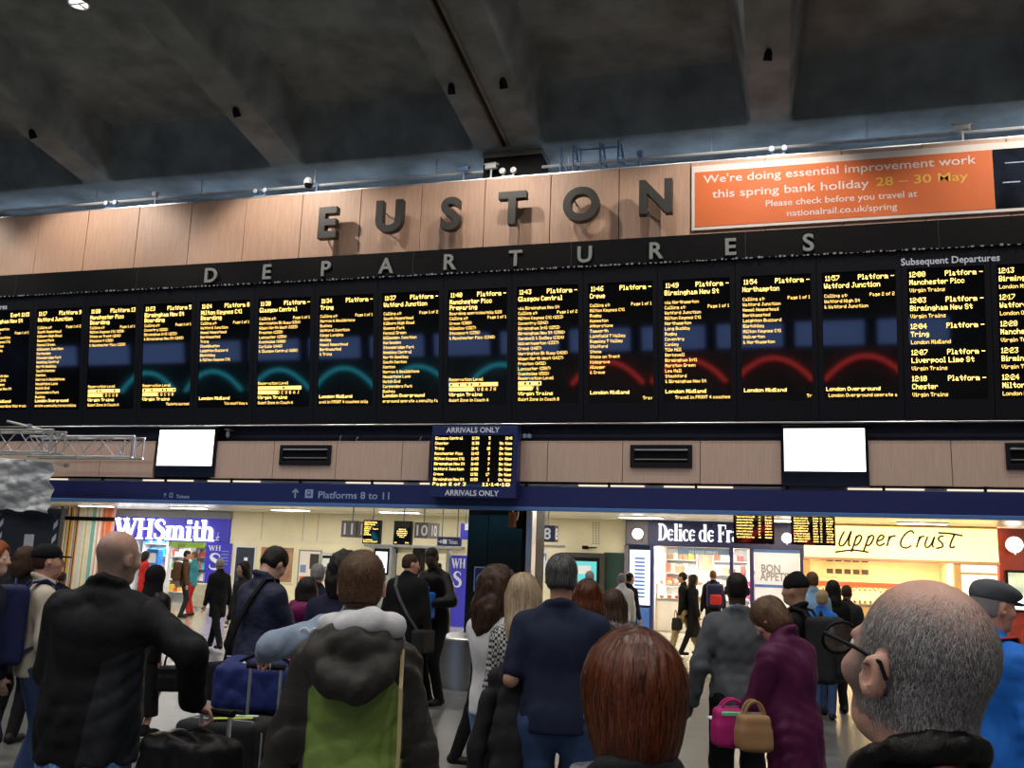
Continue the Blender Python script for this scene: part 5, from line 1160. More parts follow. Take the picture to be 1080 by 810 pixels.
# ================================================================== PEOPLE: bodies grown from smooth unions of tapered limbs
def unit(v): v = np.asarray(v, float); return v/(np.linalg.norm(v)+1e-12)
def rotx(a): c, s = math.cos(a), math.sin(a); return np.array([[1, 0, 0], [0, c, -s], [0, s, c]])
def roty(a): c, s = math.cos(a), math.sin(a); return np.array([[c, 0, s], [0, 1, 0], [-s, 0, c]])
def rotz(a): c, s = math.cos(a), math.sin(a); return np.array([[c, -s, 0], [s, c, 0], [0, 0, 1]])
class SDF:
    def __init__(s, vox): s.p = []; s.vox = vox
    def cap(s, a, b, ra, rb, k=.02, flat=None, ratio=1.0, op=1):
        a = np.asarray(a, float); b = np.asarray(b, float); r = max(ra, rb)
        s.p.append(('c', np.minimum(a, b)-r, np.maximum(a, b)+r, k, op, (a, b, ra, rb, flat, ratio))); return s
    def chain(s, pts, rs, k=.02, **kw):
        for i in range(len(pts)-1): s.cap(pts[i], pts[i+1], rs[i], rs[i+1], k, **kw)
        return s
    def ell(s, c, r, R=None, k=.02, op=1):
        c = np.asarray(c, float); r = np.asarray(r, float); R = np.eye(3) if R is None else R
        e = np.sqrt(((R*r[None, :])**2).sum(1)); s.p.append(('e', c-e, c+e, k, op, (c, r, R))); return s
    def box(s, c, h, R=None, rnd=.01, k=.01, op=1):
        c = np.asarray(c, float); h = np.asarray(h, float); R = np.eye(3) if R is None else R
        e = (np.abs(R)*h[None, :]).sum(1)+rnd; s.p.append(('b', c-e, c+e, k, op, (c, h, R, rnd))); return s
    def field(s, fold=None):
        h = s.vox; lo = np.min([q[1] for q in s.p if q[4] == 1], 0)-3*h-.015; hi = np.max([q[2] for q in s.p if q[4] == 1], 0)+3*h+.015
        n = np.maximum(4, np.ceil((hi-lo)/h).astype(int)+1)
        ax = [(lo[i]+h*np.arange(n[i])).astype(np.float32) for i in range(3)]
        F = np.full(n, 1.0, np.float32)
        for (kind, a, b, k, op, d) in s.p:
            pad = k+4*h+.01
            i0 = np.maximum(0, np.floor((a-pad-lo)/h).astype(int)); i1 = np.minimum(n, np.ceil((b+pad-lo)/h).astype(int)+1)
            if np.any(i1 <= i0): continue
            sl = tuple(slice(i0[j], i1[j]) for j in range(3))
            x = ax[0][sl[0]][:, None, None]; y = ax[1][sl[1]][None, :, None]; z = ax[2][sl[2]][None, None, :]
            if kind == 'c':
                p0, p1, ra, rb, flat, ratio = d
                ba = p1-p0; bb = float(ba @ ba)+1e-12
                dx, dy, dz = x-p0[0], y-p0[1], z-p0[2]
                t = np.clip((dx*ba[0]+dy*ba[1]+dz*ba[2])/bb, 0, 1)
                qx, qy, qz = dx-ba[0]*t, dy-ba[1]*t, dz-ba[2]*t
                if flat is not None:
                    c = (qx*flat[0]+qy*flat[1]+qz*flat[2])*(1/ratio-1); qx = qx+c*flat[0]; qy = qy+c*flat[1]; qz = qz+c*flat[2]
                D = np.sqrt(qx*qx+qy*qy+qz*qz)-(ra+(rb-ra)*t)
                if flat is not None: D = D*(.5+.5*ratio)
            else:
                c, r, R = d[:3]; dx, dy, dz = x-c[0], y-c[1], z-c[2]
                u = [dx*R[0, j]+dy*R[1, j]+dz*R[2, j] for j in range(3)]
                if kind == 'e':
                    k0 = np.sqrt(sum((u[j]/r[j])**2 for j in range(3))); k1 = np.sqrt(sum((u[j]/r[j]**2)**2 for j in range(3)))+1e-9
                    D = k0*(k0-1)/k1
                else:
                    q = [np.abs(u[j])-r[j] for j in range(3)]; rnd = d[3]
                    D = np.sqrt(sum(np.maximum(v, 0)**2 for v in q))+np.minimum(np.maximum(np.maximum(q[0], q[1]), q[2]), 0)-rnd
            f = F[sl]
            if op == 1:
                t = np.clip(.5+.5*(f-D)/k, 0, 1); F[sl] = f*(1-t)+D*t-k*t*(1-t)
            else:
                t = np.clip(.5-.5*(f+D)/k, 0, 1); F[sl] = f*(1-t)-D*t+k*t*(1-t)
        if fold is not None:
            m = np.abs(F) < .06; idx = np.nonzero(m)
            pts = np.stack([ax[j][idx[j]] for j in range(3)], 1); F[m] += fold(pts).astype(np.float32)
        s.F, s.lo, s.n = F, lo, n; return F
    def sample(s, p):
        q = (p-s.lo)/s.vox; q = np.clip(q, 0, np.array(s.n)-1.001); i = q.astype(int); f = q-i; F = s.F; out = 0
        for dx in (0, 1):
            for dy in (0, 1):
                for dz in (0, 1):
                    w_ = (f[:, 0] if dx else 1-f[:, 0])*(f[:, 1] if dy else 1-f[:, 1])*(f[:, 2] if dz else 1-f[:, 2])
                    out = out+w_*F[i[:, 0]+dx, i[:, 1]+dy, i[:, 2]+dz]
        return out
    def grad(s, p):
        e = s.vox*.8; g = np.stack([s.sample(p+np.eye(3)[j]*e)-s.sample(p-np.eye(3)[j]*e) for j in range(3)], 1)
        return g/(np.linalg.norm(g, axis=1)[:, None]+1e-9)
    def nets(s):
        F = s.F; S = F < 0; n = F.shape
        cnt = np.zeros([v-1 for v in n], np.int8)
        for dx in (0, 1):
            for dy in (0, 1):
                for dz in (0, 1): cnt += S[dx:n[0]-1+dx, dy:n[1]-1+dy, dz:n[2]-1+dz]
        act = (cnt > 0) & (cnt < 8); ix = np.nonzero(act); N = len(ix[0])
        ids = np.full(act.shape, -1, np.int64); ids[ix] = np.arange(N)
        acc = np.zeros((N, 3)); num = np.zeros(N)
        C = [(dx, dy, dz) for dx in (0, 1) for dy in (0, 1) for dz in (0, 1)]
        for a in C:
            for ax in range(3):
                if a[ax]: continue
                b = list(a); b[ax] = 1
                fa = F[ix[0]+a[0], ix[1]+a[1], ix[2]+a[2]]; fb = F[ix[0]+b[0], ix[1]+b[1], ix[2]+b[2]]
                m = (fa < 0) != (fb < 0); t = np.where(m, fa/(fa-fb+1e-20), 0)
                pos = np.array(a, float)[None, :].repeat(N, 0); pos[:, ax] += t
                acc[m] += pos[m]; num[m] += 1
        V = s.lo+s.vox*(np.stack(ix, 1)+acc/num[:, None])
        Q = []
        for ax in range(3):
            u, v = (ax+1) % 3, (ax+2) % 3
            sl0 = [slice(None)]*3; sl1 = [slice(None)]*3; sl0[ax] = slice(0, n[ax]-1); sl1[ax] = slice(1, n[ax])
            for q in (u, v): sl0[q] = slice(1, n[q]-1); sl1[q] = slice(1, n[q]-1)
            A = S[tuple(sl0)]; Bq = S[tuple(sl1)]; e = np.nonzero(A != Bq)
            if len(e[0]) == 0: continue
            g = [e[0].copy(), e[1].copy(), e[2].copy()]
            for q in (u, v): g[q] = g[q]+1
            def cell(du, dv):
                c = [g[0].copy(), g[1].copy(), g[2].copy()]; c[u] = c[u]-du; c[v] = c[v]-dv; return ids[c[0], c[1], c[2]]
            q4 = np.stack([cell(0, 0), cell(1, 0), cell(1, 1), cell(0, 1)], 1); fl = ~A[e]
            q4[fl] = q4[fl][:, ::-1]; Q.append(q4)
        return V, np.concatenate(Q)
def np_mesh(name, V, Q, m, parent, smooth=True, attrs=None):
    me = bpy.data.meshes.new(name); me.vertices.add(len(V)); me.vertices.foreach_set('co', np.ascontiguousarray(V, np.float32).ravel())
    k = Q.shape[1]; me.loops.add(len(Q)*k); me.loops.foreach_set('vertex_index', np.ascontiguousarray(Q, np.int32).ravel())
    me.polygons.add(len(Q)); me.polygons.foreach_set('loop_start', np.arange(0, len(Q)*k, k, dtype=np.int32))
    me.polygons.foreach_set('use_smooth', np.full(len(Q), smooth))
    me.update(calc_edges=True)
    for an, av in (attrs or {}).items():
        a = me.attributes.new(an, 'FLOAT', 'POINT'); a.data.foreach_set('value', np.ascontiguousarray(av, np.float32))
    me.materials.append(M[m] if isinstance(m, str) else m)
    return link(name, me, parent)
def sdf_part(name, s, m, parent, fold=None, zone=None, relax=1):
    s.field(fold); V, Q = s.nets()
    for _ in range(relax):       # one pass of neighbour averaging, then back onto the surface
        acc = np.zeros_like(V); cn = np.zeros(len(V))
        for j in range(4):
            np.add.at(acc, Q[:, j], V[Q[:, (j+1) % 4]]); np.add.at(cn, Q[:, j], 1)
        V = .5*V+.5*acc/np.maximum(cn, 1)[:, None]
    return np_mesh(name, V, Q, m, parent, attrs={'zone': zone(V)} if zone is not None else None)
def folds(seed, amp, freq=34.0, vert=1.0, n=9):
    r = np.random.default_rng(seed); K = r.normal(0, 1, (n, 3))*np.array([1, 1, vert]); K = K/np.linalg.norm(K, axis=1)[:, None]*freq*r.uniform(.45, 1.5, (n, 1))
    K2 = r.normal(0, freq*.45, (n, 3)); ph = r.uniform(0, 6.28, n); p2 = r.uniform(0, 6.28, n)
    K3 = r.normal(0, 1, (5, 3)); K3 = K3/np.linalg.norm(K3, axis=1)[:, None]*freq*2.6; p3 = r.uniform(0, 6.28, 5)
    def f(p):
        o = 0
        for i in range(5): o = o+.16*(np.abs(np.sin(p @ K3[i]+p3[i]+2.0*np.sin(p @ K2[i]*1.4+ph[i])))-.6)
        for i in range(n): o = o+(np.abs(np.sin(p @ K[i]+ph[i]+.8*np.sin(p @ K2[i]*.6+p2[i])))-.6)*np.clip(.45+1.1*np.sin(p @ K2[(i+3) % n]*.5+ph[i]*3), 0, 1.2)
        return -1.7*amp*o/math.sqrt(n)
    return f
def strands(name, s, m, parent, seeds, flow, nstep, step, width, lift=.0015, rng=None, jitter=.25, lenvar=.5):
    """hair: thin ribbons combed over the surface of the field s"""
    rng = rng or np.random.default_rng(1); p = seeds.copy(); N = len(p); Pn = []; Nn = []
    for _ in range(3): p = p-s.grad(p)*s.sample(p)[:, None]
    wob = rng.normal(0, jitter, (N, 3)); st = step*rng.uniform(1-lenvar, 1+lenvar*.4, N)[:, None]; prof = rng.uniform(.2, 1, N)[:, None]
    for k in range(nstep):
        g = s.grad(p); Pn.append(p+g*(lift*prof*(1 if k < nstep-1 else .3))); Nn.append(g)
        d = flow(p)+wob; d = d-g*(d*g).sum(1)[:, None]; d /= np.linalg.norm(d, axis=1)[:, None]+1e-9
        p = p+d*st; p = p-s.grad(p)*s.sample(p)[:, None]
    Pn = np.stack(Pn, 1); Nn = np.stack(Nn, 1); T = np.gradient(Pn, axis=1); Sd = np.cross(T, Nn); Sd /= np.linalg.norm(Sd, axis=2)[:, :, None]+1e-9
    wd = width*np.linspace(1, .35, nstep)[None, :, None]*rng.uniform(.6, 1.3, N)[:, None, None]
    V = np.stack([Pn-Sd*wd, Pn+Sd*wd], 2).reshape(-1, 3)
    base = (np.arange(N)*nstep*2)[:, None]+(np.arange(nstep-1)*2)[None, :]; base = base.ravel()
    Q = np.stack([base, base+1, base+3, base+2], 1); tone = rng.uniform(0, 1, N).repeat(nstep*2)
    o = np_mesh(name, V, Q, m, parent, True, {'tone': tone}); o['kind'] = 'stuff'; return o

def ik(a, t, l1, l2, pole):
    a = np.asarray(a, float); t = np.asarray(t, float); d = t-a; L = np.linalg.norm(d)
    if L > (l1+l2)*.998: t = a+d/L*(l1+l2)*.998; d = t-a; L = np.linalg.norm(d)
    L = max(L, abs(l1-l2)*1.02+1e-4); u = d/np.linalg.norm(d); x = (l1*l1-l2*l2+L*L)/(2*L); h = math.sqrt(max(l1*l1-x*x, 0))
    p = np.asarray(pole, float); p = p-u*np.dot(p, u); p = unit(p); return a+u*x+p*h, a+u*L

SKIN = {k: mat('skin_'+k, c, .5, var=.08, nscale=18, bump=.08, bscale=150, spec=.4) for k, c in dict(pale=(.60, .36, .27), pink=(.58, .30, .22), tan=(.42, .23, .15), dark=(.045, .026, .02), mid=(.25, .13, .08)).items()}
M['eye'] = mat('eye_white', (.7, .7, .7), .2, var=0); M['lens_glass'] = mat('spectacle_lens', (.9, .95, .95), .03, var=0); M['lens_glass'].node_tree.nodes['Principled BSDF'].inputs['Transmission Weight'].default_value = 1.0
def cloth(name, c, rough=.85, bump=.25, bscale=260, var=.12, **k): return mat(name, c, rough, var=var, nscale=7, bump=bump, bscale=bscale, spec=.18, **k)
C = {}
for n_, c_, r_ in (('black_cloth', (.006, .006, .0075), .8), ('black_leather', (.006, .0055, .0055), .34), ('navy_cloth', (.016, .022, .048), .85), ('dark_navy', (.012, .014, .035), .8), ('charcoal', (.018, .018, .020), .75), ('grey_knit', (.088, .095, .105), .9),
                   ('denim', (.035, .065, .15), .85), ('light_denim', (.13, .22, .40), .85), ('white_cotton', (.62, .62, .64), .85), ('cream_cotton', (.50, .45, .36), .85), ('maroon', (.17, .012, .09), .6), ('plum', (.075, .010, .045), .5), ('red_wool', (.42, .02, .02), .8),
                   ('bright_blue', (.015, .14, .55), .55), ('sky_blue', (.25, .42, .62), .8), ('brown_cloth', (.07, .035, .018), .85), ('tan_cloth', (.42, .34, .18), .85), ('grey_fur', (.16, .14, .13), .95), ('sweat_blue', (.22, .28, .37), .9), ('dark_hair', (.012, .009, .008), .45), ('brown_hair', (.045, .022, .013), .45),
                   ('auburn_hair', (.06, .015, .006), .4), ('blonde_hair', (.36, .26, .15), .45), ('grey_hair', (.25, .24, .23), .5), ('light_brown_hair', (.12, .06, .03), .45), ('ginger_hair', (.30, .07, .02), .45), ('navy_bag', (.014, .018, .07), .6), ('shoe_black', (.012, .012, .012), .5), ('teal_cloth', (.03, .2, .25), .8), ('royal', (.014, .024, .12), .55), ('magenta', (.42, .02, .16), .5), ('tan_leather', (.30, .17, .08), .5), ('red_bag', (.45, .03, .03), .6), ('green_gloss', (.2, .6, .3), .4)):
    C[n_] = cloth(n_, c_, r_, bump=.12 if 'leather' in n_ else .22)
FIB = {'brown_hair': fiber('brown_strands', (.02, .010, .006), (.10, .05, .028)), 'auburn_hair': fiber('auburn_strands', (.028, .006, .003), (.17, .042, .013), .38), 'blonde_hair': fiber('blonde_strands', (.22, .14, .07), (.62, .50, .34)), 'grey_hair': fiber('grey_strands', (.06, .06, .06), (.5, .49, .47)),
       'dark_hair': fiber('dark_strands', (.006, .005, .005), (.05, .04, .035)), 'light_brown_hair': fiber('light_brown_strands', (.05, .025, .012), (.20, .11, .06)), 'grizzled': fiber('grizzled_strands', (.04, .036, .034), (.60, .59, .58)), 'ginger_hair': fiber('ginger_strands', (.2, .04, .01), (.4, .12, .03)), 'salt_hair': fiber('salt_pepper_strands', (.008, .008, .009), (.20, .20, .20))}
C['salt_hair'] = cloth('salt_hair', (.035, .034, .034), .5)

def person(label, head, d, face, H=None, w=1.0, skin='pale', top=None, legs=None, shoes='shoe_black', hair=None, lean=0, tilt=0, twist=0, hy=0, hp=0, hr=0, lh=None, rh=None, lf=(-.10, 0), rf=(.10, 0), lp=None, rp=None, grip=.5, vox=None, extra=None, group=None, hs=1.0, beard=None, seed=None, lfz=0, rfz=0, lhd=None, rhd=None, belly=0.0, bodyvox=None, drop=0.0):
    seed = seed if seed is not None else int(abs(head[0])*7+head[1])
    vox = vox or min(.030, max(.007, d*.0024)); bv = bodyvox or max(.0075, min(vox, .020))
    Ru = rotz(rad(twist)) @ roty(rad(tilt)) @ rotx(rad(-lean)); piv = np.array([0, 0, .97])
    U = lambda v: piv+Ru @ (np.asarray(v, float)-piv)
    Rh = Ru @ rotz(rad(hy)) @ roty(rad(hr)) @ rotx(rad(-hp)); hpv = U((0, 0, 1.52)); hc = hpv+Rh @ np.array([0, .012, .112])
    crown = hc+np.array([0, 0, .118*hs])
    target = PD(head[0], head[1], d)
    sH = (H/1.75) if H else float(target[2]/crown[2])
    rz = rad(face); R2 = rotz(rz)
    off = R2 @ (crown*sH); loc = np.array([target[0]-off[0], target[1]-off[1], 0.0])
    if H is None and not .80 < sH < 1.16: print('HEIGHT?', label, round(sH*1.75, 2))
    t = thing('person', label, 'person', loc, rz, group)
    S_ = sH
    # joints in body space (unit = person of 1.75 m)
    J = {}
    for sd, nm, ht, pole in ((-1, 'l', lh, lp), (1, 'r', rh, rp)):
        sh = U((sd*.168*w, -.005, 1.388-drop)); tg = U((sd*(.235*w+.02), .05, .86)) if ht is None else np.asarray(ht, float)
        el, wr = ik(sh, tg, .285, .255, U((sd*.35, -1.0, 1.0))-U((0, 0, 1.0)) if pole is None else pole)
        J[nm+'s'], J[nm+'e'], J[nm+'w'] = sh, el, wr
    for sd, nm, ft, fz in ((-1, 'l', lf, lfz), (1, 'r', rf, rfz)):
        hip = np.array([sd*.088*w, 0, .905]); ank = np.array([ft[0], ft[1]-.03, .085+fz]); kn, an = ik(hip, ank, .43, .42, (sd*.08, 1, 0))
        J[nm+'h'], J[nm+'k'], J[nm+'a'] = hip, kn, an
    fl = Ru @ np.array([0, 1.0, 0]); flz = np.array([0, 1.0, 0])
    def sc(a): return np.asarray(a, float)*S_
    hl = lambda v: hc+Rh @ (np.asarray(v, float)*hs)          # head-local point
    # ---------------- body (skin), one continuous surface
    b = SDF(bv*1.0/1.0)
    def torso(q, t_, hem=None, flare=0.0, waist=1.0):
        q.cap(sc(U((0, 0, 1.03))), sc(U((0, -.005, 1.29))), (.138*w*waist+t_+belly*.4)*S_, (.150*w+t_)*S_, .04, fl, .66)
        q.cap(sc(U((-.11*w, -.008, 1.355))), sc(U((.11*w, -.008, 1.355))), (.066+t_)*S_, (.066+t_)*S_, .06)
        q.ell(sc(U((0, -.028, 1.28))), sc((.135*w+t_, .088+t_, .15)), Ru, .04)
        if belly: q.ell(sc(U((0, .05, 1.06))), sc((.13*w+t_, .07+belly+t_, .15)), Ru, .05)
        for sd in (-1, 1): q.cap(sc(U((sd*.015, -.022, 1.465))), sc(U((sd*.145*w, -.012, 1.40-drop*.8))), (.044+t_*.5)*S_, (.038+t_*.8)*S_, .05)
        q.cap(sc((0, 0, .93)), sc(U((0, 0, 1.03))), (.142*w+t_)*S_, (.140*w*waist+t_+belly*.3)*S_, .04, flz, .70)
        if hem is not None:
            if hem < .93: q.cap(sc((0, .0, hem)), sc((0, 0, .95)), (.152*w+t_+flare)*S_, (.150*w+t_)*S_, .04, flz, .74)
            q.box(sc((0, 0, hem-.4)), sc((.5, .5, .4)), None, 0, .012, -1)
    torso(b, -.030)
    # head
    b.ell(sc(hl((0, -.012, .030))), sc(np.array((.073, .093, .086))*hs), Rh, .01)
    b.ell(sc(hl((0, .022, -.030))), sc(np.array((.059, .068, .083))*hs), Rh, .03)
    b.ell(sc(hl((0, .050, -.085))), sc(np.array((.040, .040, .030))*hs), Rh, .03)
    b.cap(sc(hl((0, .086, .012))), sc(hl((0, .108, -.026))), .009*S_, .0135*S_, .012)
    b.ell(sc(hl((0, .076, .022))), sc((.050, .020, .011)), Rh, .015)
    for sd in (-1, 1):
        b.ell(sc(hl((sd*.031, .102, .006))), sc((.018, .017, .010)), Rh, .012, -1)
        b.ell(sc(hl((sd*.045, .058, -.022))), sc((.022, .028, .022)), Rh, .02)
        b.ell(sc(hl((sd*.080, -.004, -.010))), sc((.012, .019, .031)), Rh @ rotz(sd*-.45), .008)
        b.ell(sc(hl((sd*.086, .000, -.008))), sc((.006, .009, .016)), Rh @ rotz(sd*-.45), .005, -1)
        b.ell(sc(hl((sd*.010, .100, -.030))), sc((.009, .010, .008)), Rh, .006)
    b.ell(sc(hl((0, .086, -.053))), sc((.024, .011, .006)), Rh, .006); b.ell(sc(hl((0, .084, -.064))), sc((.021, .011, .007)), Rh, .006)
    b.cap(sc(hl((0, -.025, -.045))), sc(U((0, -.015, 1.45))), .053*S_*(.93+.07*w), .056*S_, .03)
    # limbs and hands
    for sd, nm, hd in ((-1, 'l', lhd), (1, 'r', rhd)):
        sh, el, wr = J[nm+'s'], J[nm+'e'], J[nm+'w']
        b.chain([sc(sh), sc(el), sc(wr)], [.046*S_, .038*S_, .026*S_], .02)
        f = unit(wr-el) if hd is None else unit(hd); up = np.array([0, 0, 1.0]) if abs(f[2]) < .8 else Ru @ np.array([0, 1.0, 0])
        pn = unit(np.cross(f, up))*(-sd)       # back-of-hand normal, pointing outwards
        if abs(f[2]) < .8: pn = unit(np.array([sd*.2, 0, 1.0])-f*np.dot(f, np.array([sd*.2, 0, 1.0])))
        sv = unit(np.cross(f, pn))*sd
        J[nm+'f'], J[nm+'n'] = f, pn
        b.cap(sc(wr), sc(wr+f*.055), .026*S_, .030*S_, .015, pn, .55)
        b.cap(sc(wr+f*.05+sv*.018), sc(wr+f*.085-sv*.02), .018*S_, .018*S_, .015, pn, .8)
        for k_ in range(4):
            o = (k_-1.5)*.0195; L = (.040, .046, .043, .034)[k_]; p0 = wr+f*.085+sv*o
            a1 = grip*.9; d1 = f*math.cos(a1)-pn*math.sin(a1); d2 = f*math.cos(a1*2.1)-pn*math.sin(a1*2.1); d3 = f*math.cos(a1*2.9)-pn*math.sin(a1*2.9)
            p1 = p0+d1*L; p2 = p1+d2*L*.72; p3 = p2+d3*L*.55
            b.chain([sc(p0), sc(p1), sc(p2), sc(p3)], [.0098*S_, .0088*S_, .0082*S_, .0070*S_], .004)
        # thumb: leaves the inner side of the palm near its base
        inn = -sv if np.dot(sv, np.array([sd, 0, 0])) > 0 else sv
        q0 = wr+f*.025+inn*.022; q1 = q0+(f*.6+inn*.55-pn*.35)*.042; q2 = q1+(f*.85-pn*(.35+.3*grip)+inn*.1)*.034
        b.chain([sc(q0), sc(q1), sc(q2)], [.0135*S_, .0105*S_, .0080*S_], .008)
        b.chain([sc(J[nm+'h']), sc(J[nm+'k']), sc(J[nm+'a'])], [.070*S_, .050*S_, .036*S_], .02)
        b.cap(sc(J[nm+'a']+np.array([0, 0, -.04])), sc(J[nm+'a']+np.array([0, .12, -.045])), .032*S_, .026*S_, .02)
    body = sdf_part('body', b, SKIN[skin], t)
    for sd in (-1, 1):
        if d < 9:
            mb = MB(); q = sc(hl((sd*.031, .081, .006))); r_ = .0105*S_
            mb.lathe(q, [(r_*math.sin(a), -r_*math.cos(a)) for a in np.linspace(.05, 3.09, 8)], 12); mb.build('eye', 'eye', body, True, local=True)
    # ---------------- clothes
    ctx = dict(t=t, U=U, Ru=Ru, Rh=Rh, hl=hl, hc=hc, J=J, S=S_, w=w, loc=loc, rz=rz, vox=vox, sc=sc, body=body, torso=torso)
    W3 = lambda v: loc+R2 @ sc(v); ctx['world'] = W3
    if top:
        T = dict(kind='jacket', m='black_cloth', t=.018, hem=.80, sleeve=1.0, collar=1, fold=.0035, flare=.0, freq=34); T.update(top)
        g = SDF(vox); th = T['t']; torso(g, th, T['hem'], T['flare'])
        for nm in 'lr':
            sh, el, wr = J[nm+'s'], J[nm+'e'], J[nm+'w']
            g.cap(sc(sh), sc(sh+(el-sh)*min(1, T['sleeve']*2)), (.049+th*.75)*S_, (.046+th*.8)*S_, .045)
            if T['sleeve'] >= 1: g.cap(sc(el), sc(el+(wr-el)*.96), (.046+th*.8)*S_, (.033+th*.75)*S_, .02)
        if T['collar']:
            n = 12
            for k_ in range(n):
                if T['collar'] == 'open' and 2 <= k_ <= 3: continue
                a0, a1 = 2*math.pi*k_/n, 2*math.pi*(k_+1)/n; hgt = .035 if T['collar'] != 'low' else .012
                f_ = lambda a: U((.066*math.cos(a), -.012+.066*math.sin(a), 1.482+hgt*(1-.55*math.sin(a))*.9-.012*math.sin(a)))
                g.cap(sc(f_(a0)), sc(f_(a1)), .017*S_, .017*S_, .02)
        if T.get('hood'):                      # a hood lying on the back
            g.ell(sc(U((0, -.125, 1.44))), sc((.125, .065, .095)), Ru @ rotx(.35), .03); g.cap(sc(U((-.10, -.05, 1.50))), sc(U((.10, -.05, 1.50))), .045*S_, .045*S_, .03)
            g.cap(sc(U((-.105, -.04, 1.50))), sc(U((-.06, .06, 1.44))), .036*S_, .025*S_, .03); g.cap(sc(U((.105, -.04, 1.50))), sc(U((.06, .06, 1.44))), .036*S_, .025*S_, .03)
            g.ell(sc(U((0, -.03, 1.545))), sc((.062, .060, .06)), Ru, .02, -1)
        fo = folds(seed, T['fold']*S_, T['freq'], T.get('vert', .7)) if T['fold'] else None
        z_ = T.get('zone'); zf = (lambda V: z_(V/S_, ctx)) if z_ else None
        m_ = T['m']; ctx['top'] = sdf_part('tshirt' if T['kind'] == 'tshirt' else T['kind'], g, C.get(m_, M.get(m_)) if isinstance(m_, str) else m_, t, fo, zf)
    Lg = dict(m='denim', t=.010, r=1.0, kind='trousers', fold=.0035); Lg.update(legs or {})
    g = SDF(min(.03, vox*1.25)); lt = Lg['t']
    if Lg['kind'] == 'skirt':
        g.cap(sc((0, 0, Lg.get('hem', .2))), sc((0, 0, .95)), (.155*w+Lg.get('flare', .06))*S_, .14*w*S_, .03, flz, .75); g.box(sc((0, 0, Lg.get('hem', .2)-.4)), sc((.5, .5, .4)), None, 0, .012, -1)
    else:
        g.cap(sc((-.045*w, 0, .925)), sc((.045*w, 0, .925)), (.096*w+lt)*S_, (.096*w+lt)*S_, .05); g.cap(sc((0, 0, .95)), sc((0, 0, 1.0)), (.130*w+lt)*S_, (.124*w+lt)*S_, .03, flz, .70)
        for nm in 'lr':
            g.chain([sc(J[nm+'h']), sc(J[nm+'k']), sc(J[nm+'a']+np.array([0, 0, -.02]))], [(.082*w+lt)*S_, (.060+lt)*Lg['r']*S_, (.047+lt)*Lg['r']*S_], .03)
    sdf_part('skirt' if Lg['kind'] == 'skirt' else 'trousers', g, C[Lg['m']], t, folds(seed+5, Lg['fold']*S_, 30, 1.4) if Lg['fold'] else None)
    for nm, sd in (('l', -1), ('r', 1)):
        g = SDF(max(.008, min(.025, vox))); a = J[nm+'a']; dz = a[2]-.085
        g.cap(sc((a[0], a[1]-.035, .045+dz)), sc((a[0]+sd*.015, a[1]+.15, .036+dz)), .043*S_, .038*S_, .02); g.cap(sc((a[0], a[1]-.02, .05+dz)), sc((a[0], a[1], .10+dz)), .045*S_, .046*S_, .02)
        g.box(sc((a[0], a[1]+.05, -.05+dz)), sc((.2, .4, .05)), None, 0, .006, -1)
        sdf_part('shoe', g, C[shoes], t)
    # ---------------- hair
    if hair:
        Hh = dict(style='short', m='dark_hair', strands=0, w=.0012); Hh.update(hair); st_ = Hh['style']
        g = SDF(max(.004, min(.014, d*.0019))); e = lambda c, r, k=.02, op=1, R=None: g.ell(sc(hl(c)), sc(np.array(r)*hs), Rh if R is None else Rh @ R, k, op)
        if st_ in ('short', 'fade', 'bun', 'pony'):
            gr = Hh.get('grow', 0.0)
            e((0, -.014, .034), (.0775+gr, .100+gr, .090+gr)); e((0, -.035, -.02), (.069+gr, .075+gr, .062))
            e((0, .112, -.045), (.088, .088, .105), .012, -1); g.box(sc(hl((0, 0, -.075-.15))), sc((.3, .3, .15)), Rh @ rotx(-.25), 0, .012, -1)
            for sd in (-1, 1): e((sd*.086, .008, -.022), (.022, .034, .045), .01, -1)
            if st_ == 'bun': e((Hh.get('bx', 0), -.05, .12), (.062, .06, .055))
            if st_ == 'pony': e((0, -.115, .035), (.03, .03, .035)); g.cap(sc(hl((0, -.12, .03))), sc(hl((0, -.125, -.16))), .030*S_, .016*S_, .02)
        elif st_ in ('bob', 'long', 'curly'):
            v = Hh.get('vol', 0.0)
            e((0, -.015, .030), (.091+v, .112+v, .101+v)); e((0, -.028, -.045), ((.076 if st_ == 'bob' else .084)+v, .090+v, .088), .03)
            if st_ == 'bob': g.box(sc(hl((0, 0, -.118-.2))), sc((.3, .3, .2)), Rh, 0, .03, -1)
            else:
                L = Hh.get('len', .30); g.chain([sc(hl((0, -.055, -.04))), sc(hl((0, -.085, -.04-L*.5))), sc(hl((0, -.088, -.04-L)))], [(.088+v)*S_, (.080+v)*S_, (.052+v)*S_], .03, flat=fl, ratio=.55)
                for sd in (-1, 1): g.cap(sc(hl((sd*.075, -.01, .0))), sc(hl((sd*.088, -.04, -.05-L*.6))), .034*S_, .022*S_, .03)
            e((0, .125, -.030), (.075, .095, .115), .012, -1); g.cap(sc(hl((0, .12, -.1))), sc(hl((0, .02, -.2))), .06*S_, .05*S_, .02, op=-1)
        elif st_ == 'fringe':                 # balding: hair only round the sides and back
            e((0, -.016, .026), (.0775, .0985, .088)); e((0, -.035, -.02), (.074, .076, .068)); e((0, .02, .105), (.072, .098, .055), .012, -1); e((0, .112, -.03), (.088, .088, .115), .012, -1); g.box(sc(hl((0, 0, -.075-.15))), sc((.3, .3, .15)), Rh @ rotx(-.25), 0, .012, -1)
            for sd in (-1, 1): e((sd*.088, .015, -.03), (.022, .034, .045), .01, -1)
        elif st_ == 'wrap':                   # scarf or hood up over head and shoulders
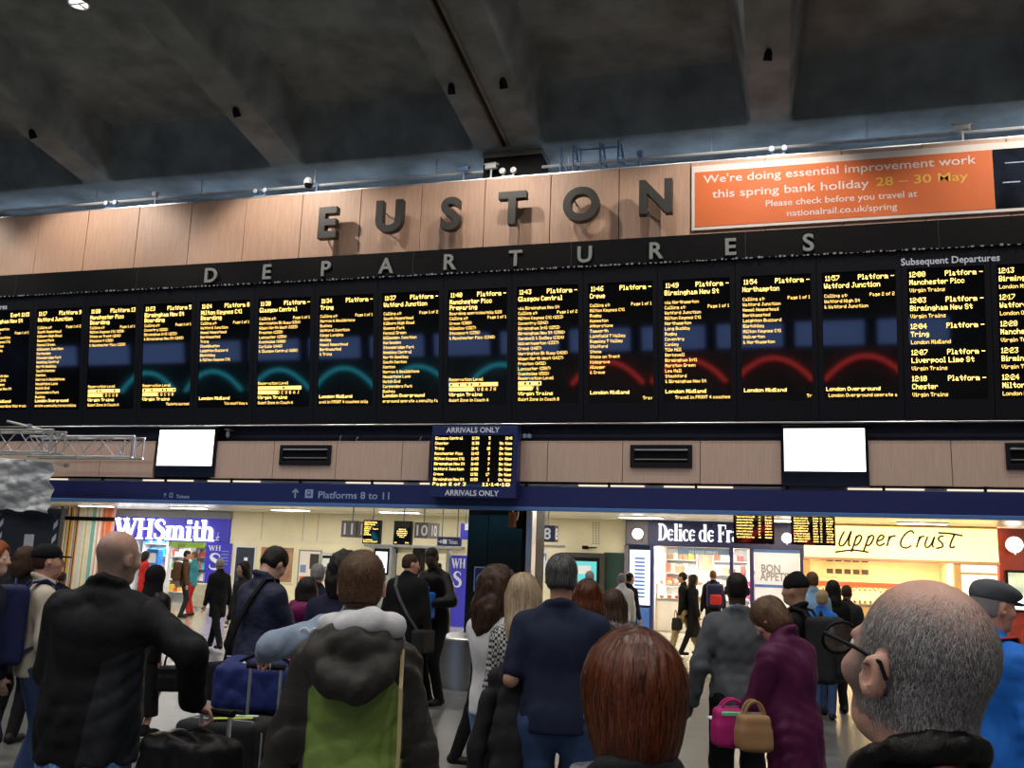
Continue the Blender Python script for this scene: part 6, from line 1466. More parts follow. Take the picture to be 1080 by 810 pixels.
            e((0, -.015, .025), (.098, .118, .112)); g.cap(sc(hl((0, -.02, -.04))), sc(U((0, -.02, 1.43))), .088*S_, .115*S_, .04); e((0, .13, -.015), (.06, .07, .085), .015, -1)
        elif st_ == 'beanie':
            e((0, -.012, .045), (.088, .106, .098)); g.box(sc(hl((0, 0, .015-.2))), sc((.3, .3, .2)), Rh @ rotx(-.12), 0, .01, -1); g.cap(sc(hl((-.02, -.02, .12))), sc(hl((.02, -.03, .125))), .03*S_, .03*S_, .03)
        amp = Hh.get('amp', .0018 if st_ in ('bob', 'long') else .0012)
        if st_ == 'curly': amp = .010
        fo = folds(seed+9, amp*S_, Hh.get('freq', 150 if st_ != 'curly' else 75), .25 if st_ in ('long', 'bob') else .8, 7) if amp else None
        hname = {'wrap': 'head_covering', 'beanie': 'beanie'}.get(st_, 'hair')
        ho = sdf_part(hname, g, C[Hh['m']], t, fo); ctx['hair'] = g; ctx['hair_obj'] = ho
        if Hh['strands']:
            me = ho.data; co = np.empty(len(me.vertices)*3, np.float32); me.vertices.foreach_get('co', co); co = co.reshape(-1, 3).astype(float)
            rng = np.random.default_rng(seed); sd_ = co[rng.integers(0, len(co), Hh['strands'])]
            cw = sc(hl(Hh.get('whorl', (0, -.055, .115)))); dn = Rh @ np.array(Hh.get('comb', (0, 0, -1.0)))
            def flow(p):
                v = p-cw; v = v/(np.linalg.norm(v, axis=1)[:, None]+1e-6); return v*Hh.get('radial', .8)+dn[None, :]*.7
            strands('hair_strands', g, FIB[Hh['m']], ho, sd_, flow, Hh.get('n', 8), Hh.get('step', .012)*S_, Hh['w']*S_, Hh.get('lift', .002), rng, Hh.get('jit', .22))
    if extra: extra(ctx)
    return ctx
# ================================================================== bags and accessories
def local_thing(name, label, cat, ctx, group=None): return thing(name, label, cat, ctx['loc'], ctx['rz'], group)
def backpack(ctx, label, m, size=(.145, .075, .21), c=(0, -.215, 1.20), pocket=None, strap=None):
    U, sc, Ru, S = ctx['U'], ctx['sc'], ctx['Ru'], ctx['S']; t = local_thing('backpack', label, 'backpack', ctx)
    g = SDF(ctx['vox']); g.box(sc(U(c)), sc(size), Ru, .035*S, .02); sdf_part('pack', g, C[m], t, folds(3, .003, 30))
    g = SDF(ctx['vox']); g.box(sc(U((c[0], c[1]-size[1]-.035, c[2]-.08))), sc((size[0]*.75, .02, size[2]*.45)), Ru, .02*S, .02); sdf_part('pocket', g, C[pocket or m], t)
    for sd in (-1, 1):
        mb = MB(); w_ = .105*ctx['w']
        pts = [U((sd*w_, c[1]+size[1], c[2]+size[2]*.9)), U((sd*w_*1.02, -.09, 1.475)), U((sd*w_, .0, 1.495)), U((sd*w_, .085, 1.44)), U((sd*w_*1.1, .125, 1.30)), U((sd*w_*1.5, .07, 1.12)), U((sd*w_*1.3, c[1]+size[1], c[2]-size[2]*.9))]
        V = []
        for p in pts:
            for dx, dy in ((-.025, -.006), (.025, -.006), (.025, .01), (-.025, .01)): V.append(sc(p+ctx['Ru'] @ np.array((dx, 0, dy+.008))))
        n = len(pts); F = [(4*i+k, 4*i+(k+1) % 4, 4*i+4+(k+1) % 4, 4*i+4+k) for i in range(n-1) for k in range(4)]+[(0, 1, 2, 3), (4*n-4, 4*n-3, 4*n-2, 4*n-1)]
        mb.add(V, F); mb.build('strap', C[strap or m], t, local=True)
    mb = MB(); mb.tube([sc(U((-.04, c[1]+.03, c[2]+size[2]+.03))), sc(U((0, c[1]+.03, c[2]+size[2]+.075))), sc(U((.04, c[1]+.03, c[2]+size[2]+.03)))], .009, 6); mb.build('grab_loop', C[strap or m], t, local=True)
    return t
def handbag(name, label, cat, pos, rz, size, m, handle=.2, vox=.012, hm=None, parts=()):
    t = thing(name, label, cat, pos, rz); g = SDF(vox); w_, d_, h_ = size
    g.box((0, 0, h_/2), (w_/2-.03, d_/2-.02, h_/2-.03), None, .03, .01); g.box((0, 0, h_*.3), (w_/2-.015, d_/2-.005, h_*.22), None, .02, .02); b_ = sdf_part('bag', g, C[m], t, folds(2, .002, 30))
    for s_ in (-1, 1):
        n = 11; mb = MB(); mb.tube([(w_*.32*math.cos(math.pi*(1-k/(n-1))), s_*d_*.25, h_-.02+handle*math.sin(math.pi*k/(n-1))) for k in range(n)], .008, 6); mb.build('handle', C[hm or m], t, True, local=True)
    mb = MB(); mb.box(-w_*.4, w_*.4, -.006, .006, h_-.006, h_+.006); mb.build('zip', 'alu', t, local=True)
    for (nm, mm, x0, x1, z0, z1) in parts: mb = MB(); mb.box(x0, x1, -d_/2-.014, -d_/2+.02, z0, z1, bev=.006); mb.build(nm, mm, t, local=True)
    return t
def suitcase(label, x, y, rz, w_, d_, h_, m, handle=.45, tags=True, hard=False, vox=.012, detail=True, hx=0.0):
    t = thing('suitcase', label, 'suitcase', (x, y, 0), rz); wb = .06
    g = SDF(vox); g.box((0, 0, wb+h_/2), (w_/2-.035, d_/2-.035, h_/2-.035), None, .035, .01); sh = sdf_part('shell', g, C[m] if isinstance(m, str) else m, t, None if hard else folds(4, .002, 25))
    if detail and not hard:
        for z0, z1 in ((.10, .42), (.48, .86)):
            g = SDF(vox); g.box((0, -d_/2, wb+h_*(z0+z1)/2), (w_/2-.07, .012, h_*(z1-z0)/2-.02), None, .02, .01); sdf_part('pocket', g, C[m], t)
    if hard:
        for k in range(6): mb = MB(); xk = -w_/2+.06+(w_-.12)*k/5; mb.tube([(xk, -d_/2-.002, wb+.05), (xk, -d_/2-.002, wb+h_-.05)], .006, 6); mb.build('rib', C[m] if isinstance(m, str) else m, t, True, local=True)
    mb = MB(); zz = wb+.03; mb.tube([(-w_/2-.003, -d_/2+.08, wb+.05), (-w_/2-.003, -d_/2+.08, wb+h_-.05), (-w_/2+.05, -d_/2+.08, wb+h_+.003), (w_/2-.05, -d_/2+.08, wb+h_+.003), (w_/2+.003, -d_/2+.08, wb+h_-.05), (w_/2+.003, -d_/2+.08, wb+.05)], .006, 6); mb.build('zip', 'greyp', t, True, local=True)
    for sx in (-1, 1):
        for sy in (-1, 1):
            mb = MB(); mb.lathe((sx*(w_/2-.06), sy*(d_/2-.04), .03), [(.012, -.016), (.03, -.014), (.03, .014), (.012, .016)], 14, 'x'); mb.build('wheel', 'black', t, True, local=True)
            mb = MB(); mb.box(sx*(w_/2-.06)-.02, sx*(w_/2-.06)+.02, sy*(d_/2-.04)-.018, sy*(d_/2-.04)+.018, .035, wb+.02); mb.build('wheel_housing', 'black', t, local=True)
    if handle:
        for sx in (-1, 1): mb = MB(); mb.tube([(hx+sx*min(.085, w_*.22), d_/2-.04, wb+h_-.05), (hx+sx*min(.085, w_*.22), d_/2-.04, wb+h_+handle)], .009, 8); mb.build('handle_tube', 'alu', t, True, local=True)
        mb = MB(); mb.tube([(hx-min(.085, w_*.22)-.02, d_/2-.04, wb+h_+handle), (hx+min(.085, w_*.22)+.02, d_/2-.04, wb+h_+handle)], .016, 8); mb.build('grip', 'black', t, True, local=True)
    mb = MB(); mb.tube([(-.08, 0, wb+h_), (-.07, 0, wb+h_+.03), (.07, 0, wb+h_+.03), (.08, 0, wb+h_)], .011, 6); mb.build('top_handle', 'black', t, True, local=True)
    if tags:
        for k, (c, a) in enumerate((((.55, .62, .10), .5), ((.62, .8, .7), .25))):
            Rm = np.array(rotz(a)); mb = MB(); mb.box(-.10, .10, -.02, .02, -.002, .002, R=Rm, c=(.05, -.03+.06*k-.05, wb+h_+.012+.004*k)); mb.build('luggage_tag', mat('tag_%d' % k, c, .4), t, local=True)
    return t
def tracksuit_bag(label, pos, rz, L, r, m, vox=.012, stripes=True):
    t = thing('duffel_bag', label, 'bag', pos, rz); g = SDF(vox); g.cap((-L/2+r, 0, r), (L/2-r, 0, r*.95), r, r*.9, .02); g.box((0, 0, r*.8), (L/2-r*.6, r*.75, r*.6), None, .05, .03); sdf_part('bag', g, C[m], t, folds(8, .010, 34))
    for k, (x, a) in enumerate(((-.16, .5), (.12, .4), (.0, -.4)) if stripes else ()):
        Rm = rotx(.9) @ rotz(a); mb = MB(); mb.box(-.07, .07, -.016, .016, -.003, .003, R=Rm, c=(x*L/.6, -r*.78, r*1.62)); mb.build('white_stripe', 'white', t, local=True)
    for s_ in (-1, 1): n = 11; mb = MB(); mb.tube([(-.27*L+.54*L*k/(n-1), s_*r*.6, r*1.7+.5*r*math.sin(math.pi*k/(n-1))) for k in range(n)], .012, 6); mb.build('handle', C['black_cloth'], t, True, local=True)
    mb = MB(); mb.tube([(-L/2+.06, 0, r*1.93), (L/2-.06, 0, r*1.9)], .006, 6); mb.build('zip', 'greyp', t, True, local=True)
    return t
def strap_over(ctx, label, m, side=1, cat='strap', low=(.26, .0, .95), name='shoulder_strap', width=.03, bag=None, path=None):
    """a strap that crosses the back from one shoulder to the opposite hip"""
    U, sc = ctx['U'], ctx['sc']; t = local_thing(name, label, cat, ctx); s_ = side; w_ = ctx['w']
    pts = [U((s_*.09*w_, .11, 1.36)), U((s_*.105*w_, .04, 1.50)), U((s_*.10*w_, -.06, 1.49)), U((s_*.07*w_, -.135, 1.36)), U((0, -.15, 1.22)), U((-s_*.10*w_, -.14, 1.05)), np.array((-s_*.20*w_, -.09, .90))]
    if path: pts = [U(v) for v in path]
    V = []
    for i, p in enumerate(pts):
        for dx, dy in ((-width/2, 0), (width/2, 0), (width/2, .008), (-width/2, .008)): V.append(sc(p+ctx['Ru'] @ np.array((dx, -dy-.006, dy*.5))))
    n = len(pts); F = [(4*i+k, 4*i+(k+1) % 4, 4*i+4+(k+1) % 4, 4*i+4+k) for i in range(n-1) for k in range(4)]+[(0, 1, 2, 3), (4*n-4, 4*n-3, 4*n-2, 4*n-1)]
    mb = MB(); mb.add(V, F); mb.build('strap', C[m], t, local=True)
    if bag:
        g = SDF(.014); g.box(sc((-s_*.24*w_, -.04, .78)), sc((.05, .13, .10)), None, .03, .01); sdf_part('bag', g, C[bag], t, folds(5, .003, 28))
    return t
def cap_hat(ctx, label, m, brim=.075, flat=False):
    hl, sc, Rh, S = ctx['hl'], ctx['sc'], ctx['Rh'], ctx['S']; t = local_thing('cap', label, 'cap', ctx); g = SDF(max(.005, ctx['vox']*.7))
    g.ell(sc(hl((0, -.012, .050 if not flat else .055))), sc((.084, .104, .080 if not flat else .065)), Rh, .01); g.box(sc(hl((0, 0, .022-.2))), sc((.3, .3, .2)), Rh @ rotx(-.05), 0, .006, -1)
    if flat: g.ell(sc(hl((0, .02, .075))), sc((.095, .115, .04)), Rh @ rotx(-.15), .03)
    sdf_part('crown', g, C[m], t, folds(2, .001, 60)); g = SDF(max(.004, ctx['vox']*.5)); g.ell(sc(hl((0, .095, .030))), sc((.072, .075 if not flat else .06, .007)), Rh @ rotx(-.12), .005); sdf_part('peak', g, C[m], t)
    mb = MB(); mb.lathe(sc(hl((0, -.012, .132 if not flat else .122))), [(.009, -.004), (.008, .003), (.003, .005)], 10); mb.build('button', C[m], t, True, local=True)
def glasses(ctx, label, m='black'):
    hl, sc = ctx['hl'], ctx['sc']; t = local_thing('spectacles', label, 'glasses', ctx)
    for sd in (-1, 1):
        mb = MB(); mb.tube([sc(hl((sd*.082, -.015, .012))), sc(hl((sd*.082, .03, .017))), sc(hl((sd*.074, .10, .016)))], .0028, 6); mb.tube([sc(hl((sd*.082, -.015, .012))), sc(hl((sd*.082, -.028, -.006)))], .0028, 6); mb.build('temple_arm', m, t, True, local=True)
        n = 16; ring = [sc(hl((sd*(.036+.030*math.cos(a)), .112, .006+.022*math.sin(a)))) for a in np.linspace(0, 2*math.pi, n+1)]; mb = MB(); mb.tube(ring, .0024, 6); mb.build('rim', m, t, True, local=True)
        mb = MB(); mb.add([sc(hl((sd*(.036+.028*math.cos(a)), .112, .006+.020*math.sin(a)))) for a in np.linspace(0, 2*math.pi, n, endpoint=False)]+[sc(hl((sd*(.036+.028*math.cos(a)), .1105, .006+.020*math.sin(a)))) for a in np.linspace(0, 2*math.pi, n, endpoint=False)], [tuple(range(n)), tuple(range(n, 2*n))[::-1]]+[(k, (k+1) % n, n+(k+1) % n, n+k) for k in range(n)]); mb.build('lens', 'lens_glass', t, local=True)
    mb = MB(); mb.tube([sc(hl((-.008, .113, .012))), sc(hl((.008, .113, .012)))], .0024, 6); mb.build('bridge', m, t, True, local=True)

# ================================================================== THE CROWD, near to far
# --- foreground: the woman with auburn hair
def auburn_extra(c):
    U, sc = c['U'], c['sc']; t = local_thing('scarf', 'grey patterned scarf around the neck of the auburn-haired woman', 'scarf', c)
    g = SDF(.009); n = 14
    for k in range(n):
        a0, a1 = 2*math.pi*k/n, 2*math.pi*(k+1)/n; f = lambda a: U((.095*math.cos(a), -.01+.095*math.sin(a), 1.465+.012*math.sin(3*a)))
        g.cap(sc(f(a0)), sc(f(a1)), .034, .034, .02)
    m = mat('patterned_scarf', (.12, .13, .16), .85, var=.75, nscale=55, bump=.3, bscale=80); M['scarf'] = m; sdf_part('wrap', g, m, t, folds(4, .006, 60))
    g = SDF(.010); g.chain([sc(U((.07, -.08, 1.46))), sc(U((.1, -.14, 1.36))), sc(U((.09, -.15, 1.22)))], [.035, .04, .03], .02, flat=np.array([0, 1.0, 0]), ratio=.5); sdf_part('tail', g, m, t, folds(6, .005, 60))
    strap_over(c, 'blue shoulder strap on the right shoulder of the auburn-haired woman', 'royal', 1, width=.022)
person('woman with an auburn bob and grey scarf seen from behind, nearest the camera', (668, 671), 1.58, 15, w=.92, skin='pale', top=dict(kind='coat', m='charcoal', hem=.6, fold=.006), legs=dict(m='black_cloth'), hair=dict(style='bob', m='auburn_hair', strands=9000, n=12, step=.011, w=.0011, lift=.003, whorl=(.008, -.045, .13), radial=.9, jit=.16, vol=.003), hp=4, hy=4, extra=auburn_extra, group='people watching the board')
# --- foreground: the older man with glasses
def grey_zone(V, c):
    q = (V-c['hc']) @ c['Rh']; x, y, z = q[:, 0], q[:, 1], q[:, 2]
    dd = np.sqrt(((x)/.068)**2+((y-.010)/.098)**2+((z-.112)/.055)**2)-1      # bald crown
    side = np.minimum(dd*.05, np.minimum(.062-y, z+.075+.3*np.clip(y, 0, 1)))
    return side
M['scalp'] = two_tone('scalp_and_cropped_hair', (.56, .31, .23), (.11, .10, .095), soft=.034, rough=.45, var=.08, nscale=40, bump=.12, bscale=300)
def old_extra(c):
    glasses(c, 'black spectacles worn by the grey-haired older man in black leather')
    c['body'].data.materials[0] = M['scalp']; me = c['body'].data; co = np.empty(len(me.vertices)*3, np.float32); me.vertices.foreach_get('co', co); V = co.reshape(-1, 3).astype(float)
    zv = grey_zone(V/c['S'], c); q = (V/c['S']-c['hc']) @ c['Rh']; headm = (q[:, 2] > -.075) & (np.abs(q[:, 0]) < .1) & (np.abs(q[:, 1]) < .12)
    ear = (np.abs(q[:, 0]) > .0745) & (np.abs(q[:, 2]+.01) < .05) & (np.abs(q[:, 1]) < .035)
    zv = np.where(headm & ~ear, zv, -.05); a = me.attributes.new('zone', 'FLOAT', 'POINT'); a.data.foreach_set('value', zv.astype(np.float32))
    g = SDF(.005); sc, hl, Rh = c['sc'], c['hl'], c['Rh']
    g.ell(sc(hl((0, -.012, .030))), sc((.073, .093, .086)), Rh, .01); g.ell(sc(hl((0, .022, -.030))), sc((.059, .068, .083)), Rh, .03); g.cap(sc(hl((0, -.025, -.045))), sc(c['U']((0, -.015, 1.45))), .054, .062, .03); g.field()
    rng = np.random.default_rng(3); cand = V[headm & ~ear]; zc = zv[headm & ~ear]; pr = np.clip((zc+.016)/.045, .012, 1); idx = rng.choice(len(cand), 26000, p=pr/pr.sum())
    cand = cand[idx]+rng.normal(0, .004, (26000, 3)); cw = sc(hl((0, -.05, .11))); dn = Rh @ np.array([0, -.3, -1.0])
    def flow(p): v = p-cw; v = v/(np.linalg.norm(v, axis=1)[:, None]+1e-6); return v*.7+dn[None, :]*.5
    strands('cropped_hair', g, FIB['grizzled'], c['body'], cand, flow, 4, .0034, .00032, .0025, rng, .35)
person('older man in black leather with cropped grey hair and glasses, nearest on the right', (966, 607), 1.24, 30, w=1.0, skin='pink', top=dict(kind='jacket', m='black_leather', hem=.75, fold=.009, freq=34, t=.024, collar=1), legs=dict(m='black_cloth'), hy=8, hp=-12, hs=1.02, extra=old_extra, vox=.007, bodyvox=.0055, group='people watching the board')

# --- man in the green and grey jacket
M['greenjacket'] = two_tone('green_grey_shell', (.030, .028, .025), (.17, .25, .055), soft=.0025, rough=.42, var=.18, nscale=5, bump=.15, bscale=120, rough_b=.34, spec=.25)
def green_zone(V, c):
    q = (V-np.array([0, 0, .97])) @ c['Ru']+np.array([0, 0, .97]); b_ = np.minimum(.02+np.clip(1.47-q[:, 2], 0, 2)*.75, .163+.02*np.clip(1.2-q[:, 2], 0, 1)); return np.where(q[:, 2] > 1.47, -.05, b_-np.abs(q[:, 0]-.012))
def green_extra(c):
    U, sc, S, Ru = c['U'], c['sc'], c['S'], c['Ru']
    g = SDF(.008); g.ell(sc(U((0, -.125, 1.41))), sc((.145, .055, .085)), Ru @ rotx(.4), .03)
    g.chain([sc(U(v)) for v in ((-.135, -.05, 1.435), (-.12, -.13, 1.39), (-.06, -.18, 1.325), (.03, -.19, 1.305), (.10, -.16, 1.35), (.135, -.06, 1.435))], [.034*S, .044*S, .046*S, .048*S, .044*S, .034*S], .04)
    g.chain([sc(U(v)) for v in ((-.12, -.03, 1.455), (-.08, -.10, 1.465), (.0, -.125, 1.46), (.09, -.10, 1.465), (.12, -.03, 1.455))], [.03*S]*5, .03)
    sdf_part('hood', g, C['charcoal2'], c['t'], folds(14, .007, 36, .6))
    g = SDF(.007); g.chain([sc(U(v)) for v in ((-.115, .02, 1.465), (-.10, -.05, 1.495), (-.03, -.10, 1.505), (.06, -.105, 1.515), (.125, -.06, 1.50), (.125, .02, 1.47))], [.028*S, .034*S, .038*S, .044*S, .040*S, .028*S], .03)
    sdf_part('white_hood', g, C['white_cotton'], c['t'], folds(21, .007, 44, 1.0))
    strap_over(c, 'narrow beige strap down the right side of the green jacket', 'tan_cloth', 1, width=.013, path=((.15, .03, 1.43), (.165, -.07, 1.42), (.17, -.14, 1.30), (.175, -.155, 1.12), (.17, -.15, .92)))
C['charcoal2'] = cloth('charcoal_shell', (.026, .024, .022), .5)
person('man in a green and grey hooded jacket with a white hood, seen from behind', (384, 583), 3.35, 18, drop=.03, w=.92, skin='pink', top=dict(kind='jacket', m='greenjacket', hem=.78, zone=green_zone, fold=.012, freq=32, t=.028, vert=1.0), legs=dict(m='denim'), hair=dict(style='short', m='light_brown_hair', strands=6000, n=6, step=.008, w=.0009, lift=.007, whorl=(0, -.05, .11), comb=(0, .15, -1), jit=1.0, grow=.002), hp=-4, hy=-3, extra=green_extra, lh=(-.29, .1, .82), rh=(.29, .1, .82), group='people watching the board')

# --- bald man with the suitcase
M['blackjacket'] = two_tone('black_jacket_panels', (.006, .006, .0075), (.020, .022, .027), soft=.003, rough=.62, rough_b=.42, bump=.15, bscale=160, spec=.15)
def bald_zone(V, c): return np.minimum(np.minimum(V[:, 0]-.05-.12*(V[:, 2]-.9), 1.20-V[:, 2]+.5*(V[:, 0]-.10)), .235-V[:, 0]-.3*np.clip(V[:, 1], 0, 1))
def bald_extra(c):
    c['body'].data.materials[0] = M['baldhead']; me = c['body'].data; co = np.empty(len(me.vertices)*3, np.float32); me.vertices.foreach_get('co', co); V = co.reshape(-1, 3)/c['S']
    q = (V-c['hc']) @ c['Rh']; zv = np.minimum(np.minimum(.035-q[:, 2]-.25*q[:, 1], .045-q[:, 1]), np.minimum(q[:, 2]+.085, .072-np.abs(q[:, 0])+np.where(np.abs(q[:, 1]) < .03, 0, .02)))
    a = me.attributes.new('zone', 'FLOAT', 'POINT'); a.data.foreach_set('value', zv.astype(np.float32))
    g = SDF(.012); U, sc = c['U'], c['sc']; g.cap(sc((0, 0, .735)), sc((0, 0, .86)), .166*c['w']*c['S'], .16*c['w']*c['S'], .02, np.array([0, 1.0, 0]), .74); g.box(sc((0, 0, .335)), sc((.5, .5, .4)), None, 0, .01, -1)
    mm = mat('blue_check_shirt', (.10, .22, .45), .85, var=.8, nscale=40); M['check'] = mm; sdf_part('shirt_tail', g, mm, c['t'], folds(3, .005, 40))
M['baldhead'] = two_tone('shaved_head_skin', (.44, .25, .19), (.22, .15, .125), soft=.025, rough=.48, var=.10, nscale=30, bump=.15, bscale=300)
BALD = person('bald man in a black zip jacket pulling a suitcase, seen from behind on the left', (128, 559.5), 4.3, 14, w=1.20, skin='pink', top=dict(kind='jacket', m='blackjacket', hem=.775, zone=bald_zone, fold=.011, freq=32, t=.03, vert=.55), legs=dict(m='denim', t=-.006), hy=-28, hp=3, tilt=3, lh=(-.18, .30, 1.02), rh=(.44, .02, 1.03), rp=(.6, -.5, .1), rhd=(.65, .25, -.35), grip=1.05, extra=bald_extra, belly=.02, hs=1.03, group='people watching the board')

# --- man in navy T-shirt, jacket over his arm
def tee_extra(c):
    J, sc, S = c['J'], c['sc'], c['S']
    t = local_thing('watch', 'white wristwatch on the bent arm of the navy T-shirt man', 'watch', c); wr, f = J['lw'], unit(J['lw']-J['le'])
    a = unit(np.cross(f, [0, 0, 1.0])); b_ = np.cross(f, a); ring = [sc(wr-f*.02+.034*(math.cos(q)*a+math.sin(q)*b_)) for q in np.linspace(0, 2*math.pi, 15)]; mb = MB(); mb.tube(ring, .009, 6); mb.build('band', 'white', t, True, local=True)
    mb = MB(); mb.lathe(sc(wr-f*.02+b_*.036), [(.016, -.004), (.018, .0), (.014, .006)], 14); mb.build('dial', 'alu', t, True, local=True)
    t = local_thing('folded_jacket', 'dark jacket draped over the arm of the navy T-shirt man', 'jacket', c); g = SDF(.012); e, w_ = J['le'], J['lw']; m_ = (e+w_)/2
    fx = np.array([1.0, 0, 0])
    g.cap(sc(m_+np.array((-.05, .06, -.01))), sc(m_+np.array((.05, .0, .02))), .055*S, .055*S, .03)
    g.chain([sc(m_+np.array((-.02, .03, -.02))), sc(m_+np.array((-.05, .02, -.28))), sc(m_+np.array((-.09, .0, -.62)))], [.085*S, .105*S, .10*S], .04, flat=np.array([0, 1.0, 0]), ratio=.42)
    g.chain([sc(m_+np.array((.03, -.05, .0))), sc(m_+np.array((.02, -.08, -.3))), sc(m_+np.array((-.02, -.09, -.56)))], [.06*S, .08*S, .085*S], .04, flat=np.array([0, 1.0, 0]), ratio=.4)
    sdf_part('cloth', g, C['charcoal'], t, folds(31, .014, 34, .25)); g = SDF(.012); g.chain([sc(m_+np.array((-.10, .0, -.1))), sc(m_+np.array((-.15, -.02, -.36))), sc(m_+np.array((-.16, -.02, -.58)))], [.045*S, .05*S, .042*S], .03); sdf_part('sleeve', g, C['charcoal'], t, folds(32, .006, 30))
person('man in a navy T-shirt and jeans with a jacket over his arm, seen from behind', (593, 585.5), 5.0, 6, w=1.16, skin='tan', top=dict(kind='tshirt', m='navy_cloth', hem=.86, sleeve=.40, collar='low', t=.016, fold=.005, freq=34), legs=dict(m='denim', t=.012, fold=.005), hair=dict(style='short', m='salt_hair', strands=3500, n=6, step=.010, w=.0012, lift=.004, grow=.006, jit=.4), lh=(-.31, .20, 1.10), lp=(.1, -1, -.8), lhd=(-.35, 1, .1), rh=(.2, .25, 1.1), extra=tee_extra, group='people watching the board', bodyvox=.009)
M['houndstooth'] = mat('black_white_check_knit', (.14, .14, .14), .85, var=1.0, nscale=62, bump=.2)
nt = M['houndstooth'].node_tree
_ck = nt.nodes.new('ShaderNodeTexChecker'); _ck.inputs['Scale'].default_value = 62; _ck.inputs['Color1'].default_value = (.015, .015, .017, 1); _ck.inputs['Color2'].default_value = (.45, .45, .45, 1)
_tc = [x for x in nt.nodes if x.bl_idname == 'ShaderNodeTexCoord'][0]; nt.links.new(_tc.outputs['Object'], _ck.inputs['Vector']); nt.links.new(_ck.outputs['Color'], nt.nodes['Principled BSDF'].inputs['Base Color'])
person('woman with long blonde hair in a black and white check top', (553, 606), 5.3, 4, w=.88, skin='pale', top=dict(kind='jumper', m='houndstooth', hem=.72, fold=.003, t=.014), legs=dict(m='black_cloth', r=.9), hair=dict(style='long', m='blonde_hair', strands=5000, n=14, step=.028, w=.0018, lift=.004, len=.34, jit=.10, radial=.5), hp=6, tilt=-4, group='people watching the board')
person('woman with dark curly hair in a white T-shirt and pale jeans', (526, 601), 5.6, -28, w=.86, skin='pink', top=dict(kind='tshirt', m='white_cotton', hem=.88, sleeve=.36, collar='low', t=.012, fold=.003), legs=dict(m='light_denim', r=.9), hair=dict(style='curly', m='brown_hair', strands=3500, n=9, step=.016, w=.0018, lift=.006, len=.20, vol=.018, jit=.9), hp=8, lh=(-.12, .30, .98), group='people watching the board', bodyvox=.009)
# --- grey jumper
def jumper_extra(c):
    g = SDF(.011); U, sc, S = c['U'], c['sc'], c['S']; n = 12
    for k in range(n):
        a0, a1 = 2*math.pi*k/n, 2*math.pi*(k+1)/n; f = lambda a: U((.062*math.cos(a), -.012+.062*math.sin(a), 1.505-.015*math.sin(a)))
        g.cap(sc(f(a0)), sc(f(a1)), .016*S, .016*S, .01)
    sdf_part('shirt_collar', g, C['sky_blue'], c['t'])
person('man in a grey jumper and black trousers with a pale blue collar, seen from behind', (777, 603.5), 6.3, 10, w=1.02, skin='dark', top=dict(kind='jumper', m='grey_knit', hem=.88, fold=.010, freq=30, t=.022, collar='low'), legs=dict(m='black_cloth', t=.02), hair=dict(style='short', m='dark_hair', grow=-.004, amp=.0004), lh=(-.30, .04, .88), rh=(.28, .20, .98), extra=jumper_extra, group='people watching the board', bodyvox=.009)
# --- woman in the plum coat
def plum_extra(c):
    W = c['world']; J = c['J']
    p = W(J['lw']+np.array([0.0, .10, -.02]))
    t = local_thing('phone', 'pale phone held by the woman in the plum coat', 'phone', c); q = c['sc'](J['lw']+J['lf']*.10+J['ln']*.012); mb = MB(); mb.box(-.035, .035, -.07, .07, -.004, .004, bev=.003, R=rotx(.4), c=q); mb.build('case', 'white', t, local=True); mb = MB(); mb.box(-.031, .031, -.064, .064, .004, .005, R=rotx(.4), c=q); mb.build('screen', 'screen', t, local=True)
PLUM = person('woman in a plum raincoat looking down, brown bobbed hair', (811, 631.5), 5.15, 58, w=1.0, skin='pink', lean=8, hp=34, hy=8, top=dict(kind='coat', m='plum', hem=.70, flare=.02, fold=.012, freq=34, t=.030, hood=0), legs=dict(m='black_cloth'), hair=dict(style='bob', m='light_brown_hair', strands=3500, n=8, step=.012, w=.0016, lift=.004, jit=.3), lh=(-.12, .36, 1.0), rh=(.14, .36, 1.02), grip=.9, extra=plum_extra, group='people watching the board', bodyvox=.009)
for nm, lab, cat, px, py, d_, size, m_, hnd in (('handbag', 'magenta handbag with green trim hanging in front of the plum coat', 'handbag', 772, 786, 4.95, (.19, .10, .19), 'magenta', .06), ('handbag', 'tan leather handbag with a pink charm beside the magenta bag', 'handbag', 795, 790, 4.75, (.16, .10, .17), 'tan_leather', .08)):
    q = PD(px, py, d_); handbag(nm, lab, cat, q, rad(20), size, m_, hnd, parts=((('trim', C['green_gloss'], -.07, .07, .15, .175),) if m_ == 'magenta' else (('charm', C['magenta'], .0, .05, .05, .11),)))
q = PD(806, 868, 4.7); suitcase('small black wheeled case at the feet of the woman in the plum coat', q[0], q[1], rad(15), .30, .22, .52, 'black_leather', handle=.0, tags=False)
# --- beanie man, backpack
def beanie_extra(c): backpack(c, 'dark backpack on the man in the black beanie', 'charcoal')
person('man in a black beanie and black top with a backpack, behind the plum coat', (838, 607), 7.2, 72, w=.98, skin='tan', top=dict(kind='jumper', m='black_cloth', hem=.86, fold=.004), legs=dict(m='black_cloth'), hair=dict(style='beanie', m='black_cloth', amp=.0006), hy=-5, extra=beanie_extra, group='people watching the board')
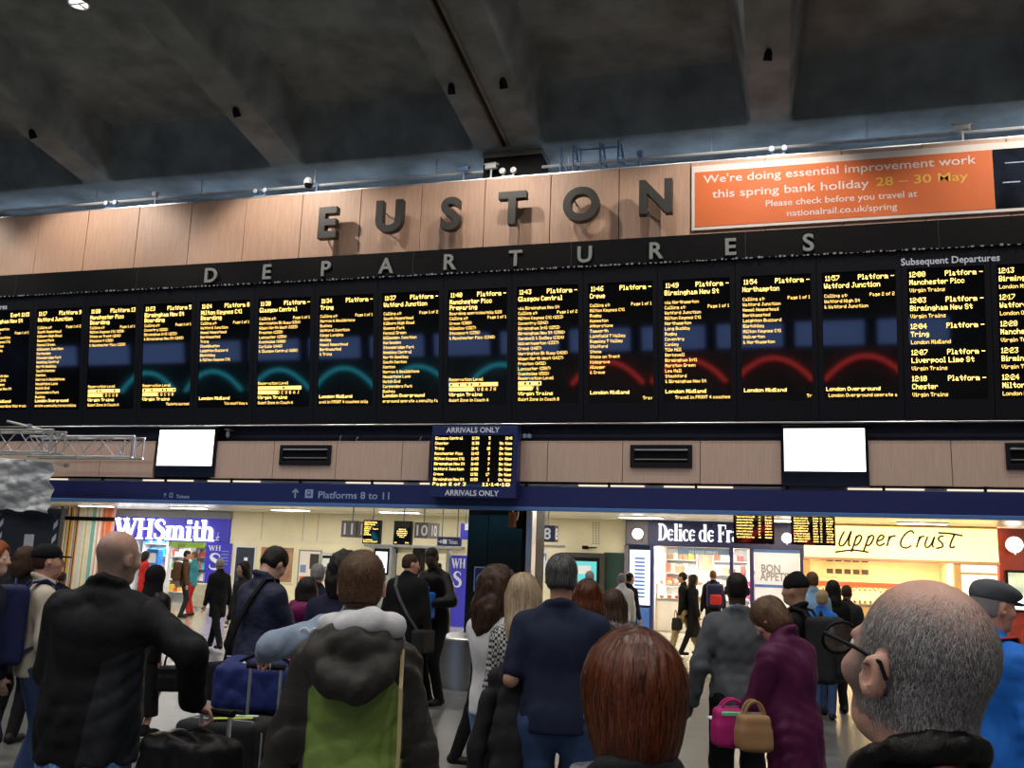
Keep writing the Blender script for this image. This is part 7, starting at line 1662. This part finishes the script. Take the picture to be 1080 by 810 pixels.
# --- flat cap, bright blue jacket
def flat_extra(c):
    cap_hat(c, 'grey flat cap on the man in the bright blue jacket', 'grey_knit', flat=True); strap_over(c, 'red shoulder bag on the man in the bright blue jacket', 'red_bag', 1, width=.05, bag='red_bag', name='shoulder_bag', cat='bag')
person('man in a bright blue jacket and grey flat cap walking right at the edge', (1046, 613), 4.3, -62, w=1.12, skin='pink', top=dict(kind='jacket', m='bright_blue', hem=.78, fold=.008, freq=36, t=.030), legs=dict(m='black_cloth'), hair=dict(style='short', m='grey_hair', grow=-.003), hp=6, lf=(-.10, .22), rf=(.10, -.2), extra=flat_extra, group='people walking past')
# --- navy quilted coat, looking down
def navy_extra(c):
    strap_over(c, 'dark strap over the shoulder of the navy coat man looking down', 'black_cloth', 1, width=.04, bag='black_cloth', name='shoulder_bag', cat='bag')
person('man in a navy quilted coat looking down at his hands, dark hair', (291, 577.5), 7.0, -22, w=.97, skin='pale', top=dict(kind='coat', m=mat('navy_quilt', (.016, .02, .05), .6, var=.15, bump=.6, bscale=36, spec=.3), hem=.62, flare=.02, fold=.006, freq=34, t=.024), legs=dict(m='dark_navy'), hair=dict(style='short', m='dark_hair', strands=1500, n=5, step=.010, w=.0014, lift=.004, grow=.003), hp=32, lean=4, lh=(-.10, .36, 1.0), rh=(.12, .36, 1.0), extra=navy_extra, group='people watching the board')
# --- cap man with backpack on the left
def capman_extra(c): cap_hat(c, 'black baseball cap on the man in the cream shirt', 'black_cloth'); backpack(c, 'navy backpack on the man in the black cap', 'navy_bag', size=(.15, .08, .23), strap='royal')
person('man in a black cap and cream shirt with a navy backpack, facing right', (53, 574.5), 6.6, -42, w=1.05, skin='pink', top=dict(kind='shirt', m='cream_cotton', hem=.85, fold=.004), legs=dict(m='denim'), hair=dict(style='short', m='brown_hair', grow=-.002), hp=-4, extra=capman_extra, group='people watching the board')
person('person with curly dark hair in a black coat behind the man in the cap', (29, 578), 8.6, 10, w=.95, skin='mid', top=dict(kind='coat', m='black_cloth', hem=.6, fold=.003), legs=dict(m='black_cloth'), hair=dict(style='curly', m='brown_hair', len=.06, vol=.01), group='people watching the board')
person('woman with long ginger hair in a dark navy coat at the left edge', (-4, 570), 6.2, -70, w=.92, skin='pale', top=dict(kind='coat', m='dark_navy', hem=.6, fold=.003), legs=dict(m='dark_navy'), hair=dict(style='long', m='ginger_hair', len=.26, strands=900, n=10, step=.025, w=.002, jit=.12), group='people watching the board')
# --- woman in black with head covering
BLACKW = person('woman in a black headscarf, black jacket and long black skirt with trainers', (166, 597), 9.1, -8, w=.92, skin='tan', top=dict(kind='jacket', m='black_leather', hem=.74, fold=.005, t=.026), legs=dict(kind='skirt', m='black_cloth', hem=.20, flare=.05), shoes='black_cloth', hair=dict(style='wrap', m='black_cloth', amp=.002, freq=40), rh=(.27, .05, .88), group='people watching the board')
q = BLACKW['world'](BLACKW['J']['rw']+np.array([.06, .0, -.40])); handbag('handbag', 'black handbag hanging from the hand of the woman in the headscarf', 'handbag', q, rad(30), (.26, .13, .22), 'black_leather', .19, hm='black_leather')
# --- sweatshirt person reaching for a suitcase, dark curly head, maroon hood, grey hair
def sweat_extra(c):
    U, sc = c['U'], c['sc']; J = c['J']; p = J['ls']+(J['le']-J['ls'])*.25+np.array((-.0, -.085, .0)); t = c['top']; mb = MB()
    A = [(.055*(16*math.sin(a)**3)/17, .05*(13*math.cos(a)-5*math.cos(2*a)-2*math.cos(3*a)-math.cos(4*a))/15) for a in np.linspace(0, 2*math.pi, 25)]
    mb.tube([sc(p+np.array((x, -.005, z))) for x, z in A], .005, 5); mb.build('heart_emblem', 'white', t, local=True)
person('person in a pale blue sweatshirt reaching left for a suitcase handle', (381, 590), 4.7, 25, w=1.02, skin='pale', lean=2, top=dict(kind='sweatshirt', m='sweat_blue', hem=.84, fold=.010, freq=34, t=.026), legs=dict(m='denim'), hair=dict(style='short', m='brown_hair'), lh=(-.45, .10, 1.265), lp=(0, -1, .15), extra=sweat_extra, grip=.9, group='people with luggage')
person('person with a black curly topknot in a dark navy coat behind the green jacket man', (365, 584), 6.2, 8, w=1.0, skin='mid', top=dict(kind='coat', m='dark_navy', hem=.6, fold=.004, t=.026), legs=dict(m='dark_navy'), hair=dict(style='curly', m='dark_hair', len=.08, vol=.016), group='people watching the board')
person('woman in a maroon hooded jacket with dark hair, left of the topknot', (324, 609), 7.7, 24, w=.95, skin='tan', top=dict(kind='jacket', m='maroon', hem=.74, hood=1, fold=.004, t=.026), legs=dict(m='denim'), hair=dict(style='long', m='dark_hair', len=.14), hy=20, group='people watching the board')
person('grey-haired person in a dark navy coat behind the maroon jacket', (336, 595), 10.2, 12, w=1.0, skin='pink', top=dict(kind='coat', m='dark_navy', hem=.65), legs=dict(m='black_cloth'), hair=dict(style='short', m='grey_hair', strands=500, n=4, step=.012, w=.002, grow=.006), group='people watching the board')
# --- luggage in front of the left group
hb = BALD['world'](BALD['J']['rw']+BALD['J']['rf']*.085)
q = PD(243, 757, 4.8); ha = PD(266, 706, 4.8)
suitcase('large black suitcase with green and white tags, held by the pale blue sweatshirt', q[0], q[1], rad(4), .43, .34, float(q[2])-.06, 'charcoal', handle=float(ha[2]-q[2]), hx=float(ha[0]-q[0])*1.0)
suitcase('small black cabin case whose handle the bald man holds', hb[0]+.02, hb[1]-.09, rad(-10), .36, .24, .70, 'black_cloth', handle=float(hb[2])-.76, tags=False)
tracksuit_bag('soft black bag lying on the small cabin case at the bottom left', (hb[0]+.05, hb[1]-.20, .765), rad(-12), .42, .085, 'black_leather', stripes=False)
q = PD(284, 733, 6.1); st_ = float(q[2])-.10
suitcase('dark suitcase under the blue duffel bag', q[0], q[1]+.02, rad(5), .62, .30, st_-.06, 'black_cloth', handle=0, tags=False)
tracksuit_bag('royal blue duffel bag with white stripes lying on a dark suitcase', (q[0], q[1], st_+.035), rad(8), .74, .15, 'royal')
# --- at the steel desk
person('man in a black coat with a bag strap leaning at the steel desk', (434, 584.5), 11.2, -6, w=1.14, skin='pink', top=dict(kind='coat', m='black_cloth', hem=.6, t=.03, fold=.004), legs=dict(m='black_cloth'), hair=dict(style='short', m='brown_hair'), hy=-45, lean=6, extra=lambda c: strap_over(c, 'grey bag strap on the man in the black coat at the desk', 'grey_knit', -1, width=.04, bag='charcoal', name='shoulder_bag', cat='bag'), group='people at the steel desk')
def desk_extra(c): 
    t = local_thing('shopping_bag', 'bright blue carrier bag held by the man in black at the desk', 'bag', c); g = SDF(.015); p = c['J']['lw']; g.box(c['sc'](p+np.array((.0, .03, -.02))), (.03, .08, .13), rotz(.4), .02, .01); sdf_part('bag', g, C['bright_blue'], t, folds(3, .006, 40)); mb = MB(); mb.tube([c['sc'](p+np.array((.0, .03, .11))), c['sc'](p+np.array((.0, .03, .19)))], .008, 6); mb.build('handle', C['bright_blue'], t, local=True)
person('man in black leather turned towards us behind the steel desk', (456, 577.5), 11.6, 150, w=1.12, skin='dark', lean=6, top=dict(kind='jacket', m='black_leather', hem=.78, t=.03, fold=.005), legs=dict(m='black_cloth'), hair=dict(style='fade', m='dark_hair', grow=-.004, amp=.0004), hy=25, hp=18, lh=(-.26, .30, 1.12), rh=(.2, .32, 1.05), extra=desk_extra, group='people at the steel desk')
person('person in a dark grey coat walking past the black column', (516, 603), 8.4, -80, w=.98, skin='mid', top=dict(kind='coat', m='charcoal', hem=.6, t=.026), legs=dict(m='black_cloth'), hair=dict(style='short', m='dark_hair'), lf=(-.1, .2), rf=(.1, -.2), group='people walking past')
# --- right of the navy T-shirt
person('woman with pinned-up auburn hair in a black leather jacket', (620, 612), 6.0, 14, w=.9, skin='pale', top=dict(kind='jacket', m='black_leather', hem=.82, fold=.004), legs=dict(m='black_cloth'), hair=dict(style='long', m='auburn_hair', strands=1800, n=8, step=.02, w=.002, lift=.004, len=.10, jit=.2), group='people watching the board')
def fur_extra(c):
    U, sc, S = c['U'], c['sc'], c['S']; g = SDF(.010); n = 12
    for k in range(n):
        a0, a1 = math.pi*.9+math.pi*1.2*k/n, math.pi*.9+math.pi*1.2*(k+1)/n; f = lambda a: U((.135*math.cos(a), -.02+.13*math.sin(a), 1.45)); g.cap(sc(f(a0)), sc(f(a1)), .055*S, .055*S, .02)
    o = sdf_part('fur_trim', g, C['grey_fur'], c['t'], folds(3, .010, 120, 1, 12))
    me = o.data; co = np.empty(len(me.vertices)*3, np.float32); me.vertices.foreach_get('co', co); co = co.reshape(-1, 3).astype(float); rng = np.random.default_rng(2); p = co[rng.integers(0, len(co), 2500)]
    g0 = g.grad(p); tip = p+g0*.022+rng.normal(0, .010, p.shape); sd = np.cross(g0, rng.normal(0, 1, p.shape)); sd /= np.linalg.norm(sd, axis=1)[:, None]; V = np.stack([p-sd*.002, p+sd*.002, tip], 1).reshape(-1, 3); Q = np.arange(len(V)).reshape(-1, 3)
    f = np_mesh('fur', V, Q, fur_m, o, False, {'tone': rng.uniform(0, 1, 2500).repeat(3)}); f['kind'] = 'stuff'
fur_m = fiber('grey_fur_strands', (.06, .05, .05), (.42, .38, .36), .8)
person('woman with long brown hair in a dark parka with a fur hood', (647, 622), 6.3, 6, w=1.0, skin='pale', top=dict(kind='coat', m='dark_navy', hem=.66, t=.034, fold=.004), legs=dict(m='black_cloth'), hair=dict(style='long', m='brown_hair', strands=1800, n=8, step=.02, w=.002, lift=.004, len=.14), extra=fur_extra, group='people watching the board')
# --- far away, through the opening
def far(lab, head, d, face, **k): return person(lab, head, d, face, group=k.pop('group', 'people in the rear concourse'), **k)
far('walking man with grey hair in a dark coat striding left past the newsagent', (232.5, 589), 17.2, 62, skin='tan', top=dict(kind='coat', m='black_cloth', hem=.62), legs=dict(m='black_cloth'), hair=dict(style='short', m='grey_hair'), lf=(-.08, -.34), rf=(.08, .36), lean=5)
far('dark-haired woman in a dark coat behind the striding man', (257, 592), 13.5, 150, w=.92, skin='tan', top=dict(kind='coat', m='charcoal', hem=.6), legs=dict(m='black_cloth'), hair=dict(style='long', m='dark_hair', len=.14))
far('small far head of a dark-haired person in front of the striped wall', (66.5, 603), 14.0, 10, skin='mid', top=dict(kind='jacket', m='black_cloth'), legs=dict(m='black_cloth'), hair=dict(style='short', m='brown_hair'))
far('person in a bright red coat browsing in the newsagent', (154, 588), 25.6, -30, H=1.68, w=.95, skin='tan', top=dict(kind='coat', m='red_wool', hem=.55), legs=dict(m='black_cloth'), hair=dict(style='long', m='dark_hair', len=.12))
far('man with a brown backpack standing in the newsagent doorway', (198, 584), 25.2, -55, H=1.74, skin='tan', top=dict(kind='jacket', m='brown_cloth', hem=.8), legs=dict(m='charcoal'), hair=dict(style='short', m='dark_hair'), extra=lambda c: backpack(c, 'brown backpack on the man in the newsagent doorway', 'brown_cloth'))
far('person in a teal top beside the man with the brown backpack', (205, 585), 26.0, 100, H=1.72, skin='tan', top=dict(kind='jumper', m='teal_cloth'), legs=dict(m='red_wool'), hair=dict(style='short', m='light_brown_hair'))
q = G(206, 642.5); suitcase('cream hard suitcase standing in front of the newsagent', q[0], q[1]+.1, rad(15), .50, .30, .72, cloth('cream_shell', (.45, .42, .33), .4), handle=.35, tags=False, hard=True, vox=.02)
far('bald man with a pink head by the teal screen', (655.5, 604), 16.0, 30, skin='pink', top=dict(kind='shirt', m='white_cotton'), legs=dict(m='charcoal'), hair=dict(style='fringe', m='grey_hair'))
far('man in a dark navy jacket in front of the menu board', (664.5, 604), 17.5, -40, skin='tan', top=dict(kind='jacket', m='dark_navy'), legs=dict(m='black_cloth'), hair=dict(style='short', m='dark_hair'))
far('grey-haired person in front of the teal screen', (622, 602), 15.0, 20, skin='pink', top=dict(kind='coat', m='charcoal', hem=.6), legs=dict(m='black_cloth'), hair=dict(style='short', m='grey_hair'))
far('walking man in tan trousers and a black jacket passing the bakery', (719.5, 603.5), 19.5, 82, skin='tan', top=dict(kind='jacket', m='black_cloth', hem=.8), legs=dict(m='tan_cloth', t=.02), shoes='brown_cloth', hair=dict(style='short', m='dark_hair'), lf=(-.08, .30), rf=(.08, -.30), lean=3, extra=lambda c: handbag('handbag', 'dark bag carried by the man in tan trousers', 'bag', c['world'](c['J']['lw']+np.array((0, .05, -.32))), rad(80), (.3, .12, .24), 'charcoal', .16))
far('walking woman in a long black coat passing the bakery', (732, 606), 19.3, -70, w=.95, skin='tan', top=dict(kind='coat', m='black_cloth', hem=.42, flare=.04), legs=dict(m='black_cloth'), hair=dict(style='long', m='dark_hair', len=.14), lf=(-.08, .28), rf=(.08, -.28))
far('man with a red and blue backpack waiting at the bakery counter', (752, 601.5), 20.8, 14, skin='tan', top=dict(kind='jumper', m='black_cloth'), legs=dict(m='black_cloth'), hair=dict(style='short', m='light_brown_hair'), extra=lambda c: backpack(c, 'navy backpack with a red pocket at the bakery counter', 'navy_bag', pocket='red_bag', strap='royal'))
far('bakery worker in a dark top behind the counter', (795, 600), 28.2, 190, skin='tan', H=1.7, top=dict(kind='shirt', m='maroon'), legs=dict(m='black_cloth'), hair=dict(style='bun', m='dark_hair'))
far('person in a pale blue shirt near the baguette shop', (856, 603), 12.0, 20, skin='pale', top=dict(kind='shirt', m='sky_blue'), legs=dict(m='denim'), hair=dict(style='short', m='light_brown_hair'))
far('blond child in a bright blue jacket near the baguette shop', (867, 622), 11.6, -10, w=.85, hs=1.12, skin='pale', top=dict(kind='jacket', m='bright_blue'), legs=dict(m='denim'), hair=dict(style='short', m='blonde_hair'))
far('woman with long black hair in a black coat near the baguette shop', (878, 612), 12.2, 16, w=.95, skin='tan', top=dict(kind='coat', m='black_cloth', hem=.5), legs=dict(m='black_cloth'), hair=dict(style='long', m='dark_hair', len=.26))
far('person in a charcoal jacket partly behind the grey-haired older man', (893, 617), 12.8, -20, skin='mid', top=dict(kind='jacket', m='charcoal'), legs=dict(m='black_cloth'), hair=dict(style='short', m='brown_hair'))
far('baguette shop worker in a dark red top behind the counter', (1003, 603), 28.3, 190, H=1.72, skin='tan', top=dict(kind='shirt', m='red_wool'), legs=dict(m='black_cloth'), hair=dict(style='beanie', m='red_wool'))
flush_text()
for o in bpy.data.objects:
    if o.type == 'MESH' and o.name.split('.')[0] in ('heading_text', 'list_text', 'timetable_text', 'hole_grid', 'bristle_seal', 'menu_lines', 'menu_print'): o['kind'] = 'stuff'
    if o.type == 'MESH' and o.name.split('.')[0] == 'lettering' and o.parent and o.parent.name.startswith('platform_display'): o['kind'] = 'stuff'
